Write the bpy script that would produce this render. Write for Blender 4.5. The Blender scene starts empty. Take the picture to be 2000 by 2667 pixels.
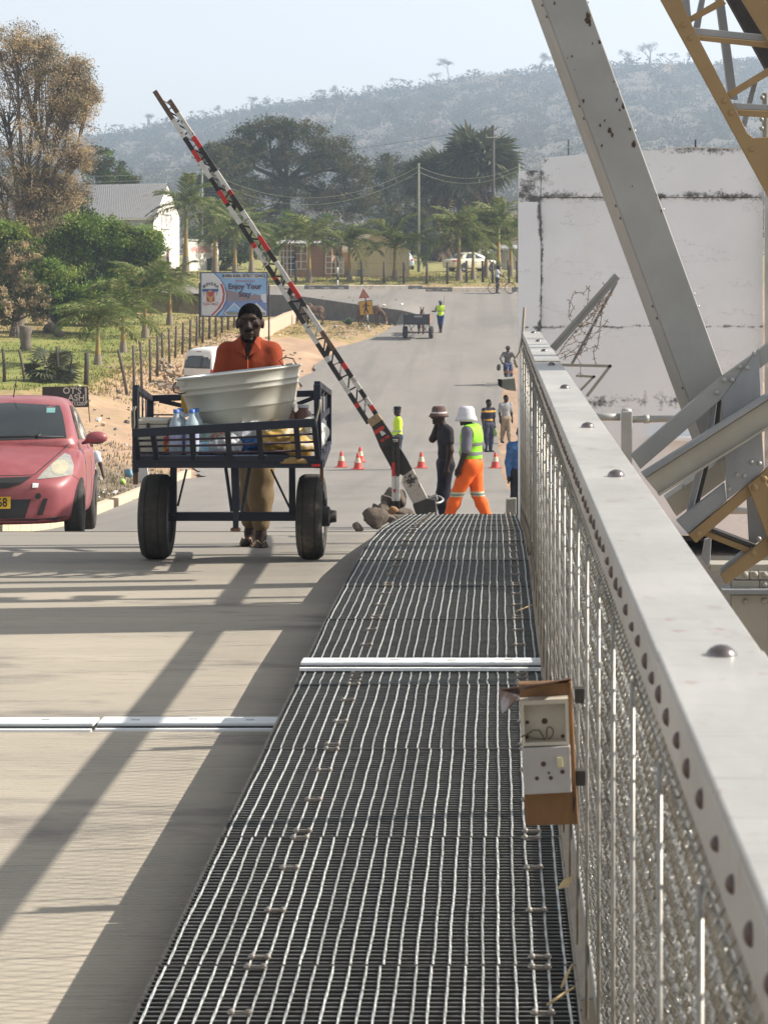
import bpy, math, random
import numpy as np
from mathutils import Vector, Matrix, Euler

SC = bpy.context.scene
COL = SC.collection
R = math.radians

# ------------------------------------------------------------------ camera, sky, sun, exposure
F, U0, V0, ZC = 5700.0, 1290.0, 700.0, 1.68      # focal length and level-line point in photo pixels, eye height
cam_data = bpy.data.cameras.new('camera')
cam = bpy.data.objects.new('camera', cam_data)
COL.objects.link(cam)
cam.location = (0, 0, ZC)
cam.rotation_euler = (R(90), 0, 0)
cam_data.sensor_fit = 'HORIZONTAL'
cam_data.sensor_width = 36
cam_data.lens = F / 2000 * 36
cam_data.shift_x = (1000 - U0) / 2000
cam_data.shift_y = -(1333.5 - V0) / 2000
cam_data.clip_start = 0.05
cam_data.clip_end = 9000
cam_data.dof.use_dof = True
cam_data.dof.focus_distance = 16.5
cam_data.dof.aperture_fstop = 22
SC.camera = cam

SUN_EL, SUN_AZ = 36.5, 8.0        # elevation; degrees beyond the camera's right
world = bpy.data.worlds.new('World')
SC.world = world
world.use_nodes = True
wn = world.node_tree.nodes
sky = wn.new('ShaderNodeTexSky')
sky.sky_type = 'NISHITA'
sky.sun_disc = False
sky.sun_elevation = R(SUN_EL)
sky.sun_rotation = R(90 - SUN_AZ)
sky.altitude = 500
sky.air_density = 1.0
sky.dust_density = 1.6
sky.ozone_density = 1.5
hsv = wn.new('ShaderNodeHueSaturation'); hsv.inputs['Saturation'].default_value = 0.15
world.node_tree.links.new(sky.outputs[0], hsv.inputs['Color'])
world.node_tree.links.new(hsv.outputs[0], wn['Background'].inputs[0])
wn['Background'].inputs[1].default_value = 0.108

sun_data = bpy.data.lights.new('sun', 'SUN')
sun_data.energy = 5.0
sun_data.angle = R(0.53)
sun_data.color = (1.0, 0.93, 0.82)
sun = bpy.data.objects.new('sun', sun_data)
COL.objects.link(sun)
sd = Vector((math.cos(R(SUN_EL)) * math.cos(R(SUN_AZ)), math.cos(R(SUN_EL)) * math.sin(R(SUN_AZ)), math.sin(R(SUN_EL))))
sun.rotation_euler = sd.to_track_quat('Z', 'Y').to_euler()
sun.location = (20, 0, 30)

vs = SC.view_settings
vs.view_transform = 'Standard'
vs.look = 'None'
vs.exposure = 0.80
vs.gamma = 1
vs.use_curve_mapping = False
SC.render.engine = 'CYCLES'
SC.cycles.use_denoising = True
SC.cycles.max_bounces = 6
SC.cycles.diffuse_bounces = 3
SC.cycles.glossy_bounces = 3
SC.cycles.transparent_max_bounces = 12
SC.cycles.volume_bounces = 1
SC.cycles.caustics_reflective = False
SC.cycles.caustics_refractive = False
SC.cycles.sample_clamp_indirect = 6

HAZE = 0.00044

def P(u, v, Y):
    """photo pixel (2000 x 2667) at depth Y -> point in the place"""
    return Vector(((u - U0) * Y / F, Y, ZC - (v - V0) * Y / F))

# ------------------------------------------------------------------ materials
MATS = {}
def M(name, c1, c2=None, scale=6.0, rough=0.75, bump=0.0, bscale=60.0, metal=0.0, spec=0.4, stretch=(1, 1, 1),
      c3=None, s3=2.0, t3=0.6, w3=0.06, transl=0.0, coat=0.0, detail=6.0, rand=0.0, emit=None):
    """procedural: c1/c2 mottled by noise, c3 in patches above t3, noise bump"""
    if name in MATS: return MATS[name]
    m = bpy.data.materials.new(name); m.use_nodes = True
    nt = m.node_tree; N = nt.nodes; L = nt.links
    b = N['Principled BSDF']
    tc = N.new('ShaderNodeTexCoord')
    mp = N.new('ShaderNodeMapping'); mp.inputs['Scale'].default_value = stretch
    L.new(tc.outputs['Object'], mp.inputs['Vector'])
    col = None
    if c2 is None: c2 = tuple(x * 0.82 for x in c1)
    nz = N.new('ShaderNodeTexNoise'); nz.inputs['Scale'].default_value = scale; nz.inputs['Detail'].default_value = detail
    nz.inputs['Roughness'].default_value = 0.65
    L.new(mp.outputs[0], nz.inputs['Vector'])
    rp = N.new('ShaderNodeValToRGB')
    rp.color_ramp.elements[0].position = 0.35; rp.color_ramp.elements[0].color = (*c1, 1)
    rp.color_ramp.elements[1].position = 0.65; rp.color_ramp.elements[1].color = (*c2, 1)
    L.new(nz.outputs['Fac'], rp.inputs[0]); col = rp.outputs[0]
    if c3 is not None:
        n3 = N.new('ShaderNodeTexNoise'); n3.inputs['Scale'].default_value = s3; n3.inputs['Detail'].default_value = 8
        n3.inputs['Roughness'].default_value = 0.68
        L.new(mp.outputs[0], n3.inputs['Vector'])
        r3 = N.new('ShaderNodeMapRange'); r3.inputs[1].default_value = t3; r3.inputs[2].default_value = t3 + w3
        L.new(n3.outputs['Fac'], r3.inputs[0])
        mx = N.new('ShaderNodeMix'); mx.data_type = 'RGBA'
        L.new(r3.outputs[0], mx.inputs[0]); L.new(col, mx.inputs[6]); mx.inputs[7].default_value = (*c3, 1)
        col = mx.outputs[2]
    if rand > 0:
        oi = N.new('ShaderNodeObjectInfo')
        hs = N.new('ShaderNodeHueSaturation')
        mr = N.new('ShaderNodeMapRange'); mr.inputs[3].default_value = 1 - rand; mr.inputs[4].default_value = 1 + rand
        L.new(oi.outputs['Random'], mr.inputs[0]); L.new(mr.outputs[0], hs.inputs['Value']); L.new(col, hs.inputs['Color'])
        col = hs.outputs[0]
    L.new(col, b.inputs['Base Color'])
    b.inputs['Roughness'].default_value = rough
    b.inputs['Metallic'].default_value = metal
    b.inputs['Specular IOR Level'].default_value = spec
    if coat: b.inputs['Coat Weight'].default_value = coat; b.inputs['Coat Roughness'].default_value = 0.08
    if emit: b.inputs['Emission Color'].default_value = (*emit[0], 1); b.inputs['Emission Strength'].default_value = emit[1]
    if bump > 0:
        nb = N.new('ShaderNodeTexNoise'); nb.inputs['Scale'].default_value = bscale; nb.inputs['Detail'].default_value = 5
        L.new(mp.outputs[0], nb.inputs['Vector'])
        bp = N.new('ShaderNodeBump'); bp.inputs['Strength'].default_value = bump; bp.inputs['Distance'].default_value = 0.02
        L.new(nb.outputs['Fac'], bp.inputs['Height']); L.new(bp.outputs[0], b.inputs['Normal'])
    if transl > 0:
        tr = N.new('ShaderNodeBsdfTranslucent'); L.new(col, tr.inputs['Color'])
        ms = N.new('ShaderNodeMixShader'); ms.inputs[0].default_value = transl
        L.new(b.outputs[0], ms.inputs[1]); L.new(tr.outputs[0], ms.inputs[2])
        L.new(ms.outputs[0], N['Material Output'].inputs['Surface'])
    MATS[name] = m
    return m

def add_mask_color(m, fn):
    """let fn(nodes, links, current colour socket, texcoord) return a new colour socket"""
    nt = m.node_tree; b = nt.nodes['Principled BSDF']
    cur = b.inputs['Base Color'].links[0].from_socket
    tc = next(n for n in nt.nodes if n.type == 'TEX_COORD')
    nt.links.new(fn(nt.nodes, nt.links, cur, tc), b.inputs['Base Color'])

# ------------------------------------------------------------------ mesh helpers
def link(o, parent=None):
    COL.objects.link(o)
    if parent is not None: o.parent = parent
    return o

def thing(name, label, cat, loc=(0, 0, 0), rz=0.0, group=None):
    o = bpy.data.objects.new(name, None)
    o.empty_display_size = 0.1
    o.location = loc; o.rotation_euler = (0, 0, rz)
    o['label'] = label; o['category'] = cat
    if group: o['group'] = group
    return link(o)

def tag(o, label, cat, group=None):
    o['label'] = label; o['category'] = cat
    if group: o['group'] = group
    return o

def kind(o, k, label=None):
    o['kind'] = k
    if label: o['label'] = label
    return o

def fast_mesh(name, V, Q, mats, mi=None, parent=None, smooth=False, loc=None):
    """V (n,3) array, Q (m,3|4) array"""
    V = np.asarray(V, dtype=np.float32); Q = np.asarray(Q, dtype=np.int32)
    me = bpy.data.meshes.new(name)
    k = Q.shape[1]
    me.vertices.add(len(V)); me.vertices.foreach_set('co', V.ravel())
    me.loops.add(Q.size); me.loops.foreach_set('vertex_index', Q.ravel())
    me.polygons.add(len(Q)); me.polygons.foreach_set('loop_start', np.arange(0, Q.size, k, dtype=np.int32))
    try: me.polygons.foreach_set('loop_total', np.full(len(Q), k, dtype=np.int32))
    except Exception: pass
    for m in (mats if isinstance(mats, (list, tuple)) else [mats]): me.materials.append(m)
    if mi is not None: me.polygons.foreach_set('material_index', np.asarray(mi, dtype=np.int32))
    if smooth: me.polygons.foreach_set('use_smooth', np.ones(len(Q), dtype=bool))
    me.update(calc_edges=True); me.validate()
    o = bpy.data.objects.new(name, me)
    if loc is not None: o.location = loc
    return link(o, parent)

class MB:
    def __init__(s): s.v = []; s.f = []; s.m = []; s.sm = []
    def add(s, vs, fs, mi=0, sm=False):
        n = len(s.v); s.v += [tuple(p) for p in vs]
        for f in fs: s.f.append([i + n for i in f]); s.m.append(mi); s.sm.append(sm)
        return s
    def box(s, c, size, rot=None, mi=0):
        sx, sy, sz = [x / 2 for x in size]
        vs = [Vector((x, y, z)) for x in (-sx, sx) for y in (-sy, sy) for z in (-sz, sz)]
        if rot is not None:
            Mx = rot if isinstance(rot, Matrix) else Euler(rot).to_matrix()
            vs = [Mx @ v for v in vs]
        c = Vector(c)
        return s.add([v + c for v in vs], [(0, 1, 3, 2), (4, 6, 7, 5), (0, 4, 5, 1), (2, 3, 7, 6), (0, 2, 6, 4), (1, 5, 7, 3)], mi)
    def bar(s, a, b, w, h, up=(0, 0, 1), mi=0):
        """rectangular bar from a to b, w across, h along 'up'"""
        a = Vector(a); b = Vector(b); d = (b - a)
        if d.length < 1e-6: return s
        d.normalize(); up = Vector(up)
        x = d.cross(up)
        if x.length < 1e-4: x = d.cross(Vector((0, 1, 0)))
        x.normalize(); z = x.cross(d)
        vs = []
        for p in (a, b):
            for i, j in ((-1, -1), (1, -1), (1, 1), (-1, 1)): vs.append(p + x * (i * w / 2) + z * (j * h / 2))
        return s.add(vs, [(3, 2, 1, 0), (4, 5, 6, 7), (0, 1, 5, 4), (1, 2, 6, 5), (2, 3, 7, 6), (3, 0, 4, 7)], mi)
    def tube(s, pts, r, n=8, mi=0, caps=True, sm=True):
        pts = [Vector(p) for p in pts]
        rs = r if isinstance(r, (list, tuple)) else [r] * len(pts)
        vs = []; prev = None
        for i, p in enumerate(pts):
            d = (pts[min(i + 1, len(pts) - 1)] - pts[max(i - 1, 0)])
            d = d.normalized() if d.length > 1e-9 else Vector((0, 0, 1))
            if prev is None:
                x = d.orthogonal().normalized()
            else:
                x = prev - d * prev.dot(d)
                x = x.normalized() if x.length > 1e-6 else d.orthogonal().normalized()
            prev = x; y = d.cross(x)
            for k in range(n):
                a = 2 * math.pi * k / n
                vs.append(p + (x * math.cos(a) + y * math.sin(a)) * rs[i])
        fs = []
        for i in range(len(pts) - 1):
            for k in range(n):
                k2 = (k + 1) % n
                fs.append((i * n + k, i * n + k2, (i + 1) * n + k2, (i + 1) * n + k))
        s.add(vs, fs, mi, sm)
        if caps:
            m = len(s.v) - len(vs)
            s.f.append([m + k for k in range(n)][::-1]); s.m.append(mi); s.sm.append(False)
            s.f.append([m + (len(pts) - 1) * n + k for k in range(n)]); s.m.append(mi); s.sm.append(False)
        return s
    def lathe(s, prof, n=24, c=(0, 0, 0), mi=0, rot=None, sm=True, sx=1.0, sy=1.0):
        """prof: (r, z) list"""
        vs = []; c = Vector(c)
        for r, z in prof:
            for k in range(n):
                a = 2 * math.pi * k / n
                p = Vector((r * math.cos(a) * sx, r * math.sin(a) * sy, z))
                if rot is not None: p = rot @ p
                vs.append(p + c)
        fs = []
        for i in range(len(prof) - 1):
            for k in range(n):
                k2 = (k + 1) % n
                fs.append((i * n + k, i * n + k2, (i + 1) * n + k2, (i + 1) * n + k))
        return s.add(vs, fs, mi, sm)
    def prism(s, poly, d, mi=0):
        """poly: list of 3D points (front), d: extrusion vector"""
        poly = [Vector(p) for p in poly]; d = Vector(d); n = len(poly)
        s.add(poly + [p + d for p in poly], [list(range(n)), list(range(2 * n - 1, n - 1, -1))] +
              [(i, i + n, (i + 1) % n + n, (i + 1) % n) for i in range(n)], mi)
        return s
    def dome(s, c, r, nrm=(0, 0, 1), h=None, n=10, mi=0):
        h = h or r * 0.6
        q = Vector(nrm).normalized().to_track_quat('Z', 'Y').to_matrix()
        prof = [(r * math.cos(a), h * math.sin(a)) for a in (0, .35, .75, 1.15, 1.5)]
        return s.lathe(prof, n, c, mi, q)
    def grid(s, fn, nu, nv, mi=0, sm=True):
        vs = [fn(i / nu, j / nv) for j in range(nv + 1) for i in range(nu + 1)]
        fs = [(j * (nu + 1) + i, j * (nu + 1) + i + 1, (j + 1) * (nu + 1) + i + 1, (j + 1) * (nu + 1) + i) for j in range(nv) for i in range(nu)]
        return s.add(vs, fs, mi, sm)
    def mesh(s, name, mats):
        me = bpy.data.meshes.new(name)
        me.from_pydata(s.v, [], s.f)
        for m in (mats if isinstance(mats, (list, tuple)) else [mats]): me.materials.append(m)
        me.polygons.foreach_set('material_index', s.m)
        me.polygons.foreach_set('use_smooth', s.sm)
        me.update()
        return me
    def build(s, name, mats, parent=None, off=None, bevel=0.0, fix=True):
        if off is not None:
            off = Vector(off); s.v = [tuple(Vector(p) - off) for p in s.v]
        me = s.mesh(name, mats)
        if fix:
            import bmesh
            bm = bmesh.new(); bm.from_mesh(me); bmesh.ops.recalc_face_normals(bm, faces=bm.faces); bm.to_mesh(me); bm.free()
        o = bpy.data.objects.new(name, me)
        link(o, parent)
        if bevel > 0:
            md = o.modifiers.new('bevel', 'BEVEL'); md.width = bevel; md.segments = 2; md.limit_method = 'ANGLE'
        return o

def W(o):
    """world place of a thing's base"""
    return Vector(o.location)

def obj_copy(o, parent=None, loc=None, rot=None, scale=None):
    c = o.copy()
    if parent is not None: c.parent = parent
    COL.objects.link(c)
    if loc is not None: c.location = loc
    if rot is not None: c.rotation_euler = rot
    if scale is not None: c.scale = scale
    return c

def copy_thing(root, loc, rz=None, label=None, scale=None):
    r = root.copy(); COL.objects.link(r); r.location = loc
    if rz is not None: r.rotation_euler = (0, 0, rz)
    if scale is not None: r.scale = (scale,) * 3 if not isinstance(scale, tuple) else scale
    if label: r['label'] = label
    for ch in list(root.children):
        c = ch.copy(); COL.objects.link(c); c.parent = r
        for g in list(ch.children):
            d = g.copy(); COL.objects.link(d); d.parent = c
    return r

def text_mesh(name, txt, size, mat, parent, loc, rot=(R(90), 0, 0), align='CENTER', bold=0.0, sx=1.0, extrude=0.001, curve=None):
    cu = bpy.data.curves.new(name, 'FONT')
    cu.body = txt; cu.size = size; cu.align_x = align; cu.align_y = 'CENTER'; cu.extrude = extrude; cu.offset = bold
    cu.resolution_u = 3
    t = bpy.data.objects.new(name, cu); COL.objects.link(t)
    dg = bpy.context.evaluated_depsgraph_get()
    me = bpy.data.meshes.new_from_object(t.evaluated_get(dg))
    bpy.data.objects.remove(t); bpy.data.curves.remove(cu)
    me.materials.clear(); me.materials.append(mat)
    o = bpy.data.objects.new(name, me); link(o, parent)
    o.location = loc; o.rotation_euler = rot; o.scale = (sx, 1, 1)
    return o

# ------------------------------------------------------------------ rounded bodies: implicit primitives, surface nets
class Blob:
    def __init__(s, k=0.03): s.p = []; s.k = k
    def cone(s, a, b, r1, r2=None, k=None): s.p.append(('c', np.array(a, float), np.array(b, float), r1, r2 if r2 is not None else r1, k or s.k)); return s
    def chain(s, pts, rs, k=None):
        for i in range(len(pts) - 1): s.cone(pts[i], pts[i + 1], rs[i], rs[i + 1], k)
        return s
    def ell(s, c, r, k=None, rot=None): s.p.append(('e', np.array(c, float), np.array(r, float), rot, None, k or s.k)); return s
    def cut(s, c, r): s.p.append(('x', np.array(c, float), np.array(r, float), None, None, s.k)); return s
    def cutbox(s, lo, hi): s.p.append(('b', np.array(lo, float), np.array(hi, float), None, None, s.k)); return s
    def bounds(s):
        lo = np.full(3, 1e9); hi = -lo
        for q in s.p:
            if q[0] == 'c':
                r = max(q[3], q[4]); lo = np.minimum(lo, np.minimum(q[1], q[2]) - r); hi = np.maximum(hi, np.maximum(q[1], q[2]) + r)
            elif q[0] == 'e':
                r = q[2].max(); lo = np.minimum(lo, q[1] - r); hi = np.maximum(hi, q[1] + r)
        return lo, hi
    def mesh(s, h, noise=None):
        lo, hi = s.bounds(); lo = lo - 3 * h; hi = hi + 3 * h
        n = np.ceil((hi - lo) / h).astype(int) + 1
        ax = [lo[i] + h * np.arange(n[i]) for i in range(3)]
        D = np.full(n, 9.0, dtype=np.float32)
        for q in s.p:
            k = q[5]
            if q[0] == 'c':
                r = max(q[3], q[4]); a0 = np.minimum(q[1], q[2]) - r - k * 2 - 2 * h; a1 = np.maximum(q[1], q[2]) + r + k * 2 + 2 * h
            elif q[0] in 'ex':
                a0 = q[1] - q[2].max() - k * 2 - 2 * h; a1 = q[1] + q[2].max() + k * 2 + 2 * h
            else:
                a0 = q[1] - 2 * h; a1 = q[2] + 2 * h
            i0 = np.clip(((a0 - lo) / h).astype(int), 0, n - 1); i1 = np.clip(((a1 - lo) / h).astype(int) + 2, 1, n)
            if (i1 <= i0).any(): continue
            sl = tuple(slice(i0[i], i1[i]) for i in range(3))
            X, Y, Z = np.meshgrid(ax[0][sl[0]], ax[1][sl[1]], ax[2][sl[2]], indexing='ij')
            if q[0] == 'c':
                ba = q[2] - q[1]; L2 = max(ba @ ba, 1e-9)
                px, py, pz = X - q[1][0], Y - q[1][1], Z - q[1][2]
                t = np.clip((px * ba[0] + py * ba[1] + pz * ba[2]) / L2, 0, 1)
                d = np.sqrt((px - ba[0] * t) ** 2 + (py - ba[1] * t) ** 2 + (pz - ba[2] * t) ** 2) - (q[3] + (q[4] - q[3]) * t)
            elif q[0] in 'ex':
                px, py, pz = X - q[1][0], Y - q[1][1], Z - q[1][2]
                if q[3] is not None:
                    m = np.array(q[3].to_matrix().transposed())
                    px, py, pz = (m[0][0] * px + m[0][1] * py + m[0][2] * pz, m[1][0] * px + m[1][1] * py + m[1][2] * pz, m[2][0] * px + m[2][1] * py + m[2][2] * pz)
                r = q[2]
                k0 = np.sqrt((px / r[0]) ** 2 + (py / r[1]) ** 2 + (pz / r[2]) ** 2)
                k1 = np.sqrt((px / r[0] ** 2) ** 2 + (py / r[1] ** 2) ** 2 + (pz / r[2] ** 2) ** 2)
                d = np.where(k1 > 1e-6, k0 * (k0 - 1) / np.maximum(k1, 1e-6), -r.min())
            else:
                c = (q[1] + q[2]) / 2; hs = (q[2] - q[1]) / 2
                qx, qy, qz = abs(X - c[0]) - hs[0], abs(Y - c[1]) - hs[1], abs(Z - c[2]) - hs[2]
                d = np.maximum(np.maximum(qx, qy), qz)
            cur = D[sl]
            if q[0] in 'xb':
                D[sl] = np.maximum(cur, -d)
            else:
                hh = np.clip(0.5 + 0.5 * (cur - d) / k, 0, 1)
                D[sl] = cur * (1 - hh) + d * hh - k * hh * (1 - hh)
        if noise is not None:
            X, Y, Z = np.meshgrid(*ax, indexing='ij'); D = D + noise(X, Y, Z).astype(np.float32)
        return surface_nets(D, lo, h)

def surface_nets(D, lo, h):
    S = D < 0
    nx, ny, nz = D.shape
    c = [(i, j, k) for i in (0, 1) for j in (0, 1) for k in (0, 1)]
    sub = lambda A, o: A[o[0]:nx - 1 + o[0], o[1]:ny - 1 + o[1], o[2]:nz - 1 + o[2]]
    cnt = sum(sub(S, o).astype(np.int8) for o in c)
    act = (cnt > 0) & (cnt < 8)
    idx = np.full(act.shape, -1, dtype=np.int32)
    cells = np.argwhere(act); idx[act] = np.arange(len(cells))
    acc = np.zeros((len(cells), 3)); num = np.zeros(len(cells))
    ci = cells
    for a in c:
        for ax_ in range(3):
            if a[ax_] == 1: continue
            b = list(a); b[ax_] = 1
            da = D[ci[:, 0] + a[0], ci[:, 1] + a[1], ci[:, 2] + a[2]]; db = D[ci[:, 0] + b[0], ci[:, 1] + b[1], ci[:, 2] + b[2]]
            x = (da < 0) != (db < 0)
            t = np.where(x, da / np.where(abs(da - db) < 1e-9, 1e-9, da - db), 0)
            p = np.zeros((len(cells), 3)); p[:] = a; p[:, ax_] += t
            acc += p * x[:, None]; num += x
    V = lo + h * (cells + acc / np.maximum(num, 1)[:, None])
    Q = []
    for ax_ in range(3):
        o1, o2 = (ax_ + 1) % 3, (ax_ + 2) % 3
        sl0 = [slice(None)] * 3; sl1 = [slice(None)] * 3
        sl0[ax_] = slice(0, -1); sl1[ax_] = slice(1, None)
        ed = S[tuple(sl0)] != S[tuple(sl1)]
        e = np.argwhere(ed)
        ok = (e[:, o1] > 0) & (e[:, o2] > 0) & (e[:, o1] < D.shape[o1] - 1) & (e[:, o2] < D.shape[o2] - 1)
        e = e[ok]
        if not len(e): continue
        ins = S[e[:, 0], e[:, 1], e[:, 2]]
        def at(d1, d2):
            q = e.copy(); q[:, o1] += d1; q[:, o2] += d2
            return idx[q[:, 0], q[:, 1], q[:, 2]]
        q = np.stack([at(-1, -1), at(0, -1), at(0, 0), at(-1, 0)], 1)
        q[~ins] = q[~ins][:, ::-1]
        Q.append(q)
    Q = np.concatenate(Q); Q = Q[(Q >= 0).all(1)]
    return V, Q

def blob_obj(name, blob, h, mat, parent=None, noise=None, off=None, matfn=None):
    V, Q = blob.mesh(h, noise)
    if off is not None: V = V - np.array(off)
    mi = matfn(V[Q].mean(1)) if matfn else None
    return fast_mesh(name, V, Q, mat, mi, parent, smooth=True)
# ------------------------------------------------------------------ shape of the land
rng = np.random.default_rng(7)
random.seed(11)
_ZY = [0, 10, 13, 15, 17, 19.66, 22.4, 30, 45, 60, 76, 86, 96, 106, 117, 127, 136]
_ZZ = [-.24, -.24, -.27, -.31, -.45, -.68, -1.02, -1.93, -3.0, -3.85, -4.45, -4.15, -3.4, -2.62, -1.75, -.6, .4]
_yy = np.linspace(0, 136, 1361); _zz = np.interp(_yy, _ZY, _ZZ)
def _sm(a, w):
    k = np.ones(w) / w
    return np.convolve(np.pad(a, w // 2, mode='edge'), k, mode='valid')[:len(a)]
_zs = np.where(_yy < 24, _sm(_zz, 9), _sm(_zz, 71))
zroad = lambda Y: np.interp(Y, _yy, _zs)
zleft = lambda Y: np.interp(Y, [0, 20, 45, 76, 105, 120, 136, 145, 160, 200, 320], [-2, -2.0, -2.6, -2.3, -1.6, -1.3, .2, 1.0, 1.5, 2.3, 3.9])
zfar = lambda Y: np.interp(Y, [136, 136.9, 139, 145, 160, 200, 320], [.42, .5, .85, 1.08, 1.5, 2.3, 3.9])
edgeL = lambda Y: np.interp(Y, [19, 25, 37, 45, 60, 80, 98, 105, 110, 113, 117, 124], [-5.6, -5.7, -6.6, -7.25, -8.0, -8.6, -8.6, -8.4, -7.9, -7.0, -5.9, -5.2])
edgeR = lambda Y: np.interp(Y, [19, 22, 40, 60, 80, 96, 106, 117, 124, 136], [.35, .5, .45, .15, .05, .4, 1.2, 3.0, 7, 16])
kerbline = lambda X: np.interp(X, [-30, -12.2, -8, -5.16, -4], [136, 132.0, 126.4, 123.4, 122.0])
znear = lambda X: np.interp(X, [-20, -12.2, -5.16, -4], [.2, .05, -.72, -1.0])

KOFF = 0.0
def land(X, Y):
    X = np.asarray(X, float); Y = np.asarray(Y, float)
    Yb = np.minimum(Y, 136)
    zr = zroad(Yb); zl = zleft(Yb) + 0.02 * np.maximum(0, -14.5 - X)
    Yp = np.minimum(Y, 119)
    e = edgeL(Yb)
    def side(Yq, zrq):
        eq = edgeL(Yq) - .25
        t = np.clip((eq - X) / (eq + 14.5), 0, 1)
        return zrq + (zleft(Yq) + 0.02 * np.maximum(0, -14.5 - X) - zrq) * t ** 0.8
    z = side(Yb, zr)
    # pasture held low up to the raised side road
    kl = kerbline(X) + KOFF
    past = side(Yp, zroad(Yp)) + (Y - Yp) * 0.015
    cross = znear(X) + (.42 - znear(X)) * np.clip((Y - kl) / np.maximum(136 - kl, .5), 0, 1)
    wl = np.clip((-4.2 - X) / 1.0, 0, 1)
    zz = np.where(Y < kl, past, cross)
    wl = np.where((Y > 118) & (X > -32), wl, 0)
    z = z * (1 - wl) + zz * wl
    # right hand embankment
    r = edgeR(Yb) + 1.6
    z = np.where((X > r) & (Y < 120), np.maximum(zr - (X - r) * .35, zr - 4), z)
    z = np.where(Y > 136, zfar(Y) + 0.0 * X, z)
    return z

def landz(X, Y): return float(land(np.array([X]), np.array([Y]))[0])

# ------------------------------------------------------------------ ground
m_ground = M('ground_soil', (.37, .245, .16), (.30, .20, .13), scale=.8, rough=.95, bump=.5, bscale=9, c3=(.47, .31, .20), s3=.35, t3=.48, w3=.2)
def _cov(N, L, cur, tc):
    at = N.new('ShaderNodeVertexColor'); at.layer_name = 'cover'
    sp = N.new('ShaderNodeSeparateColor'); L.new(at.outputs[0], sp.inputs[0])
    for ch, ca, cb, sc in ((1, (.36, .26, .11), (.24, .19, .075), 2.2), (0, (.155, .19, .035), (.225, .215, .055), .7), (2, (.13, .105, .075), (.21, .16, .11), 3.5)):
        nz = N.new('ShaderNodeTexNoise'); nz.inputs['Scale'].default_value = sc; nz.inputs['Detail'].default_value = 8
        L.new(tc.outputs['Object'], nz.inputs['Vector'])
        cr = N.new('ShaderNodeValToRGB'); cr.color_ramp.elements[0].position = .35; cr.color_ramp.elements[1].position = .65
        cr.color_ramp.elements[0].color = (*ca, 1); cr.color_ramp.elements[1].color = (*cb, 1)
        L.new(nz.outputs['Fac'], cr.inputs[0])
        n2 = N.new('ShaderNodeTexNoise'); n2.inputs['Scale'].default_value = 1.1; n2.inputs['Detail'].default_value = 9; n2.inputs['Roughness'].default_value = .7
        L.new(tc.outputs['Object'], n2.inputs['Vector'])
        ad = N.new('ShaderNodeMath'); ad.operation = 'ADD'
        L.new(sp.outputs[ch], ad.inputs[0]); L.new(n2.outputs['Fac'], ad.inputs[1])
        mr = N.new('ShaderNodeMapRange'); mr.inputs[1].default_value = .88; mr.inputs[2].default_value = 1.12
        L.new(ad.outputs[0], mr.inputs[0])
        mx = N.new('ShaderNodeMix'); mx.data_type = 'RGBA'
        L.new(mr.outputs[0], mx.inputs[0]); L.new(cur, mx.inputs[6]); L.new(cr.outputs[0], mx.inputs[7]); cur = mx.outputs[2]
    return cur
add_mask_color(m_ground, _cov)

xs = np.concatenate([np.arange(-70, -20, 2.5), np.arange(-20, 3, .4), np.arange(3, 72, 3.0)])
ys = np.concatenate([np.arange(19.66, 142, .7), np.linspace(143, 330, 50)])
GX, GY = np.meshgrid(xs, ys)
GX = GX * np.maximum(1, GY / 110)
KOFF = .9
GZ = land(GX, GY)
KOFF = 0.0
inroad = (GX > edgeL(np.minimum(GY, 124)) - .1) & (GX < edgeR(GY) + .1) & (GY < 137)
bumpy = (np.sin(GX * 2.3 + GY * 1.1) * np.sin(GY * 1.7 - GX) * .05 + rng.normal(0, .03, GX.shape))
GZ = GZ - .03 + np.where(inroad, -.05, bumpy * np.clip((GY - 22) / 10, 0, 1))
GZ = np.where((GY > kerbline(GX) - .2) & (GY < 137) & (GX < -4), GZ - .06, GZ)
nyg, nxg = GX.shape
ii = np.arange(nyg * nxg).reshape(nyg, nxg)
Qg = np.stack([ii[:-1, :-1], ii[:-1, 1:], ii[1:, 1:], ii[1:, :-1]], -1).reshape(-1, 4)
ground = fast_mesh('ground', np.stack([GX, GY, GZ], -1).reshape(-1, 3), Qg, m_ground, smooth=True)
kind(ground, 'structure')
ca = ground.data.color_attributes.new('cover', 'FLOAT_COLOR', 'POINT')
lawn = np.clip((-13.6 - GX) / .8, 0, 1) * np.clip((GY - 70) / 4, 0, 1) * (GY < 134)
lawn *= np.clip(1.02 - abs(GX + 19.5) / 9 - .012 * (GY - 90), .25, .8)
verge = np.clip((GY - 137.3) / 1.0, 0, 1) * .55
dry = np.clip((-9.5 - GX) / 1.5, 0, 1) * .42 + np.where((GY > 112) & (GY < 134) & (GX < -5.5), .5, 0)
dry = np.maximum(dry, np.clip((-13.0 - GX), 0, 1) * .62 * (GY > 66)) + np.where(GY > 137, .55, 0)
litter = np.where(GX < edgeL(GY), 1, 0) * np.clip((62 - GY) / 10, 0, 1) * np.clip((GX + 13) / 3, 0, 1) * .66
cov = np.stack([np.maximum(lawn, verge), np.clip(dry, 0, .8), litter, np.ones_like(GX)], -1).astype(np.float32)
ca.data.foreach_set('color', cov.reshape(-1))

# river bed and banks under the bridge
bed = MB().grid(lambda a, b: (-80 + 160 * a, -60 + 79.6 * b, -11 + 1.2 * math.sin(a * 17) * math.sin(b * 11) + (7 * max(0, b - .85) / .15)), 30, 20)
bed.build('river_bed', M('river_sand', (.30, .25, .18), (.2, .17, .12), scale=.2, rough=.95))['kind'] = 'structure'

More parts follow.
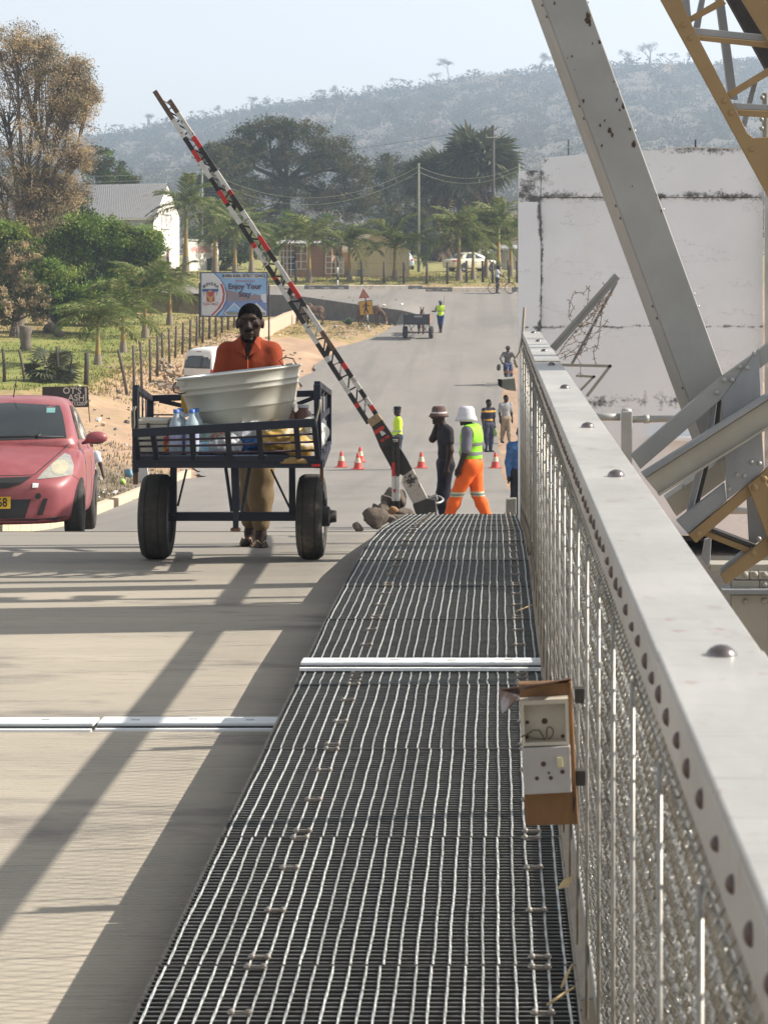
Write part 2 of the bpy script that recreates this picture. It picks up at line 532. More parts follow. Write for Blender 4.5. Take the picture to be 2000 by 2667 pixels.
# ------------------------------------------------------------------ road beyond the bridge
def road_sheet(name, xl, xr, ylist, nx, mat, lift):
    vs = []
    for Y in ylist:
        a, b = xl(Y), xr(Y)
        X = np.linspace(a, b, nx); Z = land(X, np.full(nx, Y)) + lift
        vs.append(np.stack([X, np.full(nx, Y), Z], 1))
    V = np.concatenate(vs); n = len(ylist)
    ii = np.arange(n * nx).reshape(n, nx)
    Q = np.stack([ii[:-1, :-1], ii[:-1, 1:], ii[1:, 1:], ii[1:, :-1]], -1).reshape(-1, 4)
    return fast_mesh(name, V, Q, mat, smooth=True)

m_road = M('worn_asphalt', (.25, .228, .205), (.205, .19, .172), scale=.5, rough=.85, bump=.35, bscale=70, stretch=(1, .35, 1), c3=(.165, .155, .143), s3=.22, t3=.56, w3=.12, spec=.3)
def _road_extra(N, L, cur, tc):
    # fine dark cracks and drag marks
    mp = N.new('ShaderNodeMapping'); mp.inputs['Scale'].default_value = (.35, 2.4, 1); L.new(tc.outputs['Object'], mp.inputs[0])
    nz = N.new('ShaderNodeTexNoise'); nz.inputs['Scale'].default_value = 1.6; nz.inputs['Detail'].default_value = 10; nz.inputs['Roughness'].default_value = .75
    L.new(mp.outputs[0], nz.inputs['Vector'])
    sb = N.new('ShaderNodeMath'); sb.operation = 'SUBTRACT'; L.new(nz.outputs['Fac'], sb.inputs[0]); sb.inputs[1].default_value = .5
    ab = N.new('ShaderNodeMath'); ab.operation = 'ABSOLUTE'; L.new(sb.outputs[0], ab.inputs[0])
    mr = N.new('ShaderNodeMapRange'); mr.inputs[1].default_value = 0; mr.inputs[2].default_value = .012; mr.inputs[3].default_value = .45; mr.inputs[4].default_value = 0
    L.new(ab.outputs[0], mr.inputs[0])
    mx = N.new('ShaderNodeMix'); mx.data_type = 'RGBA'; L.new(mr.outputs[0], mx.inputs[0]); L.new(cur, mx.inputs[6]); mx.inputs[7].default_value = (.11, .105, .10, 1)
    # faint wheel tracks along the lane
    m3 = N.new('ShaderNodeMapping'); m3.inputs['Scale'].default_value = (1.1, .035, .3); L.new(tc.outputs['Object'], m3.inputs[0])
    n3 = N.new('ShaderNodeTexNoise'); n3.inputs['Scale'].default_value = 1.2; n3.inputs['Detail'].default_value = 5; L.new(m3.outputs[0], n3.inputs['Vector'])
    r3 = N.new('ShaderNodeMapRange'); r3.inputs[1].default_value = .5; r3.inputs[2].default_value = .68; r3.inputs[4].default_value = .5; L.new(n3.outputs['Fac'], r3.inputs[0])
    x3 = N.new('ShaderNodeMix'); x3.data_type = 'RGBA'; L.new(r3.outputs[0], x3.inputs[0]); L.new(mx.outputs[2], x3.inputs[6]); x3.inputs[7].default_value = (.155, .147, .138, 1)
    return x3.outputs[2]
add_mask_color(m_road, _road_extra)
_jit = np.cumsum(np.random.default_rng(3).normal(0, .12, 400)); _jit = _jit - _sm(_jit, 21)
yl = np.concatenate([np.arange(19.7, 30, .5), np.arange(30, 136.2, .8)])
road = road_sheet('road', lambda Y: float(edgeL(Y)) + float(np.interp(Y * 2, np.arange(400), _jit)) * (1 if Y > 46 else 0), lambda Y: float(edgeR(Y)) + .3 * float(np.interp(Y * 2 + 60, np.arange(400), _jit)), yl, 24, m_road, .004)
kind(road, 'structure')
sv, sq = [], []
for i, X in enumerate(np.linspace(-34, -4.3, 40)):
    for j in range(9):
        Y = float(kerbline(X)) + .05 + (136 - float(kerbline(X))) * j / 8
        sv.append((X, Y, landz(X, Y + .02) + .012))
ii = np.arange(40 * 9).reshape(40, 9)
side_road = fast_mesh('side_road', sv, np.stack([ii[:-1, :-1], ii[1:, :-1], ii[1:, 1:], ii[:-1, 1:]], -1).reshape(-1, 4), m_road, smooth=True)
kind(side_road, 'structure')

# kerb of the raised side road, and the black and white kerb beyond the junction
m_conc = M('old_concrete', (.36, .34, .31), (.27, .25, .23), scale=4, rough=.9, bump=.3, bscale=40)
m_kerbW = M('kerb_whitewash', (.66, .60, .50), (.55, .48, .38), scale=3, rough=.9, c3=(.42, .35, .27), s3=2.5, t3=.55)
m_kerbB = M('kerb_black_paint', (.10, .10, .105), (.16, .155, .15), scale=3, rough=.85, c3=(.3, .28, .26), s3=3, t3=.62)
kb = thing('side_road_kerb', 'long dark concrete kerb wall edging the raised side road above the donkeys', 'kerb', (-8, float(kerbline(-8)), -1.5))
Xk = np.linspace(-16, -4.4, 24)
for i in range(23):
    a = Vector((Xk[i] + .01, float(kerbline(Xk[i])), 0)); b = Vector((Xk[i + 1], float(kerbline(Xk[i + 1])), 0))
    za, zb = float(znear(Xk[i])), float(znear(Xk[i + 1]))
    poly = [Vector((a.x, a.y, za - 1.3)), Vector((b.x, b.y, zb - 1.3)), Vector((b.x, b.y, zb + .05)), Vector((a.x, a.y, za + .05))]
    MB().prism(poly, (.06, .28, 0)).build('kerb_stone', M('shade_dark_concrete', (.13, .125, .12), (.18, .17, .16), scale=2, rough=.9), kb, off=W(kb))  # dark colour stands for the shade on the kerb's near face
kf = thing('painted_kerb', 'black and white painted kerb along the far side of the junction', 'kerb', (-4, 136, .4))
X = -22.0; i = 0
while X < 6.5:
    n = 3 if (i % 2) else 4
    for j in range(n):
        x2 = X + .92
        z = landz((X + x2) / 2, 136.0)
        MB().prism([(X + .012, 135.9, z - .15), (x2, 135.9, z - .15), (x2, 136.02, z + .24), (X + .012, 136.02, z + .24)], (0, .2, .02)).build('kerb_stone', m_kerbB if i % 2 else m_kerbW, kf, off=W(kf), bevel=.015)
        if i % 2: MB().box(((X + x2) / 2, 135.95, z + .08), (.34, .03, .07)).build('white_mark', m_kerbW, kf, off=W(kf))
        X = x2
    i += 1
# left kerb by the car
kl_ = thing('roadside_kerb', 'sunlit sand coloured concrete kerb beside the pink car and rubbish bank', 'kerb', (-6, 30, -2))
m_kerbS = M('kerb_sunlit_concrete', (.56, .46, .33), (.47, .38, .27), scale=5, rough=.9, bump=.3)
Yk = 20.2
while Yk < 56:
    y2 = Yk + .98
    if not (38.3 < Yk < 39.2):
        xa, xb = float(edgeL(Yk)) - .02, float(edgeL(y2)) - .02
        za, zb = landz(xa, Yk), landz(xb, y2)
        MB().prism([(xa, Yk + .02, za - .15), (xb, y2, zb - .15), (xb, y2, zb + .14), (xa, Yk + .02, za + .14)], (-.16, .03, .01)).build('kerb_stone', m_kerbS, kl_, off=W(kl_), bevel=.015)
    Yk = y2

# ------------------------------------------------------------------ bridge deck
m_deck = M('deck_concrete', (.41, .36, .29), (.335, .30, .245), scale=1.2, rough=.88, bump=.12, bscale=120, c3=(.21, .188, .163), s3=1.1, t3=.53, w3=.12, stretch=(.5, 1.6, 1))
def _deck(N, L, cur, tc):
    # thin dark tyre drags and flecks across the deck
    mp = N.new('ShaderNodeMapping'); mp.inputs['Scale'].default_value = (2.2, 28, 1); L.new(tc.outputs['Object'], mp.inputs[0])
    nz = N.new('ShaderNodeTexNoise'); nz.inputs['Scale'].default_value = 1.5; nz.inputs['Detail'].default_value = 6; nz.inputs['Roughness'].default_value = .7
    L.new(mp.outputs[0], nz.inputs['Vector'])
    mr = N.new('ShaderNodeMapRange'); mr.inputs[1].default_value = .57; mr.inputs[2].default_value = .70; mr.inputs[4].default_value = .7
    L.new(nz.outputs['Fac'], mr.inputs[0])
    mx = N.new('ShaderNodeMix'); mx.data_type = 'RGBA'; L.new(mr.outputs[0], mx.inputs[0]); L.new(cur, mx.inputs[6]); mx.inputs[7].default_value = (.17, .155, .14, 1)
    # darker asphalt dust towards the bridge end
    sx = N.new('ShaderNodeSeparateXYZ'); L.new(tc.outputs['Object'], sx.inputs[0])
    n2 = N.new('ShaderNodeTexNoise'); n2.inputs['Scale'].default_value = .5; L.new(tc.outputs['Object'], n2.inputs['Vector'])
    ma = N.new('ShaderNodeMath'); ma.operation = 'MULTIPLY_ADD'; L.new(n2.outputs['Fac'], ma.inputs[0]); ma.inputs[1].default_value = 5.0; L.new(sx.outputs[1], ma.inputs[2])
    m2 = N.new('ShaderNodeMapRange'); m2.inputs[1].default_value = 14.5; m2.inputs[2].default_value = 18.5; m2.inputs[4].default_value = .75; L.new(ma.outputs[0], m2.inputs[0])
    mx2 = N.new('ShaderNodeMix'); mx2.data_type = 'RGBA'; L.new(m2.outputs[0], mx2.inputs[0]); L.new(mx.outputs[2], mx2.inputs[6]); mx2.inputs[7].default_value = (.22, .205, .185, 1)
    return mx2.outputs[2]
add_mask_color(m_deck, _deck)
# brushed transverse ridges
nt = m_deck.node_tree; N = nt.nodes; L = nt.links
wv = N.new('ShaderNodeTexWave'); wv.bands_direction = 'Y'; wv.inputs['Scale'].default_value = 11; wv.inputs['Distortion'].default_value = 1.6; wv.inputs['Detail'].default_value = 2
wv.inputs['Detail Scale'].default_value = 1.5
L.new(next(n for n in N if n.type == 'TEX_COORD').outputs['Object'], wv.inputs['Vector'])
b2 = N.new('ShaderNodeBump'); b2.inputs['Strength'].default_value = .5; b2.inputs['Distance'].default_value = .012
L.new(wv.outputs['Fac'], b2.inputs['Height'])
L.new(next(n for n in N if n.type == 'BUMP' and n != b2).outputs[0], b2.inputs['Normal']); L.new(b2.outputs[0], N['Principled BSDF'].inputs['Normal'])
ysd = np.concatenate([np.arange(-3, 10, .6), np.arange(10, 19.7, .3), [19.66]])
dv = []
xsd = [-8.2, -6, -4, -2.5, -1.2, -.74]
for Y in ysd:
    for X in xsd: dv.append((X, Y, float(zroad(max(Y, 0)))))
for Y in ysd:
    for X in xsd: dv.append((X, Y, float(zroad(max(Y, 0))) - .35))
n, k = len(ysd), len(xsd)
ii = np.arange(n * k).reshape(n, k)
top = np.stack([ii[:-1, :-1], ii[:-1, 1:], ii[1:, 1:], ii[1:, :-1]], -1).reshape(-1, 4)
bot = (top + n * k)[:, ::-1]
ends = np.stack([ii[-1, :-1], ii[-1, 1:], ii[-1, 1:] + n * k, ii[-1, :-1] + n * k], -1)
sides = np.stack([ii[:-1, -1], ii[:-1, -1] + n * k, ii[1:, -1] + n * k, ii[1:, -1]], -1)
deck = fast_mesh('bridge_deck', dv, np.concatenate([top, bot, ends, sides]), m_deck, smooth=False)
kind(deck, 'structure')
abut = MB().box((-3.5, 20.2, -4.7), (14, 1.1, 7.6)).build('abutment', m_conc); kind(abut, 'structure')

# white painted steel strips over the expansion joint
m_white = M('white_road_paint', (.78, .80, .80), (.66, .69, .70), scale=5, rough=.55, stretch=(.6, 4, 1), c3=(.40, .37, .33), s3=5, t3=.60, w3=.08, spec=.5)
m_black = M('black_rubber', (.018, .018, .02), (.03, .03, .03), rough=.8)
def joint_strip(name, label, x0, x1, y, z, w=.15, tilt=0.0):
    t = thing(name, label, 'joint cover', ((x0 + x1) / 2, y, z))
    MB().box((0, 0, .012), (x1 - x0, w, .016), (R(-2), 0, 0)).build('steel_plate', m_white, t, bevel=.004)
    MB().box((0, -w / 2 - .006, -.002), (x1 - x0, .03, .022)).build('rubber_seal', m_black, t)
    MB().box((0, -w / 2 - .04, .0), (x1 - x0, .025, .012)).build('steel_edge', m_white, t)
    b = MB()
    for i in range(int((x1 - x0) / .24)): b.box((x0 + .15 + i * .24 - (x0 + x1) / 2, .02 * ((i % 2) - .5), .0207), (.035, .012, .002))
    if b.v: b.build('slot', m_conc, t)
    return t
joint_strip('expansion_joint_cover', 'white steel strip across the concrete road, right piece nearest the walkway', -1.66, -.78, 9.2, -.236)
joint_strip('expansion_joint_cover', 'duller white steel strip across the road at the left edge of the picture', -4.2, -1.675, 9.19, -.236)
joint_strip('expansion_joint_cover', 'white steel strip lying across the walkway grating', -.815, .19, 9.22, .012, w=.13)

# ------------------------------------------------------------------ walkway of steel grating
m_galv = M('galvanised_rod', (.58, .59, .565), (.42, .42, .40), scale=9, rough=.45, metal=.4, c3=(.26, .19, .14), s3=7, t3=.58, w3=.12, spec=.4, rand=.25)
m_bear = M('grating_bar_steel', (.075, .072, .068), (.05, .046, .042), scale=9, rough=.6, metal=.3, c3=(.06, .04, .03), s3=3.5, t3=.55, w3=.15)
m_clip = M('clip_rusty_steel', (.33, .315, .29), (.19, .155, .125), scale=40, rough=.5, metal=.5)
m_dark = M('dark_steel', (.05, .048, .045), (.035, .03, .027), scale=6, rough=.7)
walk = thing('walkway', 'steel grating footwalk beside the road with pale twisted rods over dark bars', 'walkway', (-.31, 4, 0))
PL = 1.19
joints = [2.89 + PL * i for i in range(6)] + [9.30 + PL * i for i in range(9)]
zj = lambda Y: float(np.interp(Y, [0, 10.5, 11.85, 12.9, 14.06, 14.7, 16.44, 18, 20.1], [0, 0, -.015, -.035, -.07, -.098, -.245, -.38, -.566]))
# one twisted rod, one set of bearing bars, one clip: meshes shared by every panel
n = 66; rod_mes = []
for v_ in range(6):
    rb = MB(); pts = []; w1, w2, ph = random.uniform(3, 7), random.uniform(8, 15), random.uniform(0, 6)
    for i in range(n + 1):
        y = i / n * (PL - .014) + .007; a = i * 2 * math.pi / 14 / 2
        dx = .0013 * math.sin(w1 * y + ph) + .0009 * math.sin(w2 * y + 2 * ph)
        for kx in range(4):
            t = a + kx * math.pi / 2
            pts.append((dx + .0033 * math.cos(t), y, .0033 * math.sin(t)))
    rb.add(pts, [(i * 4 + k2, i * 4 + (k2 + 1) % 4, (i + 1) * 4 + (k2 + 1) % 4, (i + 1) * 4 + k2) for i in range(n) for k2 in range(4)])
    rod_mes.append(rb.mesh('rod', m_galv))
bb = MB()
for i in range(40):
    y = .012 + i * (PL - .024) / 39
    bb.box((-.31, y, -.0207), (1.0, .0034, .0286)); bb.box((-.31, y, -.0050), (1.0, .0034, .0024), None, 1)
bar_me = bb.mesh('bearing_bars', [m_bear, M('bar_sunlit_worn_edge', (.30, .31, .30), (.2, .2, .19), scale=12, rough=.5, metal=.4)])  # bar tops coloured brighter to stand for sun along their worn edges
cb = MB()
cb.box((.02, 0, .006), (.046, .010, .012)).dome((0, 0, .004), .0105, h=.016, n=8).dome((.04, 0, .004), .0105, h=.016, n=8)
clip_me = cb.mesh('clip', m_clip)
fb = MB().box((-.811, PL / 2, -.016), (.005, PL - .008, .036)).box((.191, PL / 2, -.016), (.005, PL - .008, .036))
fb.box((-.31, .004, -.016), (1.0, .005, .034)).box((-.31, PL - .004, -.016), (1.0, .005, .034))
frame_me = fb.mesh('grating_panel', m_bear)
nrod = 0; far_rods = MB()
for Y in joints:
    y2 = Y + PL
    if Y > 19.2: break
    pit = math.atan2(zj(min(y2, 20)) - zj(Y), PL)
    pan = bpy.data.objects.new('grating_panel', frame_me); link(pan, walk)
    if y2 > 9.13 and Y < 9: y2 = 9.13
    sc = (y2 - Y) / PL
    if Y + PL > 19.75: sc = (19.75 - Y) / PL
    pan.location = (.31, Y - 4, zj(Y)); pan.rotation_euler = (pit, 0, random.uniform(-.002, .002)); pan.scale = (1, sc, 1)
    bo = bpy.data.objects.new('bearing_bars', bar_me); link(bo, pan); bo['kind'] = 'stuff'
    for i in range(25):
        x = -.811 + .02 + i * .04 + random.uniform(-.0015, .0015)
        if nrod < 299:
            ro = bpy.data.objects.new('rod', random.choice(rod_mes)); link(ro, pan); ro.location = (x, 0, .0005); ro.rotation_euler = (0, 0, random.uniform(-.002, .002)); nrod += 1
        else:
            far_rods.bar((x, Y + .005, zj(Y)), (x, Y + PL * sc - .005, zj(Y) + math.tan(pit) * PL * sc), .0056, .0056)
    for cx in (-.811 + .02 + .20, -.811 + .02 + .88):
        for fy in (.035, .36, .70, .972):
            co = bpy.data.objects.new('clip', clip_me); link(co, pan); co.location = (cx, PL * fy, .004); co.rotation_euler = (0, 0, random.uniform(-.12, .12)); co.scale = (.95, .72, .72)
fr = far_rods.build('rods', m_galv, walk, off=W(walk), fix=False); fr['kind'] = 'stuff'
# stringers below the grating
for x in (-.79, -.31, .17):
    b = MB(); yy = np.linspace(2.0, 19.7, 30)
    for a, c in zip(yy[:-1], yy[1:]): b.bar((x, a, zj(a) - .149), (x, c + .01, zj(c) - .149), .06, .23)
    b.build('stringer', m_dark, walk, off=W(walk))
# small dry leaf and straw on the grating
m_leaf = M('dry_leaf', (.55, .42, .22), (.42, .30, .15), scale=20, rough=.8)
for (u, v, ln, ang, nm, lb) in ((1450, 2325, .06, .6, 'dry_leaf', 'pale dry leaf on the right edge of the grating'), (1462, 2590, .085, .9, 'dry_twig', 'short broken twig lying at the right edge of the grating'),
                                (1340, 1602, .11, .25, 'dry_straw', 'yellow straw on the far grating by the railing'), (1425, 2635, .07, .2, 'dry_straw', 'thin straw on the grating nearest the camera')):
    Y = ZC * F / (v - V0)
    p = P(u, v, Y)
    t = MB()
    if nm == 'dry_leaf': t.add([(0, 0, 0), (ln * .5, ln * .22, .018), (ln, .0, .03), (ln * .5, -ln * .18, .004)], [(0, 1, 2), (0, 2, 3)])
    else: t.tube([(0, 0, .006), (ln * .5, ln * .2, .02), (ln, ln * .35, .035)], [.003, .004, .002], 5)
    o = t.build(nm, m_leaf); o.location = (p.x, p.y, .008); o.rotation_euler = (0, 0, ang); tag(o, lb, 'debris')

# ------------------------------------------------------------------ railing
m_alu = M('aluminium_paint', (.44, .43, .405), (.36, .35, .33), scale=5, rough=.4, metal=.2, c3=(.30, .25, .22), s3=9, t3=.58, w3=.14, spec=.6, stretch=(1, .5, 1), bump=.06, bscale=30)
def _rail_scuff(N, L, cur, tc):
    for sc, t, c, f in (((3, 60, 3), .60, (.24, .20, .18), .5), ((26, 18, 20), .66, (.30, .17, .14), .7), ((2, 1.2, 2), .52, (.52, .50, .47), .6)):
        mp = N.new('ShaderNodeMapping'); mp.inputs['Scale'].default_value = sc; L.new(tc.outputs['Object'], mp.inputs[0])
        nz = N.new('ShaderNodeTexNoise'); nz.inputs['Scale'].default_value = 1; nz.inputs['Detail'].default_value = 7; L.new(mp.outputs[0], nz.inputs['Vector'])
        mr = N.new('ShaderNodeMapRange'); mr.inputs[1].default_value = t; mr.inputs[2].default_value = t + .1; mr.inputs[4].default_value = f; L.new(nz.outputs['Fac'], mr.inputs[0])
        mx = N.new('ShaderNodeMix'); mx.data_type = 'RGBA'; L.new(mr.outputs[0], mx.inputs[0]); L.new(cur, mx.inputs[6]); mx.inputs[7].default_value = (*c, 1); cur = mx.outputs[2]
    return cur
add_mask_color(m_alu, _rail_scuff)
m_wire = M('railing_mesh_wire', (.31, .305, .285), (.17, .162, .145), scale=14, rough=.22, metal=.7, bump=.4, bscale=60, c3=(.16, .09, .06), s3=18, t3=.6, w3=.08)
m_rivet = M('rusty_rivet', (.16, .115, .10), (.09, .065, .06), scale=30, rough=.45, metal=.4)
m_bolt = M('bolt_dark_polished', (.30, .27, .26), (.20, .16, .15), scale=30, rough=.22, metal=.85)
rail = thing('railing', 'tall silver painted bridge railing with wire mesh and bolted flat top rail', 'railing', (.3, 4, 0))
RX = .31; RZ = 1.13
for (a, c, dz) in ((1.2, 3.152, 0), (3.156, 13.0, -.004), (13.006, 19.05, .006)):
    t = MB()
    t.box((RX, (a + c) / 2, RZ + dz - .006), (.154, c - a, .012))
    t.box((RX - .0715, (a + c) / 2, RZ + dz - .058), (.011, c - a, .088))
    t.build('top_rail', m_alu, rail, off=W(rail), bevel=.0035)
for Y in (3.116, 5.84, 7.65, 10.15, 12.6, 14.45, 16.4, 18.55):
    MB().dome((RX + .012, Y, RZ - .003 + (.009 if Y > 13 else 0)), .0235, h=.018, n=18).build('bolt', m_bolt, rail, off=W(rail))
rv_me = MB().dome((0, 0, 0), .0105, (-1, 0, 0), h=.008, n=10).mesh('rivet', m_rivet)
Y = 1.7
while Y < 18.9:
    o = bpy.data.objects.new('rivet', rv_me); link(o, rail); o.location = (RX - .077 - .3, Y - 4, RZ - .052 + random.uniform(-.004, .004))
    o.scale = (1, 1, random.uniform(.8, 1.35)); Y += .155 + random.uniform(-.02, .02)
bar = MB().tube([(0, 0, -.09), (0, 0, RZ - .10)], .0042, 8).mesh('upright', M('upright_steel', (.40, .385, .35), (.24, .22, .19), scale=14, rough=.4, metal=.4))
Y = 2.31 - .57
ups = []
while Y < 19:
    o = bpy.data.objects.new('upright', bar); link(o, rail); o.location = (RX - .094 - .3, Y - 4, (zj(Y) if Y > 14 else 0))
    o.scale = (1, 1, (1.04 - zj(Y)) / 1.04 if Y > 14 else 1); ups.append(Y); Y += .57
for Y in (2.0, 4.4, 6.75, 8.95, 9.5, 12.95, 16.0, 18.95):
    t = MB().box((RX - .03, Y, (RZ - .1 + zj(Y) - .1) / 2), (.09, .012, RZ - zj(Y))).box((RX + .02, Y + .03, (RZ - .1 + zj(Y) - .1) / 2), (.012, .06, RZ - zj(Y)))
    t.build('stanchion', m_alu, rail, off=W(rail))
for z in (.06,):
    yy = np.linspace(1.2, 19, 24); t = MB()
    for a, c in zip(yy[:-1], yy[1:]): t.bar((RX - .085, a, z + zj(a)), (RX - .085, c, z + zj(c)), .008, .045)
    t.build('bottom_rail', m_alu, rail, off=W(rail))
# crimped diamond mesh: two families of wires
MV, MQ = [], []
def wire(y0, z0, y1, z1, r, ph, x0):
    L_ = math.hypot(y1 - y0, z1 - z0); ns = max(2, int(L_ / .034))
    t = np.linspace(0, 1, ns + 1)
    yy = y0 + (y1 - y0) * t; zz = z0 + (z1 - z0) * t
    zz = zz + np.array([zj(y) * max(0, 1 - z / 1.04) if y > 13.6 else 0 for y, z in zip(yy, zz)])
    xx = x0 + .008 * np.cos(np.arange(ns + 1) * math.pi + ph)
    base = sum(len(q) for q in MV)
    d = np.array([0, y1 - y0, z1 - z0]) / L_; nrm = np.array([0, -d[2], d[1]])
    rg = []
    for k in range(3):
        a = 2 * math.pi * k / 3
        rg.append(np.stack([xx + r * math.cos(a), yy + nrm[1] * r * math.sin(a), zz + nrm[2] * r * math.sin(a)], 1))
    MV.append(np.stack(rg, 1).reshape(-1, 3))
    i = np.arange(ns)[:, None] * 3 + base; k = np.arange(3)[None]; k2 = (k + 1) % 3
    MQ.append(np.stack([i + k, i + k2, i + 3 + k2, i + 3 + k], -1).reshape(-1, 4))
zlo, zhi = .05, 1.025; sl = .42
y = 1.0
while y < 19.4:
    for s_ in (1, -1):
        ya, yb = (y, y + sl) if s_ > 0 else (y + sl, y)
        if min(ya, yb) > 1.1 and max(ya, yb) < 19.0: wire(ya + random.uniform(-.004, .004), zlo, yb, zhi, .0021, 0 if s_ > 0 else math.pi, RX - .080)
    y += .052 + random.uniform(-.004, .004)
mesh_o = fast_mesh('mesh_infill', np.concatenate(MV) - np.array(W(rail)), np.concatenate(MQ), m_wire, parent=rail, smooth=True); mesh_o['kind'] = 'stuff'
# bent steel guard at the far end of the rail
g = thing('bent_guard_plate', 'crumpled grey steel guard hanging from the far end of the railing below the cyclist', 'guard plate', P(1318, 1004, 18.6))
MB().prism([P(1297, 989, 18.5), P(1340, 985, 18.5), P(1344, 1018, 18.5), P(1322, 1016, 18.5), P(1303, 1008, 18.5)], (0, .25, .004)).build('plate', M('guard_grey_paint', (.33, .33, .29), (.25, .25, .22), rough=.6), g, off=W(g))
MB().prism([P(1296, 987, 18.47), P(1307, 988, 18.47), P(1306, 1009, 18.47), P(1298, 1004, 18.47)], (0, .06, .0)).build('torn_end', m_black, g, off=W(g))
b = thing('curled_strap', 'rusty steel strap curling off the far end of the railing', 'strap', P(1362, 930, 18.9))
MB().tube([P(1366, 800, 18.9), P(1360, 880, 18.9), P(1353, 918, 18.9), P(1340, 938, 18.85), P(1346, 955, 18.8)], .012, 6).build('strap', M('strap_rust', (.3, .25, .18), (.2, .14, .1), rough=.6), b, off=W(b))

# ------------------------------------------------------------------ switch box on the railing
YB = 4.75
sb = thing('switch_box', 'weathered brown board with two square electrical boxes fixed to the railing', 'electrical box', P(1430, 2150, YB))
m_brown = M('brown_weathered_wood', (.235, .125, .05), (.17, .085, .035), scale=5, rough=.62, bump=.15, bscale=30, stretch=(3, 3, .6), c3=(.07, .04, .025), s3=10, t3=.62, w3=.06)
m_ivory = M('ivory_plastic', (.62, .57, .48), (.52, .46, .37), scale=12, rough=.45, c3=(.30, .22, .15), s3=18, t3=.64, w3=.08)
m_cover = M('pale_switch_plate', (.47, .44, .42), (.40, .37, .35), scale=14, rough=.4, c3=(.3, .26, .24), s3=8, t3=.6)
m_hole = M('rust_hole', (.10, .055, .045), (.07, .04, .03), rough=.8)
def px(u, v, dy=0.0): return P(u, v, YB) + Vector((0, dy, 0))
MB().prism([px(1349, 1782), px(1486, 1778), px(1492, 1900), px(1505, 2148), px(1369, 2152), px(1356, 1900)], (0, .032, 0)).build('backing_board', m_brown, sb, off=W(sb), bevel=.002)
MB().prism([px(1486, 1778, -.002), px(1490, 1777, .05), px(1508, 2146, .05), px(1505, 2148, -.002)], (-.004, 0, 0)).build('side_strip', m_brown, sb, off=W(sb))
def frame4(bm, o, i, d, mi=0):
    for k in range(4):
        k2 = (k + 1) % 4
        bm.prism([o[k], o[k2], i[k2], i[k]], d, mi)
oq = [px(1353, 1817, -.04), px(1478, 1811, -.04), px(1482, 1930, -.04), px(1359, 1934, -.04)]
iq = [px(1363, 1828, -.04), px(1470, 1823, -.04), px(1472, 1922, -.04), px(1367, 1925, -.04)]
t = MB(); frame4(t, oq, iq, (0, .04, 0)); t.prism([p + Vector((0, .034, 0)) for p in iq], (0, .004, 0))
ob = t.build('open_socket_box', m_ivory, sb, off=W(sb))
t = MB()
for (u, v, r) in ((1371, 1829, 4), (1415, 1828, 5), (1461, 1826, 5), (1373, 1880, 5), (1418, 1877, 8), (1465, 1916, 5), (1372, 1917, 6)):
    t.lathe([(r / 1200, 0), (0.0001, 0)], 10, px(u, v, -.0075), rot=Matrix.Rotation(R(90), 3, 'X'))
t.build('screw_hole', m_hole, ob, off=W(sb))
t = MB()
t.tube([px(1356, 1907, -.05), px(1372, 1906, -.03), px(1388, 1898, -.02), px(1403, 1897, -.02), px(1412, 1910, -.02), px(1418, 1922, -.02)], .0017, 6)
t.tube([px(1376, 1912, -.03), px(1392, 1919, -.02), px(1415, 1920, -.02), px(1423, 1918, -.02), px(1424, 1890, -.02), px(1432, 1886, -.03), px(1441, 1897, -.025), px(1438, 1912, -.02), px(1428, 1921, -.02)], .0015, 6)
t.build('loose_wire', M('wire_insulation', (.10, .085, .05), (.17, .14, .07), scale=40, rough=.6), ob, off=W(sb))
t = MB().prism([px(1359, 1938, -.046), px(1483, 1932, -.046), px(1487, 2052, -.046), px(1364, 2058, -.046)], (0, .048, 0))
cov_ = t.build('switch_cover', m_cover, sb, off=W(sb), bevel=.002)
t = MB().prism([px(1448, 1960, -.052), px(1463, 1959, -.052), px(1465, 1985, -.052), px(1450, 1986, -.052)], (0, .006, 0))
t.build('rocker_switch', M('rocker_cream', (.66, .60, .36), rough=.4), cov_, off=W(sb), bevel=.001)
t = MB()
for (u, v, r) in ((1414, 1978, 7), (1397, 2015, 5.5), (1433, 2014, 5.5), (1463, 1998, 6), (1428, 2001, 3.5)):
    t.lathe([(r / 1200, 0), (0.0001, 0)], 12, px(u, v, -.0468), rot=Matrix.Rotation(R(90), 3, 'X'))
t.build('pin_hole', m_hole, cov_, off=W(sb))
m_hood = M('torn_brown_sheet', (.20, .115, .085), (.13, .085, .075), scale=9, rough=.35, metal=.25, c3=(.3, .29, .3), s3=7, t3=.57)
hd = MB()
hd.add([px(1298, 1775, -.09), px(1400, 1762, -.08), px(1484, 1755, -.05), px(1490, 1776, .03), px(1400, 1785, -.01), px(1353, 1792, -.03), px(1306, 1836, -.09), px(1322, 1832, -.07), px(1350, 1800, -.05)],
       [(0, 1, 4, 5), (1, 2, 3, 4), (0, 5, 8, 6), (8, 7, 6)])
ho = hd.build('hood', m_hood, sb, off=W(sb)); sm_ = ho.modifiers.new('thickness', 'SOLIDIFY'); sm_.thickness = .002
for uu, vv in ((1510, 1815), (1513, 2030)): MB().box(px(uu, vv, .02), (.02, .03, .032)).build('mounting_lug', m_dark, sb, off=W(sb))
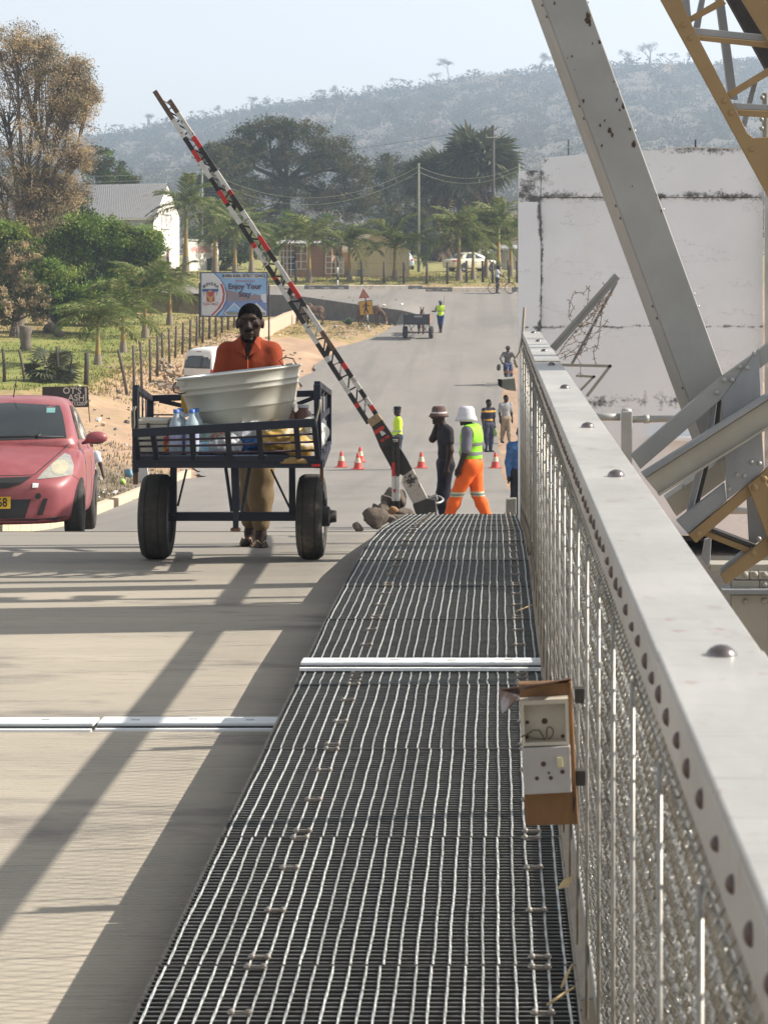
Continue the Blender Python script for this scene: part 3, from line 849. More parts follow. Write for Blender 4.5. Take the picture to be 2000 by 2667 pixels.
# ------------------------------------------------------------------ white end wall of the bridge
YW = 22.8
m_wall = M('stained_whitewash', (.84, .855, .88), (.78, .795, .82), scale=1.2, rough=.85, bump=.12, bscale=14, c3=(.76, .755, .75), s3=.9, t3=.55, w3=.2)
def _mould(N, L, cur, tc):
    sx = N.new('ShaderNodeSeparateXYZ'); L.new(tc.outputs['Object'], sx.inputs[0])
    def mth(op, a, b=None, c=None):
        n = N.new('ShaderNodeMath'); n.operation = op
        for i, x in enumerate((a, b, c)):
            if x is None: continue
            if isinstance(x, (int, float)): n.inputs[i].default_value = x
            else: L.new(x, n.inputs[i])
        return n.outputs[0]
    def near(sock, c, w): return mth('MAXIMUM', mth('SUBTRACT', 1.0, mth('DIVIDE', mth('ABSOLUTE', mth('SUBTRACT', sock, c)), w)), 0.0)
    x, z = sx.outputs[0], sx.outputs[2]
    wob = N.new('ShaderNodeTexNoise'); wob.inputs['Scale'].default_value = 2.5; wob.inputs['Detail'].default_value = 5; L.new(tc.outputs['Object'], wob.inputs['Vector'])
    xw = mth('ADD', x, mth('MULTIPLY', mth('SUBTRACT', wob.outputs['Fac'], .5), .14))
    zw = mth('ADD', z, mth('MULTIPLY', mth('SUBTRACT', wob.outputs['Fac'], .5), .08))
    m = mth('MULTIPLY', near(zw, 2.44, .15), .31)
    m = mth('MAXIMUM', m, mth('MULTIPLY', near(xw, .47, .06), mth('MULTIPLY', mth('GREATER_THAN', z, 1.0), .33)))
    m = mth('MAXIMUM', m, mth('MULTIPLY', mth('MULTIPLY', mth('GREATER_THAN', z, 2.38), near(x, .40, .30)), .36))
    m = mth('MAXIMUM', m, mth('MULTIPLY', near(zw, 2.93, .14), .27))
    m = mth('MAXIMUM', m, mth('MULTIPLY', near(zw, .30, .22), .27))
    m = mth('MAXIMUM', m, mth('MULTIPLY', near(zw, 1.08, .05), .3))
    nz = N.new('ShaderNodeTexNoise'); nz.inputs['Scale'].default_value = 6; nz.inputs['Detail'].default_value = 12; nz.inputs['Roughness'].default_value = .78; L.new(tc.outputs['Object'], nz.inputs['Vector'])
    tot = mth('ADD', m, nz.outputs['Fac'])
    mr = N.new('ShaderNodeMapRange'); mr.inputs[1].default_value = .72; mr.inputs[2].default_value = .84; mr.inputs[4].default_value = .9; L.new(tot, mr.inputs[0])
    mx = N.new('ShaderNodeMix'); mx.data_type = 'RGBA'; L.new(mr.outputs[0], mx.inputs[0]); L.new(cur, mx.inputs[6]); mx.inputs[7].default_value = (.05, .052, .05, 1)
    # hairline cracks
    mp = N.new('ShaderNodeMapping'); mp.inputs['Scale'].default_value = (.8, 1, 2.6); L.new(tc.outputs['Object'], mp.inputs[0])
    n2 = N.new('ShaderNodeTexNoise'); n2.inputs['Scale'].default_value = 1.5; n2.inputs['Detail'].default_value = 9; n2.inputs['Roughness'].default_value = .6; L.new(mp.outputs[0], n2.inputs['Vector'])
    ab = mth('ABSOLUTE', mth('SUBTRACT', n2.outputs['Fac'], .60))
    m2 = N.new('ShaderNodeMapRange'); m2.inputs[1].default_value = .0; m2.inputs[2].default_value = .004; m2.inputs[3].default_value = .5; m2.inputs[4].default_value = 0; L.new(ab, m2.inputs[0])
    mx2 = N.new('ShaderNodeMix'); mx2.data_type = 'RGBA'; L.new(m2.outputs[0], mx2.inputs[0]); L.new(mx.outputs[2], mx2.inputs[6]); mx2.inputs[7].default_value = (.3, .26, .23, 1)
    return mx2.outputs[2]
add_mask_color(m_wall, _mould)
wl = thing('end_wall', 'tall mould stained white rendered wall at the end of the bridge', 'wall', (1.6, YW, -1.0))
q = lambda u, v, d=0.0: P(u, v, YW) + Vector((0, d, 0))
MB().prism([q(1409, 512), q(1409, 410), q(1550, 398), q(1680, 391), q(1800, 384), q(1930, 388), q(1987, 392), q(1987, 512)], (0, .7, 0)).build('upper_parapet', m_wall, wl, off=None).location = -W(wl)
MB().prism([q(1409, 1500, .025), q(1409, 513.5, .025), q(1987, 513.5, .025), q(1987, 1500, .025)], (0, .68, 0)).build('wall_face', m_wall, wl, off=None).location = -W(wl)
MB().prism([q(1351, 1500, -.03), q(1351, 444, -.03), q(1407.5, 443, -.03), q(1407.5, 1500, -.03)], (0, .74, 0)).build('pilaster', m_wall, wl).location = -W(wl)
MB().prism([q(1990, 1500, -.06), q(1990, 300, -.06), q(2003, 300, -.06), q(2003, 1500, -.06)], (0, .05, 0)).build('corner_post', m_alu, wl).location = -W(wl)
m_tinroof = M('rusty_roof_edge', (.42, .27, .16), (.50, .38, .26), scale=8, rough=.8)
MB().prism([q(1660, 391, .1), q(1800, 381, .1), q(1935, 385, .1), q(1935, 389, .1), q(1800, 385.5, .1), q(1660, 395, .1)], (0, .8, .02)).build('roof_sheet', m_tinroof, wl, off=W(wl))
MB().prism([q(1690, 1136, -.12), q(1920, 1136, -.12), q(1920, 1146, -.12), q(1690, 1146, -.12)], (0, .16, 0)).build('ledge', m_wall, wl).location = -W(wl)
MB().bar(q(1818, 383, .3), q(1818, 358, .3), .016, .016).build('vent_pipe', m_dark, wl, off=W(wl))

# pipe handrail in front of the white wall
pr = thing('pipe_handrail', 'grey pipe handrail with rounded post in front of the white wall', 'handrail', P(1625, 1200, 20.6))
m_pipe = M('pipe_grey_paint', (.40, .40, .38), (.34, .34, .32), rough=.45, metal=.2)
q2 = lambda u, v: P(u, v, 20.6)
MB().bar(q2(1632, 1300), q2(1632, 1070), .10, .12, up=(0, 1, 0)).dome(q2(1632, 1070), .052, h=.03).build('post', m_pipe, pr, off=W(pr), bevel=.01)
MB().tube([q2(1540, 1086), q2(1615, 1086)], .035, 12).build('pipe', m_pipe, pr, off=W(pr))
MB().tube([q2(1640, 1092), q2(1990, 1086)], .033, 12).build('pipe', m_pipe, pr, off=W(pr))
MB().tube([q2(1676, 1091.5), q2(1690, 1091)], .041, 12).build('coupling', m_pipe, pr, off=W(pr))
MB().tube([q2(1900, 1330), q2(2010, 1330)], .033, 12).build('pipe', m_pipe, pr, off=W(pr))

# concrete stub at the end of the walkway
cs = thing('concrete_stub', 'squat grey concrete stub where the walkway meets the railing end', 'bollard', P(1330, 1400, 21.0))
MB().prism([P(1316, 1400, 21), P(1345, 1400, 21), P(1345, 1298, 21), P(1318, 1300, 21)], (0, .12, 0)).build('stub', M('stub_concrete', (.26, .25, .21), (.2, .19, .16), rough=.9, bump=.3, bscale=40), cs, off=W(cs), bevel=.01)

# ------------------------------------------------------------------ arch steelwork
m_grey = M('chalky_grey_paint', (.34, .34, .325), (.285, .285, .275), scale=2.5, rough=.5, metal=.12, bump=.05, bscale=20, c3=(.06, .035, .03), s3=5.5, t3=.70, w3=.02)
m_grey2 = M('blue_grey_paint', (.30, .31, .325), (.235, .245, .26), scale=4, rough=.42, metal=.2, c3=(.05, .04, .04), s3=9, t3=.72, w3=.02, stretch=(1, 1, .5))
m_och = M('ochre_primer', (.30, .205, .095), (.25, .165, .075), scale=2.5, rough=.6, bump=.05, bscale=30, c3=(.2, .13, .07), s3=4, t3=.62, w3=.1)
m_creamp = M('cream_beam_paint', (.40, .37, .31), (.34, .315, .265), scale=3, rough=.45, c3=(.05, .035, .03), s3=8, t3=.74, w3=.02)
m_rivp = M('painted_rivet', (.42, .42, .41), (.32, .3, .28), scale=30, rough=.45, metal=.2)
arch = thing('bridge_arch_steelwork', 'riveted grey and ochre steel arch bracing rising on the right of the walkway', 'bridge truss', (1.6, 13, -.5))
def plate(name, pts, Y, th, mat, bevel=.004, parent=arch):
    return MB().prism([P(u, v, Y) for u, v in pts], (0, th, 0)).build(name, mat, parent, off=W(parent), bevel=bevel)
def rivets(pts, Y, r, mat=None, parent=arch, nrm=(0, -1, 0)):
    for u, v in pts:
        MB().dome(P(u, v, Y), r, nrm, h=r * .75, n=10).build('rivet', mat or m_rivp, parent, off=W(parent))
# great raking member leaning over the road
YA = 12.05
LA = lambda v: 1414 + .3655 * v
RA = lambda v: 1528 + .3625 * v
dg_ = plate('raking_member', [(LA(-1500), -1500), (RA(-1500), -1500), (RA(1180), 1180), (LA(1180), 1180)], YA, .012, m_grey)
plate('flange', [(LA(-1500) - 3, -1500), (LA(-1500) + 8, -1500), (LA(1180) + 8, 1180), (LA(1180) - 3, 1180)], YA + .014, .95, m_grey)
plate('flange', [(RA(-1500) - 9, -1500), (RA(-1500) + 1, -1500), (RA(1180) + 1, 1180), (RA(1180) - 9, 1180)], YA + .014, .95, m_grey)
plate('back_plate', [(LA(-1500) + 9, -1500), (RA(-1500) - 10, -1500), (RA(1180) - 10, 1180), (LA(1180) + 9, 1180)], YA + .95, .012, m_grey)
rv = [(12, -2), (42, -2), (275, -2), (307, -2), (535, -2), (567, -2), (797, -2), (828, -2), (1010, -2)]
for v, d in rv:
    MB().dome(P(LA(v) - 3, v, YA + .06), .011, (-1, 0, .3), h=.012).build('rivet', m_rivet, arch, off=W(arch))
for v in (3, 340, 545, 765, 798):
    MB().dome(P(RA(v) + 1, v, YA + .06), .011, (1, 0, -.3), h=.010).build('rivet', m_rivp, arch, off=W(arch))
# flaked paint patches, thin scabs of rust standing off the plate
m_scab = M('rust_scab', (.055, .032, .026), (.09, .055, .04), scale=40, rough=.9, bump=.5, bscale=80)
rs = random.Random(5)
for (u, v, r) in ((1530, 45, 17), (1536, 60, 12), (1444, 8, 7), (1562, 108, 8), (1543, 112, 5), (1490, 145, 5), (1520, 262, 8), (1606, 258, 7), (1622, 275, 12), (1614, 285, 6), (1589, 338, 13), (1595, 350, 8), (1575, 312, 5),
                  (1563, 325, 6), (1567, 378, 6), (1650, 375, 12), (1640, 335, 6), (1712, 505, 8), (1722, 548, 6), (1478, 150, 3), (1496, 180, 3), (1610, 230, 5), (1598, 212, 4), (1647, 484, 3)):
    n = 11; pts = []
    for i in range(n):
        a = 2 * math.pi * i / n; rr = r * rs.uniform(.35, 1.0)
        uu = u + rr * .55 * math.cos(a); vv = v + rr * math.sin(a)
        pts.append((min(max(uu, LA(vv) + 1), RA(vv) - 1), vv))
    MB().prism([P(a, b_, YA - .002) for a, b_ in pts], (0, .002, 0)).build('rust_patch', m_scab, dg_, off=W(arch))
# laced ochre rib at the upper right
YO = 13.4
plate('rib_chord', [(1395, -600), (1448, -600), (1775, 0), (1802, 63), (1891, 236), (1933, 318), (1946, 345), (1962, 358), (2000, 356), (2080, 345), (2080, 655)], YO, .05, m_och)
plate('rib_chord', [(1600, -600), (1680, -600), (2010, 0), (2110, 180), (2060, 205), (1935, 0)], YO, .05, m_och)
rivets([(1779, 64), (1797, 98), (1885, 262), (1903, 293), (1957, 388)], YO, .017, m_och)
plate('lacing_bar', [(1788, 46), (1880, -8), (1892, 8), (1797, 58)], YO + .06, .02, m_och)
plate('lacing_bar', [(1893, 240), (2010, 168), (2018, 186), (1901, 256)], YO + .06, .02, m_och)
plate('lacing_bar', [(1806, 90), (2005, 108), (2005, 124), (1816, 103)], YO + .05, .02, m_och)
plate('lacing_angle', [(1804, 70), (2005, 90), (2005, 108), (1808, 90)], YO + .07, .16, m_grey2)
plate('lacing_bar', [(1918, 284), (2010, 288), (2010, 306), (1925, 300)], YO + .05, .02, m_och)
plate('lacing_angle', [(1910, 266), (2010, 272), (2010, 287), (1916, 283)], YO + .07, .16, m_grey2)
plate('rib_web', [(1886, -20), (1945, -20), (2080, 230), (2080, 330)], YO + .9, .1, m_dark)
plate('hanger', [(1862, -20), (1884, -20), (1922, 258), (1898, 256)], YO + 1.2, .06, m_grey2)
plate('hanger', [(1772, -20), (1795, -20), (1802, 66), (1785, 66)], YO + 1.2, .06, m_grey2)
plate('hanger', [(1826, -20), (1840, -20), (1824, 70), (1806, 70)], YO + 1.4, .06, m_grey2)
plate('hanger', [(1962, 205), (1974, 210), (1944, 330), (1932, 316)], YO + 1.2, .05, m_grey2)
plate('hanger', [(1986, 240), (1998, 240), (1998, 362), (1986, 362)], YO + 1.3, .05, m_creamp)
rivets([(1985, 253), (1983, 310), (1983, 333)], YO + 1.28, .016)
# gusset and crossing members at the lower right
YL = 11.8
plate('cross_angle', [(1643, 1186), (1857, 998), (1985, 905), (2080, 830), (2080, 880), (1880, 1038), (1668, 1222)], YL, .07, m_grey)
plate('gusset_plate', [(1879, 1040), (1976, 905), (1981, 1000), (1985, 1120), (1991, 1220), (1955, 1255), (1893, 1302), (1890, 1255), (1886, 1180)], YL - .012, .012, m_grey2)
rivets([(1867, 1022), (1886, 989), (1907, 989), (1926, 955), (1946, 958), (1964, 920)], YL - .013, .0135)
rivets([(1957, 1203), (1978, 1207), (1919, 1236), (1939, 1240), (1899, 1274)], YL - .013, .0135)
plate('cross_beam_web', [(1680, 1245), (2080, 990), (2080, 1075), (1985, 1118), (1715, 1286)], YL - .16, .03, m_creamp)
plate('cross_beam_flange', [(1672, 1234), (2080, 976), (2080, 989.5), (1680, 1244.5)], YL - .20, .11, m_grey2)
plate('cross_beam_flange', [(1714, 1287), (1985, 1119), (2080, 1076), (2080, 1082), (1986, 1125), (1717, 1293)], YL - .20, .11, m_creamp)
plate('lower_angle', [(1762, 1357), (1888, 1258), (1893, 1304), (1792, 1391)], YL, .06, m_grey2)
plate('strut', [(1850, 1062), (1868, 1046), (1858, 1120), (1805, 1330), (1787, 1338), (1840, 1120)], YL + .08, .03, m_grey2)
plate('strut', [(1869, 1045), (1880, 1040), (1875, 1100), (1822, 1310), (1806, 1332)], YL + .11, .02, m_dark)
plate('inner_beam', [(1735, 1300), (1890, 1190), (1890, 1250), (1762, 1345)], YL + .3, .2, m_creamp)
rivets([(1781, 1268)], YL + .29, .014, m_creamp)
plate('ochre_chord', [(1793, 1393), (1948, 1263), (2080, 1150), (2080, 1205), (1955, 1292), (1812, 1415)], YL - .02, .05, m_och)
plate('ochre_post', [(1947, 1264), (1985, 1236), (2080, 1420), (2080, 1560), (2000, 1402)], YL - .05, .03, m_och)
plate('ochre_chord', [(1877, 1498), (2000, 1398), (2080, 1335), (2080, 1395), (1890, 1522)], YL - .01, .05, m_och)
rivets([(1819, 1390), (1965, 1270), (1991, 1247), (1962, 1441)], YL - .055, .017, m_och)
plate('ochre_brace', [(1833, 1396), (1845, 1384), (1958, 1428), (1944, 1440)], YL + .04, .04, m_och)
plate('dark_brace', [(1846, 1383), (1856, 1376), (1972, 1420), (1958, 1427)], YL + .03, .12, m_dark)
plate('grey_brace', [(1945, 1295), (1960, 1290), (2000, 1398), (1952, 1426)], YL + .12, .03, m_grey2)
rivets([(1976, 1404)], YL + .115, .015)
plate('lower_brace', [(1876, 1482), (1938, 1432), (1948, 1440), (1880, 1502)], YL + .06, .04, m_grey2)
plate('strut', [(1836, 1406), (1853, 1400), (1850, 1460), (1846, 1478), (1828, 1455)], YL + .4, .05, m_grey2)
# riveted bearing plates at the bottom right
plate('bearing_plate', [(1850, 1470), (2060, 1470), (2060, 1488), (1850, 1488)], 14.4, .2, m_creamp)
for (a, b_, c, d) in ((1915, 1488, 1952, 1510), (1953, 1488, 1974, 1510), (1975, 1488, 2060, 1510), (1906, 1512, 1978, 1534), (1979, 1512, 2060, 1534)):
    plate('bearing_plate', [(a, b_), (c, b_), (c, d), (a, d)], 14.38, .1, m_creamp, bevel=.006)
rivets([(1941, 1497), (1967, 1496), (1992, 1497), (1992, 1523), (1941, 1499 + 68), (1990, 1499 + 66)], 14.375, .02, m_creamp)
plate('bearing_ledge', [(1880, 1536), (2060, 1536), (2060, 1549), (1890, 1549)], 14.3, .2, m_grey2)
plate('bearing_plate', [(1905, 1550), (2060, 1550), (2060, 1720), (1905, 1720)], 14.38, .1, m_creamp)
# columns of the arch standing just outside the picture on the right
for (Y, w, X) in ((14.05, .20, 2.35), (15.45, .16, 2.5), (16.1, .10, 2.6), (17.55, .10, 2.8)):
    MB().box((X, Y, 2.2), (.3, w, 6.0)).build('arch_column', m_grey, arch, off=W(arch))
# outriggers with barbed wire beside the railing end
YR = 17.0
br = thing('barbed_wire_bracket', 'raking steel angle brackets tangled with rusty barbed wire beside the railing end', 'bracket', P(1470, 960, YR))
qq = lambda u, v, d=0.0: P(u, v, YR + d)
MB().bar(qq(1436, 902), qq(1603, 714), .062, .02, up=(.6, 0, .7)).bar(qq(1440, 908), qq(1607, 718), .012, .06, up=(.6, 0, .7)).build('bracket_arm', m_grey, br, off=W(br))
MB().bar(qq(1488, 950, .3), qq(1606, 733, .3), .055, .02, up=(.6, 0, .7)).build('bracket_arm', m_grey, br, off=W(br))
MB().bar(qq(1462, 950), qq(1592, 953), .022, .022).bar(qq(1591, 950), qq(1528, 1032), .022, .022).build('support_frame', m_creamp, br, off=W(br))
MB().bar(qq(1500, 978), qq(1550, 981), .018, .018).bar(qq(1549, 978), qq(1512, 1016), .018, .018).build('support_frame', m_creamp, br, off=W(br))
m_barb = M('barbed_wire_rust', (.20, .135, .09), (.13, .085, .06), scale=40, rough=.7, metal=.3)
rs = random.Random(21)
def barbed(pts, name='barbed_strand'):
    t = MB(); pp = [qq(u, v, d) for u, v, d in pts]
    fine = []
    for a, b_ in zip(pp[:-1], pp[1:]):
        n = max(2, int((b_ - a).length / .03))
        for i in range(n): fine.append(a.lerp(b_, i / n) + Vector((rs.uniform(-.006, .006), rs.uniform(-.006, .006), rs.uniform(-.006, .006))))
    fine.append(pp[-1])
    t.tube(fine, .0028, 4, caps=False)
    for p in fine[::2]:
        for _ in range(2):
            d = Vector((rs.uniform(-1, 1), rs.uniform(-1, 1), rs.uniform(-1, 1))).normalized() * .022
            t.bar(p - d, p + d, .0028, .0028)
    t.build(name, m_barb, br, off=W(br))
for i in range(7):
    a = i * .14
    barbed([(1450 + i * 16, 925 - i * 20, 0), (1480 + i * 18, 912 - i * 24, .1), (1510 + i * 13, 925 - i * 26, .2), (1520 + i * 12, 905 - i * 27, .3)])
barbed([(1447, 930, 0), (1500, 860, .05), (1560, 800, .1), (1572, 740, .15), (1566, 820, .2), (1560, 880, .2), (1556, 905, .2), (1545, 915, .2), (1546, 935, .2), (1553, 950, .2)])
barbed([(1480, 815, 0), (1490, 770, 0), (1500, 760, .05), (1520, 765, .05), (1536, 742, .1), (1530, 790, .1), (1510, 830, .1)])
barbed([(1480, 780, 0), (1492, 800, 0), (1482, 830, .05), (1510, 850, .1), (1540, 840, .1), (1570, 765, .1)])
barbed([(1450, 940, .1), (1490, 915, .1), (1540, 880, .15), (1580, 836, .2)])
barbed([(1470, 930, .1), (1520, 915, .1), (1560, 898, .15)])
barbed([(1500, 925, .1), (1512, 950, .1), (1512, 985, .1)])

# ------------------------------------------------------------------ boom barrier
YBm = 22.0
s_ = F / YBm
bm_ = thing('boom_barrier', 'raised lattice road barrier boom painted in red, black and white bands', 'barrier', P(1030, 1395, YBm))
m_bW = M('barrier_white_paint', (.58, .57, .53), (.46, .44, .40), scale=10, rough=.55, c3=(.14, .10, .075), s3=11, t3=.565, w3=.04)
m_bK = M('barrier_black_paint', (.018, .017, .017), (.04, .032, .028), scale=8, rough=.45, c3=(.10, .06, .045), s3=9, t3=.64, w3=.06)
m_bR = M('barrier_red_paint', (.50, .035, .03), (.36, .03, .028), scale=12, rough=.5, c3=(.09, .03, .025), s3=12, t3=.60, w3=.06)
m_bB = M('barrier_bare_rust', (.10, .065, .05), (.15, .10, .07), scale=14, rough=.7, c3=(.45, .43, .40), s3=9, t3=.60)
lo_a, lo_b = P(403, 236, YBm), P(960, 1102, YBm)
up_a, up_b = P(441, 260, YBm), P(984, 1085, YBm)
cw = [(0, 'B', .085), (.085, 'W', .14), (.14, 'K', .178), (.178, 'R', .212), (.212, 'W', .262), (.262, 'K', .30), (.30, 'R', .338), (.338, 'K', .347), (.347, 'W', .40), (.40, 'K', .458), (.458, 'R', .472), (.472, 'W', .525),
      (.525, 'K', .56), (.56, 'R', .567), (.567, 'K', .583), (.583, 'W', .632), (.632, 'K', .70), (.70, 'W', .76), (.76, 'K', .80), (.80, 'W', .815), (.815, 'K', .87), (.87, 'W', .91), (.91, 'K', .94), (.94, 'R', .952), (.952, 'K', 1)]
cu_ = [(0, 'B', .04), (.04, 'W', .115), (.115, 'R', .15), (.15, 'K', .225), (.225, 'W', .285), (.285, 'R', .30), (.30, 'K', .35), (.35, 'W', .43), (.43, 'R', .475), (.475, 'K', .51), (.51, 'W', .575), (.575, 'R', .625), (.625, 'K', .65), (.65, 'W', .73),
       (.73, 'B', .79), (.79, 'K', .83), (.83, 'R', .85), (.85, 'K', .875), (.875, 'W', .915), (.915, 'K', .94), (.94, 'W', .965), (.965, 'R', .98), (.98, 'K', 1)]
md = dict(W=m_bW, K=m_bK, R=m_bR, B=m_bB)
for (pa, pb, seq) in ((lo_a, lo_b, cw), (up_a, up_b, cu_)):
    for (t0, c, t1) in seq:
        MB().bar(pa.lerp(pb, t0), pa.lerp(pb, t1), .046, .046, up=(0, 1, 0)).build('boom_band', md[c], bm_, off=W(bm_))
nl = 25
for i in range(nl):
    t0 = .02 + i * .96 / nl; t1 = t0 + .48 / nl; t2 = t0 + .96 / nl
    a = lo_a.lerp(lo_b, t0); b_ = up_a.lerp(up_b, max(0, t1 - .02)); c = lo_a.lerp(lo_b, t2)
    mm = m_bK if i % 3 else m_bW
    MB().tube([a, b_], .0085, 5).build('lacing_rod', mm, bm_, off=W(bm_)); MB().tube([b_, c], .0085, 5).build('lacing_rod', mm, bm_, off=W(bm_))
for t in (.355, .62, .80):
    MB().bar(lo_a.lerp(lo_b, t), up_a.lerp(up_b, t - .03), .05, .03, up=(0, 1, 0)).build('cross_tie', m_bK, bm_, off=W(bm_))
qb = lambda u, v, d=0.0: P(u, v, YBm) + Vector((0, d, 0))
MB().bar(qb(962, 1103), qb(990, 1083), .085, .10, up=(0, 1, 0)).build('boom_collar', M('collar_tan', (.33, .24, .13), (.2, .14, .09), scale=20, rough=.7), bm_, off=W(bm_), bevel=.006)
MB().prism([qb(966, 1106, -.03), qb(992, 1087, -.03), qb(1024, 1135, -.03), qb(1060, 1195, -.03), qb(1074, 1222, -.03), qb(1052, 1240, -.03), qb(1020, 1220, -.03), qb(990, 1165, -.03)], (0, .07, 0)).build('boom_root_plate', m_bK, bm_, off=W(bm_), bevel=.004)
MB().prism([qb(1050, 1238, -.032), qb(1075, 1221, -.032), qb(1114, 1298, -.032), qb(1076, 1312, -.032), qb(1046, 1256, -.032)], (0, .075, 0)).build('counterweight_plate', M('counterweight_paint', (.46, .42, .36), (.33, .30, .26), scale=6, rough=.6, c3=(.03, .028, .025), s3=4.5, t3=.55, w3=.05), bm_, off=W(bm_), bevel=.004)
MB().prism([qb(973, 1122, -.036), qb(999, 1107, -.036), qb(1002, 1115, -.036), qb(977, 1132, -.036)], (0, .004, 0)).build('red_patch', m_bR, bm_, off=W(bm_))
MB().prism([qb(990, 1146, -.036), qb(1012, 1131, -.036), qb(1015, 1138, -.036), qb(995, 1151, -.036)], (0, .004, 0)).build('red_patch', m_bR, bm_, off=W(bm_))
MB().prism([qb(989, 1123, -.036), qb(998, 1117, -.036), qb(1005, 1129, -.036), qb(995, 1135, -.036)], (0, .004, 0)).build('white_patch', m_bW, bm_, off=W(bm_))
MB().prism([qb(1075, 1313, -.05), qb(1113, 1297, -.05), qb(1134, 1300, -.05), qb(1137, 1335, -.05), qb(1130, 1380, -.05), qb(1100, 1385, -.05), qb(1082, 1335, -.05)], (0, .32, 0)).build('counterweight_box', m_dark, bm_, off=W(bm_), bevel=.006)
MB().prism([qb(1095, 1308, -.03), qb(1135, 1292, .0), qb(1140, 1304, .0), qb(1130, 1312, -.03)], (0, .25, 0)).build('ballast_stone', M('ballast_grey', (.12, .115, .11), rough=.9, bump=.4, bscale=30), bm_, off=W(bm_))
ring = [qb(1132 + 21 * math.cos(a), 1305 + 6 * math.sin(a), .12 - .12 * math.sin(a)) for a in np.linspace(0, 2 * math.pi, 18)]
MB().tube(ring, .012, 6).build('lifting_ring', m_pipe, bm_, off=W(bm_))
# slotted post of two channels
for (u0, u1) in ((1021.5, 1030), (1032, 1041)):
    for (v0, v1, c) in ((1136, 1202, 'K'), (1202, 1238, 'R' if u0 < 1025 else 'K'), (1238, 1302, 'W'), (1302, 1395, 'K')):
        MB().prism([qb(u0, v1, -.10), qb(u1, v1, -.10), qb(u1, v0, -.10), qb(u0, v0, -.10)], (0, .05, 0)).build('post_channel', md[c], bm_, off=W(bm_))
        MB().prism([qb(u0, v1, .06), qb(u1, v1, .06), qb(u1, v0, .06), qb(u0, v0, .06)], (0, .05, 0)).build('post_channel', md[c], bm_, off=W(bm_))
MB().prism([qb(1024, 1141, -.104), qb(1038, 1141, -.104), qb(1036, 1149, -.104), qb(1027, 1149, -.104)], (0, .004, 0)).build('white_patch', m_bW, bm_, off=W(bm_))
MB().prism([qb(1024, 1272, -.104), qb(1033, 1271, -.104), qb(1031, 1281, -.104), qb(1028, 1280, -.104)], (0, .004, 0)).build('red_patch', m_bR, bm_, off=W(bm_))

# stones heaped round the barrier post
m_rock = M('field_stone', (.145, .115, .09), (.085, .068, .056), scale=7, rough=.9, bump=.6, bscale=22, c3=(.24, .15, .085), s3=2, t3=.62, w3=.1, rand=.25)
def stone(name, c, r, seed, mat=None, h=None):
    rs = np.random.default_rng(seed)
    dirs = rs.normal(0, 1, (11, 3)); dirs /= np.linalg.norm(dirs, axis=1)[:, None]; lim = rs.uniform(.58, .88, 11)
    n, m = 20, 12; V = []
    for j in range(m + 1):
        for i in range(n):
            a = 2 * math.pi * i / n; b_ = math.pi * j / m
            d = np.array([math.cos(a) * math.sin(b_), math.sin(a) * math.sin(b_), math.cos(b_)])
            t = min([l / max(d @ q_, 1e-3) for q_, l in zip(dirs, lim) if d @ q_ > .05] + [1.12])
            V.append(d * t * np.array(r))
    Q = [(j * n + i, j * n + (i + 1) % n, (j + 1) * n + (i + 1) % n, (j + 1) * n + i) for j in range(m) for i in range(n)]
    o = fast_mesh(name, V, Q, mat or m_rock); o.location = c
    return o
RK = [((978, 1352), 21.4, (.125, .13, .115), 'biggest brown boulder in front of the barrier post'), ((932, 1374), 21.35, (.055, .06, .05), 'small stone at the left foot of the barrier stone heap'),
      ((997, 1326), 21.9, (.07, .08, .075), 'squarish grey stone left of the barrier post'), ((1012, 1308), 22.15, (.10, .10, .08), 'flat topped brown stone behind the left of the barrier post'),
      ((1016, 1297), 22.35, (.08, .08, .10), 'tall stone directly behind the barrier post'), ((1046, 1306), 22.2, (.065, .08, .11), 'dark upright stone right of the barrier post'),
      ((1022, 1331), 21.55, (.055, .05, .045), 'small orange brown stone at the foot of the barrier post'), ((1012, 1348), 21.5, (.10, .07, .045), 'long flat grey stone low in the barrier heap'),
      ((1056, 1333), 21.8, (.09, .09, .05), 'low dark slab at the right of the barrier stone heap'), ((976, 1322), 22.0, (.035, .05, .05), 'little tan stone wedged high on the left of the heap'), ((1038, 1352), 21.7, (.12, .12, .06), 'dark stone under the grating edge in the heap')]
for i, ((u, v), Y, r, lb) in enumerate(RK):
    o = stone('rock', P(u, v, Y), r, 40 + i, M('orange_stone', (.3, .17, .08), (.22, .12, .06), rough=.9, bump=.5, bscale=25) if i == 6 else None)
    o.rotation_euler = (random.uniform(-.3, .3), random.uniform(-.3, .3), random.uniform(0, 3)); tag(o, lb, 'rock', 'stones heaped at the barrier')
# ------------------------------------------------------------------ hand cart
m_navy = M('navy_blue_paint', (.012, .016, .034), (.018, .022, .032), scale=9, rough=.5, metal=.1, c3=(.06, .045, .04), s3=8, t3=.62, w3=.06)
m_navyb = M('worn_blue_board', (.03, .05, .10), (.02, .028, .05), scale=5, rough=.6, c3=(.12, .09, .07), s3=5, t3=.6, stretch=(.4, 1, 2))
m_tyre = M('dusty_tyre', (.055, .05, .042), (.035, .032, .03), scale=12, rough=.9, c3=(.17, .14, .10), s3=3, t3=.55, w3=.2)
m_rim = M('wheel_rim_grey', (.12, .12, .12), rough=.5, metal=.4)
YN, YF, YX = 14.4, 15.95, 15.1
cart = thing('hand_cart', 'dark blue steel hand cart on two car tyres with a slatted tailgate', 'cart', (-1.8, YX, float(zroad(YX))))
def cpart(name, mb, mat=m_navy, parent=cart, bevel=.003): return mb.build(name, mat, parent, off=W(cart), bevel=bevel)
def cbar(name, a, b_, w, h, mat=m_navy, up=(0, 0, 1), parent=cart): return cpart(name, MB().bar(a, b_, w, h, up=up), mat, parent)
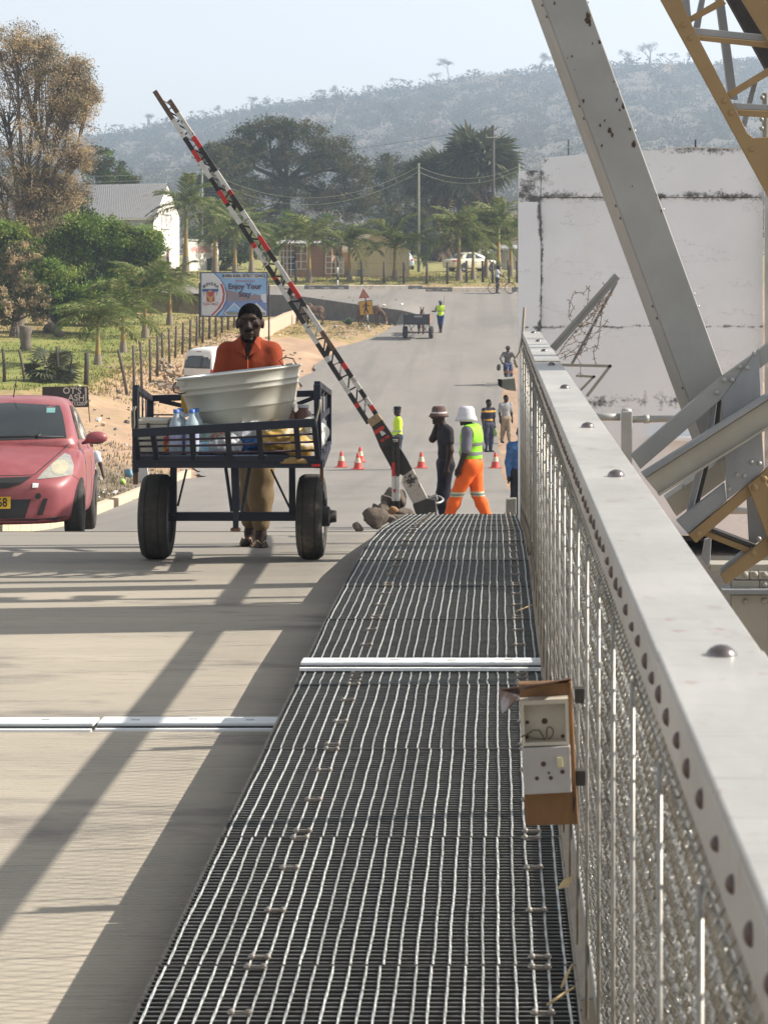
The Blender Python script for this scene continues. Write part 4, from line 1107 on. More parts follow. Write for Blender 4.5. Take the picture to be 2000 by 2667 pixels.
N_ = lambda u, v, Y=YN: P(u, v, Y)
# floor and frame
zb = N_(600, 1207).z
xl, xr = N_(352, 0).x, N_(842, 0).x
cbar('rear_beam', (xl, YN, zb), (xr, YN, zb), .06, .055)
xfl, xfr = P(391, 0, YF).x, P(857, 0, YF).x
cbar('front_beam', (xfl, YF, zb), (xfr, YF, zb), .05, .05)
cbar('side_beam', (xl + .02, YN + .03, zb), (xfl + .01, YF - .03, zb), .05, .05)
cbar('side_beam', (xr - .02, YN + .03, zb), (xfr - .01, YF - .03, zb), .05, .06)
for i in range(9):
    x = xl + .06 + i * (xfr - xl - .14) / 9
    cpart('floor_board', MB().box((x + .06, (YN + YF) / 2, zb + .035), (.125, YF - YN - .1, .018)), m_navyb)
# leaning tailgate rack
tg = MB(); YT = 14.12
top = lambda u: P(u, 1128 - (u - 345) * .058, YT)
topr = cbar('tailgate_top_rail', top(345), top(822), .03, .055)
bt = lambda u: P(u, 1195, YN - .03)
for (ut, ub) in ((351, 362), (398, 409), (500, 505), (592, 598), (674, 681), (771, 778), (818, 828)):
    cbar('tailgate_post', top(ut), bt(ub), .035, .03, up=(0, 1, 0))
for f_ in (.30, .52, .76):
    a = top(349).lerp(bt(360), f_); c = top(819).lerp(bt(829), f_)
    mid = a.lerp(c, .5) + Vector((0, 0, -.006))
    cpart('tailgate_rod', MB().tube([a, mid, c], .008, 6), M('maroon_rod_paint', (.045, .022, .035), (.03, .02, .03), rough=.5), bevel=0)
cbar('tailgate_bottom_rail', bt(352), bt(836), .03, .04)
# side frames
ln, lf, rn, rf = P(353, 1010, YN), P(391, 1037, YF), P(826, 1000, YN), P(857, 1023, YF)
cbar('corner_post', ln, (ln.x, YN, zb - .06), .036, .05, up=(0, 1, 0)); cbar('corner_post', lf, (lf.x, YF, zb), .05, .04, up=(0, 1, 0))
cbar('corner_post', rn, (rn.x + .01, YN, zb - .03), .045, .05, up=(0, 1, 0)); cbar('corner_post', rf, (rf.x, YF, zb), .035, .04, up=(0, 1, 0))
cbar('side_top_rail', ln, lf, .04, .04); cbar('side_top_rail', rn, rf, .04, .04)
cbar('front_top_rail', lf, rf, .045, .045)
cbar('front_brace', P(415, 1043, YF), P(500, 1062, YF), .03, .03); cbar('front_brace', P(775, 1052, YF), P(826, 1032, YF), .03, .03)
cpart('front_wire', MB().tube([P(392, 1080, YF), P(857, 1080, YF)], .006, 5), m_dark, bevel=0)
for t in (.2, .45, .7):
    a = ln.lerp(lf, t); cpart('side_rod', MB().tube([a, (a.x, a.y, zb)], .007, 5), bevel=0)
    a = rn.lerp(rf, t); cpart('side_rod', MB().tube([a, (a.x, a.y, zb)], .007, 5), bevel=0)
cbar('side_mid_rail', (rn.x, YN, zb + .28), (rf.x, YF, zb + .25), .012, .04); cbar('side_mid_rail', (ln.x, YN, zb + .2), (lf.x, YF, zb + .2), .012, .012)
m_rope = M('grey_rope', (.30, .27, .22), (.2, .18, .14), scale=60, rough=.9)
cpart('rope', MB().tube([P(349, 1060, YN - .05), P(343, 1072, YN - .05), P(344, 1110, YN - .05), P(347, 1130, YN - .05), P(350, 1105, YN - .05), P(349, 1070, YN - .05), P(354, 1058, YN - .05)], .006, 5), m_rope, bevel=0)
cpart('rope', MB().tube([P(822, 1105, YN - .05), P(818, 1130, YN - .05), P(825, 1085, YN - .05), P(832, 1060, YN - .04), P(834, 1040, YN - .03)], .008, 5), m_rope, bevel=0)
# wheels
def wheel(name, c, r, w, parent, off, mt, rad=.02, rimmat=None):
    q = Matrix.Rotation(R(90), 3, 'Y')
    prof = [(r * .62, -w * .46), (r * .80, -w * .52), (r * .93, -w * .47), (r * .985, -w * .34), (r, -w * .12), (r, w * .12), (r * .985, w * .34), (r * .93, w * .47), (r * .80, w * .52), (r * .62, w * .46)]
    t = MB().lathe(prof, 48, c, 0, q)
    ty = t.build('tyre', mt, parent, off=off)
    g = MB()
    for k in (-.24, 0, .24):
        g.lathe([(r * 1.001, k * w - .004), (r * .992, k * w), (r * 1.001, k * w + .004)], 40, c, 0, q)
    g.build('tread_groove', m_black, ty, off=off)
    d = MB().lathe([(r * .63, -w * .44), (r * .6, -w * .3), (r * .35, -w * .22), (r * .22, -w * .3), (.001, -w * .3)], 24, c, 0, q)
    d.lathe([(r * .63, w * .44), (r * .6, w * .3), (r * .35, w * .22), (r * .22, w * .3), (.001, w * .3)], 24, c, 0, q)
    d.build('rim', rimmat or m_rim, parent, off=off)
zw = float(zroad(YX)) + .292
for u0, u1 in ((372, 447), (777, 846)):
    xa, xb = P(u0, 0, YX).x, P(u1, 0, YX).x
    wh = bpy.data.objects.new('wheel', None); link(wh, cart)
    wheel('wheel', ((xa + xb) / 2, YX, zw), .292, (xb - xa) * .96, wh, W(cart), m_tyre)
xa, xb = P(440, 0, YX).x, P(784, 0, YX).x
cpart('axle', MB().box(((xa + xb) / 2, YX, zw), (xb - xa, .06, .058)))
cpart('wheel_hub', MB().lathe([(.07, 0), (.07, .05), (.045, .06), (.04, .10), (.001, .10)], 16, (P(846, 0, YX).x - .02, YX, zw), 0, Matrix.Rotation(R(90), 3, 'Y')), m_dark)
for u in (452, 761):
    cbar('suspension_leg', (P(u, 0, YX).x, YX, zb), (P(u, 0, YX).x, YX, zw), .042, .05, up=(0, 1, 0))
cbar('axle_brace', P(486, 1222, YX), P(463, 1318, YX), .014, .014); cbar('axle_brace', P(706, 1222, YX), P(754, 1322, YX), .014, .014)
YP = 14.7
cbar('prop_stand', P(612, 1215, YP), P(616, 1330, YP), .05, .06, up=(0, 1, 0)); cbar('prop_stand', P(614, 1330, YP), P(614, 1378, YP), .035, .04, up=(0, 1, 0))
cbar('prop_brace', P(588, 1218, YP), P(604, 1332, YP), .02, .03, up=(0, 1, 0)); cbar('prop_brace', P(650, 1218, YP), P(630, 1334, YP), .022, .03, up=(0, 1, 0))
cpart('prop_foot', MB().box(P(614, 1379, YP), (.065, .05, .02)), M('foot_rust', (.18, .10, .06), rough=.8))
cpart('tail_reflector', MB().box(P(822, 1212, YN - .036), (.055, .008, .018)), M('red_reflector', (.6, .03, .02), rough=.3))
cpart('mud_flap', MB().box(P(353, 1246, YN), (.03, .02, .08)), M('flap_brown', (.13, .07, .04), rough=.8)); cpart('mud_flap', MB().box(P(838, 1235, YN), (.024, .02, .09)), M('flap_brown', (.13, .07, .04)))

# ------------------------------------------------------------------ tub
YT_ = 15.05
tub = thing('washing_tub', 'big round pale grey metal tub tilted on top of the cart', 'tub', P(633, 1100, YT_))
m_tub = M('tub_grey_enamel', (.47, .46, .395), (.43, .42, .36), scale=3, rough=.4, metal=.05, c3=(.18, .17, .14), s3=7, t3=.68, w3=.1, spec=.5)
m_tubin = M('tub_inner_zinc', (.52, .57, .62), (.46, .51, .56), scale=5, rough=.3, metal=.45)
mt = Matrix.Rotation(R(6.6), 3, 'Y').transposed() @ Matrix.Rotation(R(-1.0), 3, 'X')
c0 = P(638, 1113, YT_)
prof = [(.0, 0), (.325, 0), (.335, .01), (.362, .135), (.366, .143), (.372, .148), (.370, .155), (.395, .262), (.402, .266), (.404, .272), (.400, .28), (.405, .30), (.412, .305), (.413, .311), (.409, .318), (.425, .375), (.436, .38), (.438, .387), (.432, .392), (.424, .390)]
o = MB().lathe(prof, 64, c0, 0, mt).build('tub_shell', m_tub, tub, off=W(tub))
MB().lathe([(.423, .389), (.41, .335), (.36, .14), (.335, .02), (.0, .02)], 64, c0, 0, mt).build('tub_inside', m_tubin, tub, off=W(tub))
m_hw = M('handle_wire', (.16, .11, .08), (.1, .07, .06), rough=.5, metal=.6)
hp = [c0 + mt @ Vector((-.40 + .012 * k[0], -.22 + k[1], .34 + k[2])) for k in ((0, -.02, .03), (-2, -.03, .0), (-1.5, -.02, -.04), (2, .0, -.055), (5, .03, -.05), (5, .03, 0))]
MB().tube(hp, .005, 6).build('handle', m_hw, tub, off=W(tub))
hp = [c0 + mt @ Vector(k) for k in ((.30, .27, .36), (.255, .29, .425), (.30, .27, .445), (.36, .22, .43), (.38, .19, .39))]
MB().tube(hp, .005, 6).build('handle', m_hw, tub, off=W(tub))
MB().box(c0 + mt @ Vector((-.36, -.235, .355)), (.07, .02, .03), mt).build('handle_lug', m_tub, tub, off=W(tub)); MB().box(c0 + mt @ Vector((.33, .245, .375)), (.05, .05, .05), mt).build('handle_lug', m_tub, tub, off=W(tub))

# ------------------------------------------------------------------ load on the cart
zf = zb + .046
def crumple(amp, sc, seed):
    r = np.random.default_rng(seed); k = r.normal(0, 1, (14, 3)) * sc; ph = r.uniform(0, 6.28, 14)
    return lambda X, Y, Z: amp * sum(np.abs(np.sin(k[i, 0] * X + k[i, 1] * Y + k[i, 2] * Z + ph[i])) - .6 for i in range(14)) / 3
def sack(name, label, cat, c, r, mat, seed, amp=.02, sc=30, matfn=None, lumps=3):
    b_ = Blob(.05); rs = random.Random(seed)
    b_.ell((0, 0, 0), r)
    for i in range(lumps): b_.ell((rs.uniform(-.6, .6) * r[0], rs.uniform(-.4, .4) * r[1], rs.uniform(-.1, .5) * r[2]), [x * rs.uniform(.45, .7) for x in r])
    b_.cutbox((-2, -2, -2), (2, 2, -r[2] * .75))
    o = blob_obj(name, b_, .011, mat, noise=crumple(amp, sc, seed), matfn=matfn); o.location = c
    return tag(o, label, cat)
m_plW = M('white_plastic_bag', (.62, .62, .62), (.5, .52, .55), scale=9, rough=.35, transl=.25)
m_plB = M('blue_plastic_bag', (.05, .16, .42), (.10, .25, .50), scale=14, rough=.35, transl=.2, c3=(.5, .55, .62), s3=9, t3=.56)
m_plY = M('yellow_plastic_bag', (.55, .33, .06), (.62, .45, .16), scale=11, rough=.4, transl=.2, c3=(.66, .62, .55), s3=9, t3=.54)
m_cloth = M('cream_sack', (.46, .40, .30), (.36, .30, .22), scale=12, rough=.9)
at = lambda u, v, Y: P(u, v, Y)
sack('plastic_bag', 'white and blue plastic bag in the middle of the cart', 'bag', (at(638, 0, 14.75).x, 14.75, zf + .09), (.135, .13, .125), [m_plW, m_plB], 3, matfn=lambda C: (C[:, 2] < .015).astype(int))
sack('plastic_bag', 'yellow and white plastic bag behind the right of the tailgate', 'bag', (at(735, 0, 14.72).x, 14.72, zf + .095), (.15, .13, .12), m_plY, 4)
sack('plastic_bag', 'crumpled white plastic bag between the packets and the blue bag', 'bag', (at(592, 0, 14.62).x, 14.62, zf + .05), (.10, .10, .075), m_plW, 31)
sack('plastic_bag', 'plain blue plastic bag piled at the back under the tub', 'bag', (at(560, 0, 15.15).x, 15.15, zf + .10), (.20, .16, .12), m_plB, 32)
sack('plastic_bag', 'small yellow bag drooping over the cart floor edge at the right', 'bag', (at(775, 0, 14.56).x, 14.56, zf + .04), (.09, .09, .06), m_plY, 33)
sack('cloth_sack', 'cream cloth sack lying between the plastic bags', 'sack', (at(688, 0, 14.95).x, 14.95, zf + .09), (.14, .10, .12), m_cloth, 5)
sack('white_sack', 'white woven sack pressed against the right side of the cart', 'sack', (at(828, 0, 14.9).x - .03, 14.9, zf + .10), (.085, .22, .13), M('white_woven_sack', (.66, .65, .60), (.56, .55, .5), scale=40, rough=.85), 6)
sack('rag', 'folded tan rag hanging out under the tailgate at the right', 'rag', (at(765, 0, 14.38).x, 14.38, zf - .03), (.075, .03, .018), M('rag_tan', (.36, .24, .10), rough=.9), 8, amp=.004)
def block(name, label, cat, c, size, mat, rz=0, bevel=.006, rx=0):
    o = MB().box((0, 0, 0), size).build(name, mat, bevel=bevel); o.location = c; o.rotation_euler = (rx, rx * .5, rz); return tag(o, label, cat)
cb = thing('cool_box', 'pale cream box with a latch at the left end of the cart', 'box', (at(398, 0, 14.75).x, 14.75, zf))
m_cool = M('cool_box_cream', (.50, .46, .37), (.43, .40, .33), scale=6, rough=.6)
MB().box((0, 0, .10), (.23, .26, .19)).build('box_body', m_cool, cb, bevel=.008); MB().box((0, 0, .212), (.24, .27, .03)).build('lid', m_cool, cb, bevel=.008); MB().box((-.01, -.138, .18), (.02, .012, .05)).build('latch', m_dark, cb)
block('carton', 'plain brown carton beside the cream box on the cart', 'carton', (at(452, 0, 14.95).x, 14.95, zf + .09), (.16, .2, .18), M('brown_carton', (.34, .25, .16), (.29, .21, .13), rough=.9))
block('red_yellow_packet', 'small red and yellow packet next to the bottles', 'packet', (at(437, 0, 14.62).x, 14.62, zf + .06), (.05, .05, .11), M('packet_red', (.45, .04, .03), (.4, .05, .04), rough=.5, c3=(.6, .42, .05), s3=7, t3=.55))
block('soap_packets', 'flat pile of green and red printed packets behind the tailgate', 'packets', (at(552, 0, 14.66).x, 14.66, zf + .12), (.2, .12, .12), M('printed_green', (.35, .42, .38), (.10, .22, .17), scale=28, rough=.4, c3=(.45, .06, .05), s3=12, t3=.56), rx=.25)
block('soap_packets', 'light blue printed packets under the green ones', 'packets', (at(545, 0, 14.64).x, 14.64, zf + .04), (.22, .14, .07), M('printed_blue', (.18, .42, .58), (.5, .58, .62), scale=26, rough=.4, c3=(.05, .15, .35), s3=10, t3=.56), rx=-.12)
block('blue_box', 'flat blue box behind the printed packets', 'box', (at(575, 0, 15.0).x, 15.0, zf + .16), (.26, .16, .07), M('box_blue', (.03, .17, .48), rough=.5))
block('orange_carton', 'small orange carton at the right below the tub', 'carton', (at(709, 0, 14.9).x, 14.9, zf + .21), (.06, .06, .12), M('carton_orange', (.55, .30, .12), rough=.7))
block('yellow_crate', 'yellow plastic crate behind the left of the tub', 'crate', (at(492, 0, 15.6).x, 15.6, zf + .30), (.09, .16, .18), M('crate_yellow', (.55, .36, .05), rough=.5))
m_pet = M('clear_plastic', (.62, .70, .74), (.5, .6, .66), scale=20, rough=.15, transl=.45)
m_cap = M('cap_blue', (.06, .16, .50), rough=.4)
m_lab = M('bottle_label', (.58, .60, .68), (.20, .22, .45), scale=18, rough=.4)
def bottle(label, c, r, hgt, mb=m_pet, mc=m_cap):
    t = thing('bottle', label, 'bottle', c, group='bottles on the cart')
    MB().lathe([(.001, 0), (r * .95, .0), (r, .01), (r, hgt * .62), (r * .85, hgt * .72), (r * .38, hgt * .86), (r * .36, hgt * .93)], 20).build('bottle_body', mb, t)
    MB().lathe([(r * .42, hgt * .92), (r * .42, hgt), (.001, hgt)], 16).build('cap', mc, t)
    MB().lathe([(r * 1.015, hgt * .2), (r * 1.015, hgt * .52)], 20).build('label', m_lab, t)
for (u, Y, lb) in ((459, 14.56, 'left of two front water bottles with blue caps behind the tailgate'), (500, 14.56, 'right of two front water bottles with blue caps behind the tailgate'), (470, 14.68, 'blue capped bottle in the second row, left'), (511, 14.68, 'blue capped bottle in the second row, right')):
    bottle(lb, (at(u, 0, Y).x, Y, zf), .048, .30)
m_wrap = M('shrink_wrap', (.66, .70, .76), (.58, .62, .70), scale=12, rough=.2, transl=.5)
o = MB().grid(lambda a, b_: (at(463, 0, 14.6).x + a * .10, 14.57 + b_ * .12, zf + .285 - .03 * math.sin(a * math.pi) - .012 * math.sin(b_ * 6)), 10, 6).build('shrink_wrap', m_wrap); tag(o, 'sagging clear wrap stretched between the bottle caps', 'plastic wrap')
m_jug = M('brown_jug', (.10, .045, .035), (.16, .08, .06), scale=6, rough=.35)
for (u, lb, r) in ((752, 'left brown glazed jug under the tub at the right', .07), (790, 'right brown and white jug beside the cart post', .075)):
    t = thing('jug', lb, 'jug', (at(u, 0, 15.0).x, 15.0, zf + .08), group='jugs on the cart')
    MB().lathe([(.001, 0), (r * .8, 0), (r, .05), (r, .12), (r * .7, .17), (r * .45, .19), (r * .5, .21)], 20).build('jug_body', m_jug, t)
    MB().lathe([(r * .52, .205), (r * .52, .225), (.001, .225)], 14).build('lid', m_plW, t)
# ------------------------------------------------------------------ people
m_skin = M('dark_skin', (.031, .0165, .0112), (.025, .0135, .0095), scale=6, rough=.6, spec=.25)
m_hair = M('black_hair', (.004, .004, .004), (.007, .006, .006), scale=60, rough=1, bump=.6, bscale=150, spec=.03)
m_lip = M('lips', (.07, .035, .03), rough=.45)
m_eyew = M('eye_white', (.10, .085, .075), rough=.5)
def C_(name, c, rough=.85, c2=None): return M(name, c, c2 or tuple(x * .78 for x in c), scale=9, rough=rough, bump=.12, bscale=30, spec=.15)

BASE = dict(pelvis=(0, 0, .53), chest=(0, 0, .71), neck=(0, .006, .838), head=(0, -.006, .928),
            shL=(-.105, 0, .805), shR=(.105, 0, .805), elL=(-.128, .012, .635), elR=(.128, .012, .635), wrL=(-.130, -.02, .490), wrR=(.130, -.02, .490),
            hiL=(-.050, 0, .515), hiR=(.050, 0, .515), knL=(-.055, -.008, .285), knR=(.055, -.008, .285), anL=(-.055, .012, .045), anR=(.055, .012, .045))

def person(label, loc, H, yaw, res=.016, pose=None, shirt=None, sleeve=.75, trousers=None, leg_to=.95, vest=None, hair=True, hat=None, shoes=None, group=None,
           fat=1.0, belly=0.0, head_yaw=0.0, finger=True, jacket_len=.50, face=True, hs=1.0, vneck=False):
    t = thing('person', label, 'person', loc, yaw, group)
    J = {k: np.array(v, float) for k, v in BASE.items()}
    for k, v in (pose or {}).items(): J[k] = np.array(v, float)
    J = {k: v * H for k, v in J.items()}
    h = lambda x: x * H
    def torso(b, o, lo=.50):
        pe, ch, ne = J['pelvis'], J['chest'], J['neck']
        b.ell(ch + np.array([0, .0, .02]) * H, (h(.092) * fat + o, h(.062) * fat + o, h(.115) + o))
        b.ell(pe * .55 + ch * .45, (h(.078) * fat + o, h(.056) * fat + o, h(.10) + o))
        if belly: b.ell(pe * .5 + ch * .5 + np.array([0, -belly, 0]), (h(.075) * fat + o, h(.06) * fat + o, h(.09) + o))
        b.ell(pe + np.array([0, .005, .0]) * H, (h(.085) * fat + o, h(.06) * fat + o, h(.07) + o))
        for s in 'LR': b.cone(ch * .3 + J['sh' + s] * .7 + np.array([0, 0, -.03]) * H, J['sh' + s] + np.array([0, 0, -.012]) * H, h(.048) + o, h(.038) + o)
        b.cone(ne + np.array([0, 0, -.025]) * H, J['shL'] * .75 + ne * .25 + np.array([0, 0, -.012]) * H, h(.034) + o, h(.026) + o); b.cone(ne + np.array([0, 0, -.025]) * H, J['shR'] * .75 + ne * .25 + np.array([0, 0, -.012]) * H, h(.034) + o, h(.026) + o)
    def arm(b, s, o, upto=2.0, flare=0.0):
        a, e, w = J['sh' + s], J['el' + s], J['wr' + s]
        f = min(upto, 1.0); p = a + (e - a) * f
        b.cone(a + np.array([0, 0, -.008]) * H, p, h(.034) + o, h(.0275) + o + flare * (upto <= 1))
        if upto > 1: b.cone(e, e + (w - e) * min(upto - 1, 1), h(.027) + o, h(.0275 - .0095 * min(upto - 1, 1)) + o)
    def leg(b, s, o, upto=2.0, wide=0.0):
        a, k, n = J['hi' + s], J['kn' + s], J['an' + s]
        p = a + (k - a) * min(upto, 1)
        b.cone(a, p, h(.056) * fat + o, h(.036) + o + wide * min(upto, 1))
        if upto > 1:
            f = min(upto - 1, 1); m = k + (n - k) * min(f, .35)
            b.cone(k, m, h(.034) + o + wide, h(.035) + o + wide); b.cone(m, k + (n - k) * f, h(.035) + o + wide, h(.035 - .014 * f) + o + wide * .8)
    Hh = H * hs; hh = lambda x: x * Hh
    def headprims(b):
        c = J['head']; rot = Matrix.Rotation(head_yaw, 3, 'Z'); q = lambda x, y, z: c + np.array(rot @ Vector((x * Hh, y * Hh, z * Hh)))
        b.ell(c + np.array([0, .004, .012]) * Hh, (hh(.0445), hh(.054), hh(.055)), k=.02, rot=Euler((0, 0, head_yaw)))
        b.ell(q(0, -.010, -.022), (hh(.037), hh(.041), hh(.046)), k=.025, rot=Euler((0, 0, head_yaw)))
        b.cone(J['neck'] + np.array([0, .006, -.035]) * H, c + np.array([0, .008, -.02]) * Hh, hh(.037), hh(.033), k=.02)
        if face:
            b.cone(q(0, -.050, .006), q(0, -.060, -.016), hh(.0055), hh(.0105), k=.012)
            b.ell(q(-.008, -.056, -.0185), (hh(.0075),) * 3, k=.006); b.ell(q(.008, -.056, -.0185), (hh(.0075),) * 3, k=.006)
            b.ell(q(0, -.047, .018), (hh(.033), hh(.008), hh(.007)), k=.01)
            b.ell(q(0, -.0485, -.039), (hh(.019), hh(.0075), hh(.0058)), k=.006); b.ell(q(0, -.0470, -.0485), (hh(.0165), hh(.0075), hh(.0058)), k=.006)
            b.ell(q(0, -.041, -.064), (hh(.016), hh(.011), hh(.011)), k=.015)
            b.ell(q(-.030, -.036, -.006), (hh(.012),) * 3, k=.015); b.ell(q(.030, -.036, -.006), (hh(.012),) * 3, k=.015)
            b.cut(q(-.0175, -.056, .0065), (hh(.0105), hh(.008), hh(.0065))); b.cut(q(.0175, -.056, .0065), (hh(.0105), hh(.008), hh(.0065)))
        for s in (-1, 1): b.ell(q(s * .0465, .006, -.004), (hh(.007), hh(.014), hh(.020)), k=.006)
    def hand(b, s):
        e, w = J['el' + s], J['wr' + s]
        d = (w - e) / np.linalg.norm(w - e); sx = -1 if s == 'L' else 1
        side = np.cross(d, np.array([sx, 0, 0.0])); side = side / max(np.linalg.norm(side), 1e-6)      # across the palm
        nrm = np.cross(side, d)
        pc = w + d * h(.026)
        b.cone(w, pc, h(.0185), h(.022), k=.012); b.cone(pc - side * h(.010), pc + side * h(.010), h(.0165), h(.0165), k=.012)
        if not finger:
            b.cone(pc, pc + d * h(.05), h(.02), h(.012)); return
        for i, (o_, ln) in enumerate(((-.0165, .036), (-.0055, .043), (.0055, .040), (.0155, .031))):
            r0 = pc + d * h(.014) + side * h(o_); m = r0 + d * h(ln * .5) - nrm * sx * h(.004); t_ = m + d * h(ln * .45) - nrm * sx * h(.012)
            b.cone(r0, m, .0095, .009, k=.005); b.cone(m, t_, .009, .0075, k=.004)
        r0 = pc - side * h(.016) - d * h(.008); m = r0 - side * h(.014) + d * h(.016); b.cone(r0, m, .011, .010, k=.008); b.cone(m, m + d * h(.018) - nrm * sx * h(.006), .010, .008, k=.004)
    b = Blob(.03)
    torso(b, 0); headprims(b)
    for s in 'LR':
        arm(b, s, 0); leg(b, s, 0); hand(b, s)
        n = J['an' + s]; fd = J.get('toe' + s, n + np.array([0, -.105, -.028]) * H)
        b.cone(n, n + np.array([0, .02, -.022]) * H, h(.020), h(.018)); b.cone(n + np.array([0, .01, -.028]) * H, fd * .75 + n * .25 + np.array([0, 0, -.012]) * H, h(.017), h(.018)); b.cone(fd * .75 + n * .25 + np.array([0, 0, -.014]) * H, fd + np.array([0, 0, -.006]) * H, h(.018), h(.011))
    body = blob_obj('body', b, res, m_skin, t)
    parts = dict(t=t, J=J, body=body)
    if shirt is not None:
        mats, fn = shirt if isinstance(shirt, tuple) else (shirt, None)
        b = Blob(.03); torso(b, .012)
        for s in 'LR':
            if sleeve > 0: arm(b, s, .012, sleeve, .012)
        ne = J['neck']
        b.cut(ne + np.array([0, -.012, .032]) * H, (h(.052), h(.058), h(.034)))
        if vneck: b.cut(ne + np.array([0, -.085, -.042]) * H, (h(.017), h(.06), h(.042)))
        b.cutbox((-2, -2, -1), (2, 2, h(jacket_len) - .02))
        parts['shirt'] = blob_obj('shirt', b, res, mats, t, crumple(.0035, 13, int(H * 997)), matfn=fn)
    if vest is not None:
        mats, fn = vest
        b = Blob(.03); torso(b, .026)
        for s in 'LR': b.cut(J['sh' + s] * 1.0 + np.array([(-.03 if s == 'L' else .03), 0, -.035]) * H, (h(.05), h(.055), h(.07)))
        b.cut(J['neck'] + np.array([0, -.03, .01]) * H, (h(.055), h(.075), h(.06)))
        b.cutbox((-2, -2, -1), (2, 2, h(jacket_len) + .02))
        parts['vest'] = blob_obj('vest', b, res, mats, t, matfn=fn)
    if trousers is not None:
        mats, fn = trousers if isinstance(trousers, tuple) else (trousers, None)
        b = Blob(.035); pe = J['pelvis']
        b.ell(pe + np.array([0, .004, -.005]) * H, (h(.088) * fat + .012, h(.064) * fat + .012, h(.062) + .01))
        b.cone(J['hiL'], J['hiR'], h(.06) * fat + .01, h(.06) * fat + .01)
        for s in 'LR': leg(b, s, .014, 1 + leg_to if leg_to > 0 else -leg_to, .014)
        b.cutbox((-2, -2, h(.575)), (2, 2, 3))
        parts['trousers'] = blob_obj('trousers', b, res, mats, t, crumple(.005, 12, int(H * 991)), matfn=fn)
    if hair:
        c = J['head']; b = Blob(.01)
        rt = Euler((0, 0, head_yaw))
        b.ell(c + np.array([0, .006, .0165]) * Hh, (hh(.0455), hh(.0548), hh(.0556)), rot=rt)
        f_ = np.array(Matrix.Rotation(head_yaw, 3, 'Z') @ Vector((0, -1, 0)))
        b.cut(c + f_ * hh(.055) + np.array([0, 0, -.020]) * Hh, (hh(.0405), hh(.052), hh(.055)))
        b.cutbox((-1, -1, 0), (1, 2, c[2] - hh(.030)))
        parts['hair'] = blob_obj('hair', b, min(res, .012), m_hair, t)
    if hat:
        c = J['head'] + np.array([0, 0, .012]) * H
        rt = Matrix.Rotation(head_yaw, 3, 'Z')
        if hat[0] == 'bucket':
            pr = [(.066, -.018), (.078, -.022), (.070, -.004), (.056, .018), (.051, .052), (.040, .064), (.001, .067)]
            if hat[2:] and hat[2] == 'big': pr = [(.072, -.040), (.086, -.046), (.078, -.018), (.066, .008), (.061, .052), (.046, .072), (.001, .076)]
            o = MB().lathe([(r * H, z * H) for r, z in pr], 26, c, 0, rt, sx=.93, sy=1.08)
            ho = o.build('hat', hat[1], t)
            if hat[2:] and hat[2] == 'band':
                MB().lathe([(.0625 * H, .008 * H), (.0585 * H, .020 * H)], 26, c, 0, rt, sx=.93, sy=1.08).build('hat_band', hat[3], ho)
        if hat[0] == 'cap':
            o = MB().lathe([(r * H, z * H) for r, z in ((.050, .012), (.056, .04), (.058, .052), (.04, .062), (.001, .064))], 22, c, 0, rt, sx=.95, sy=1.1)
            ho = o.build('cap', hat[1], t)
            f_ = np.array(rt @ Vector((0, -1, 0))); sd_ = np.array(rt @ Vector((1, 0, 0)))
            pk = [c + f_ * h(.05) - sd_ * h(.04) + np.array([0, 0, .014]) * H, c + f_ * h(.088) - sd_ * h(.022) + np.array([0, 0, .004]) * H, c + f_ * h(.088) + sd_ * h(.022) + np.array([0, 0, .004]) * H, c + f_ * h(.05) + sd_ * h(.04) + np.array([0, 0, .014]) * H]
            MB().prism(pk, (0, 0, .006)).build('peak', hat[1], ho)
        if hat[0] == 'brim':
            MB().lathe([(r * H, z * H) for r, z in ((.05, .012), (.09, .006), (.105, .012), (.09, .011), (.055, .020), (.050, .055), (.035, .066), (.001, .066))], 26, c, 0, rt).build('hat', hat[1], t)
    if shoes:
        for s in 'LR':
            n = J['an' + s]; fd = J.get('toe' + s, n + np.array([0, -.105, -.028]) * H)
            if shoes[0] == 'sandal':
                a = n + np.array([0, .028, 0]) * H; a[2] = fd[2] - h(.012)
                q_ = fd.copy(); q_[2] = a[2]; d = (q_ - a); pp = np.array([-d[1], d[0], 0]); pp = pp / np.linalg.norm(pp)
                poly = [a - pp * .032, a + pp * .032, a + d * .5 + pp * .036, q_ + pp * .046, q_ + d * .14 + pp * .02, q_ + d * .14 - pp * .02, q_ - pp * .046, a + d * .5 - pp * .036]
                so = MB().prism([Vector(x) + Vector((0, 0, -.02)) for x in poly], (0, 0, .018)).build('sandal', shoes[1], t)
                m_ = Vector(a + d * .62); MB().tube([m_ - Vector(pp) * .048 + Vector((0, 0, 0)), m_ - Vector(pp) * .03 + Vector((0, 0, .05)), Vector(q_) + Vector((0, 0, .035)), m_ + Vector(pp) * .03 + Vector((0, 0, .05)), m_ + Vector(pp) * .048], .008, 6).build('strap', shoes[1], so)
            else:
                b = Blob(.015); b.cone(n + np.array([0, .012, -.02]) * H, n + np.array([0, .022, -.026]) * H, h(.026), h(.024)); b.cone(n + np.array([0, .0, -.024]) * H, fd * .8 + n * .2 + np.array([0, 0, -.008]) * H, h(.024), h(.022)); b.cone(fd * .8 + n * .2 + np.array([0, 0, -.01]) * H, fd + np.array([0, 0, -.004]) * H, h(.022), h(.016))
                blob_obj('shoe', b, res, shoes[1], t)
    return parts

def gz(X, Y): return landz(X, Y)
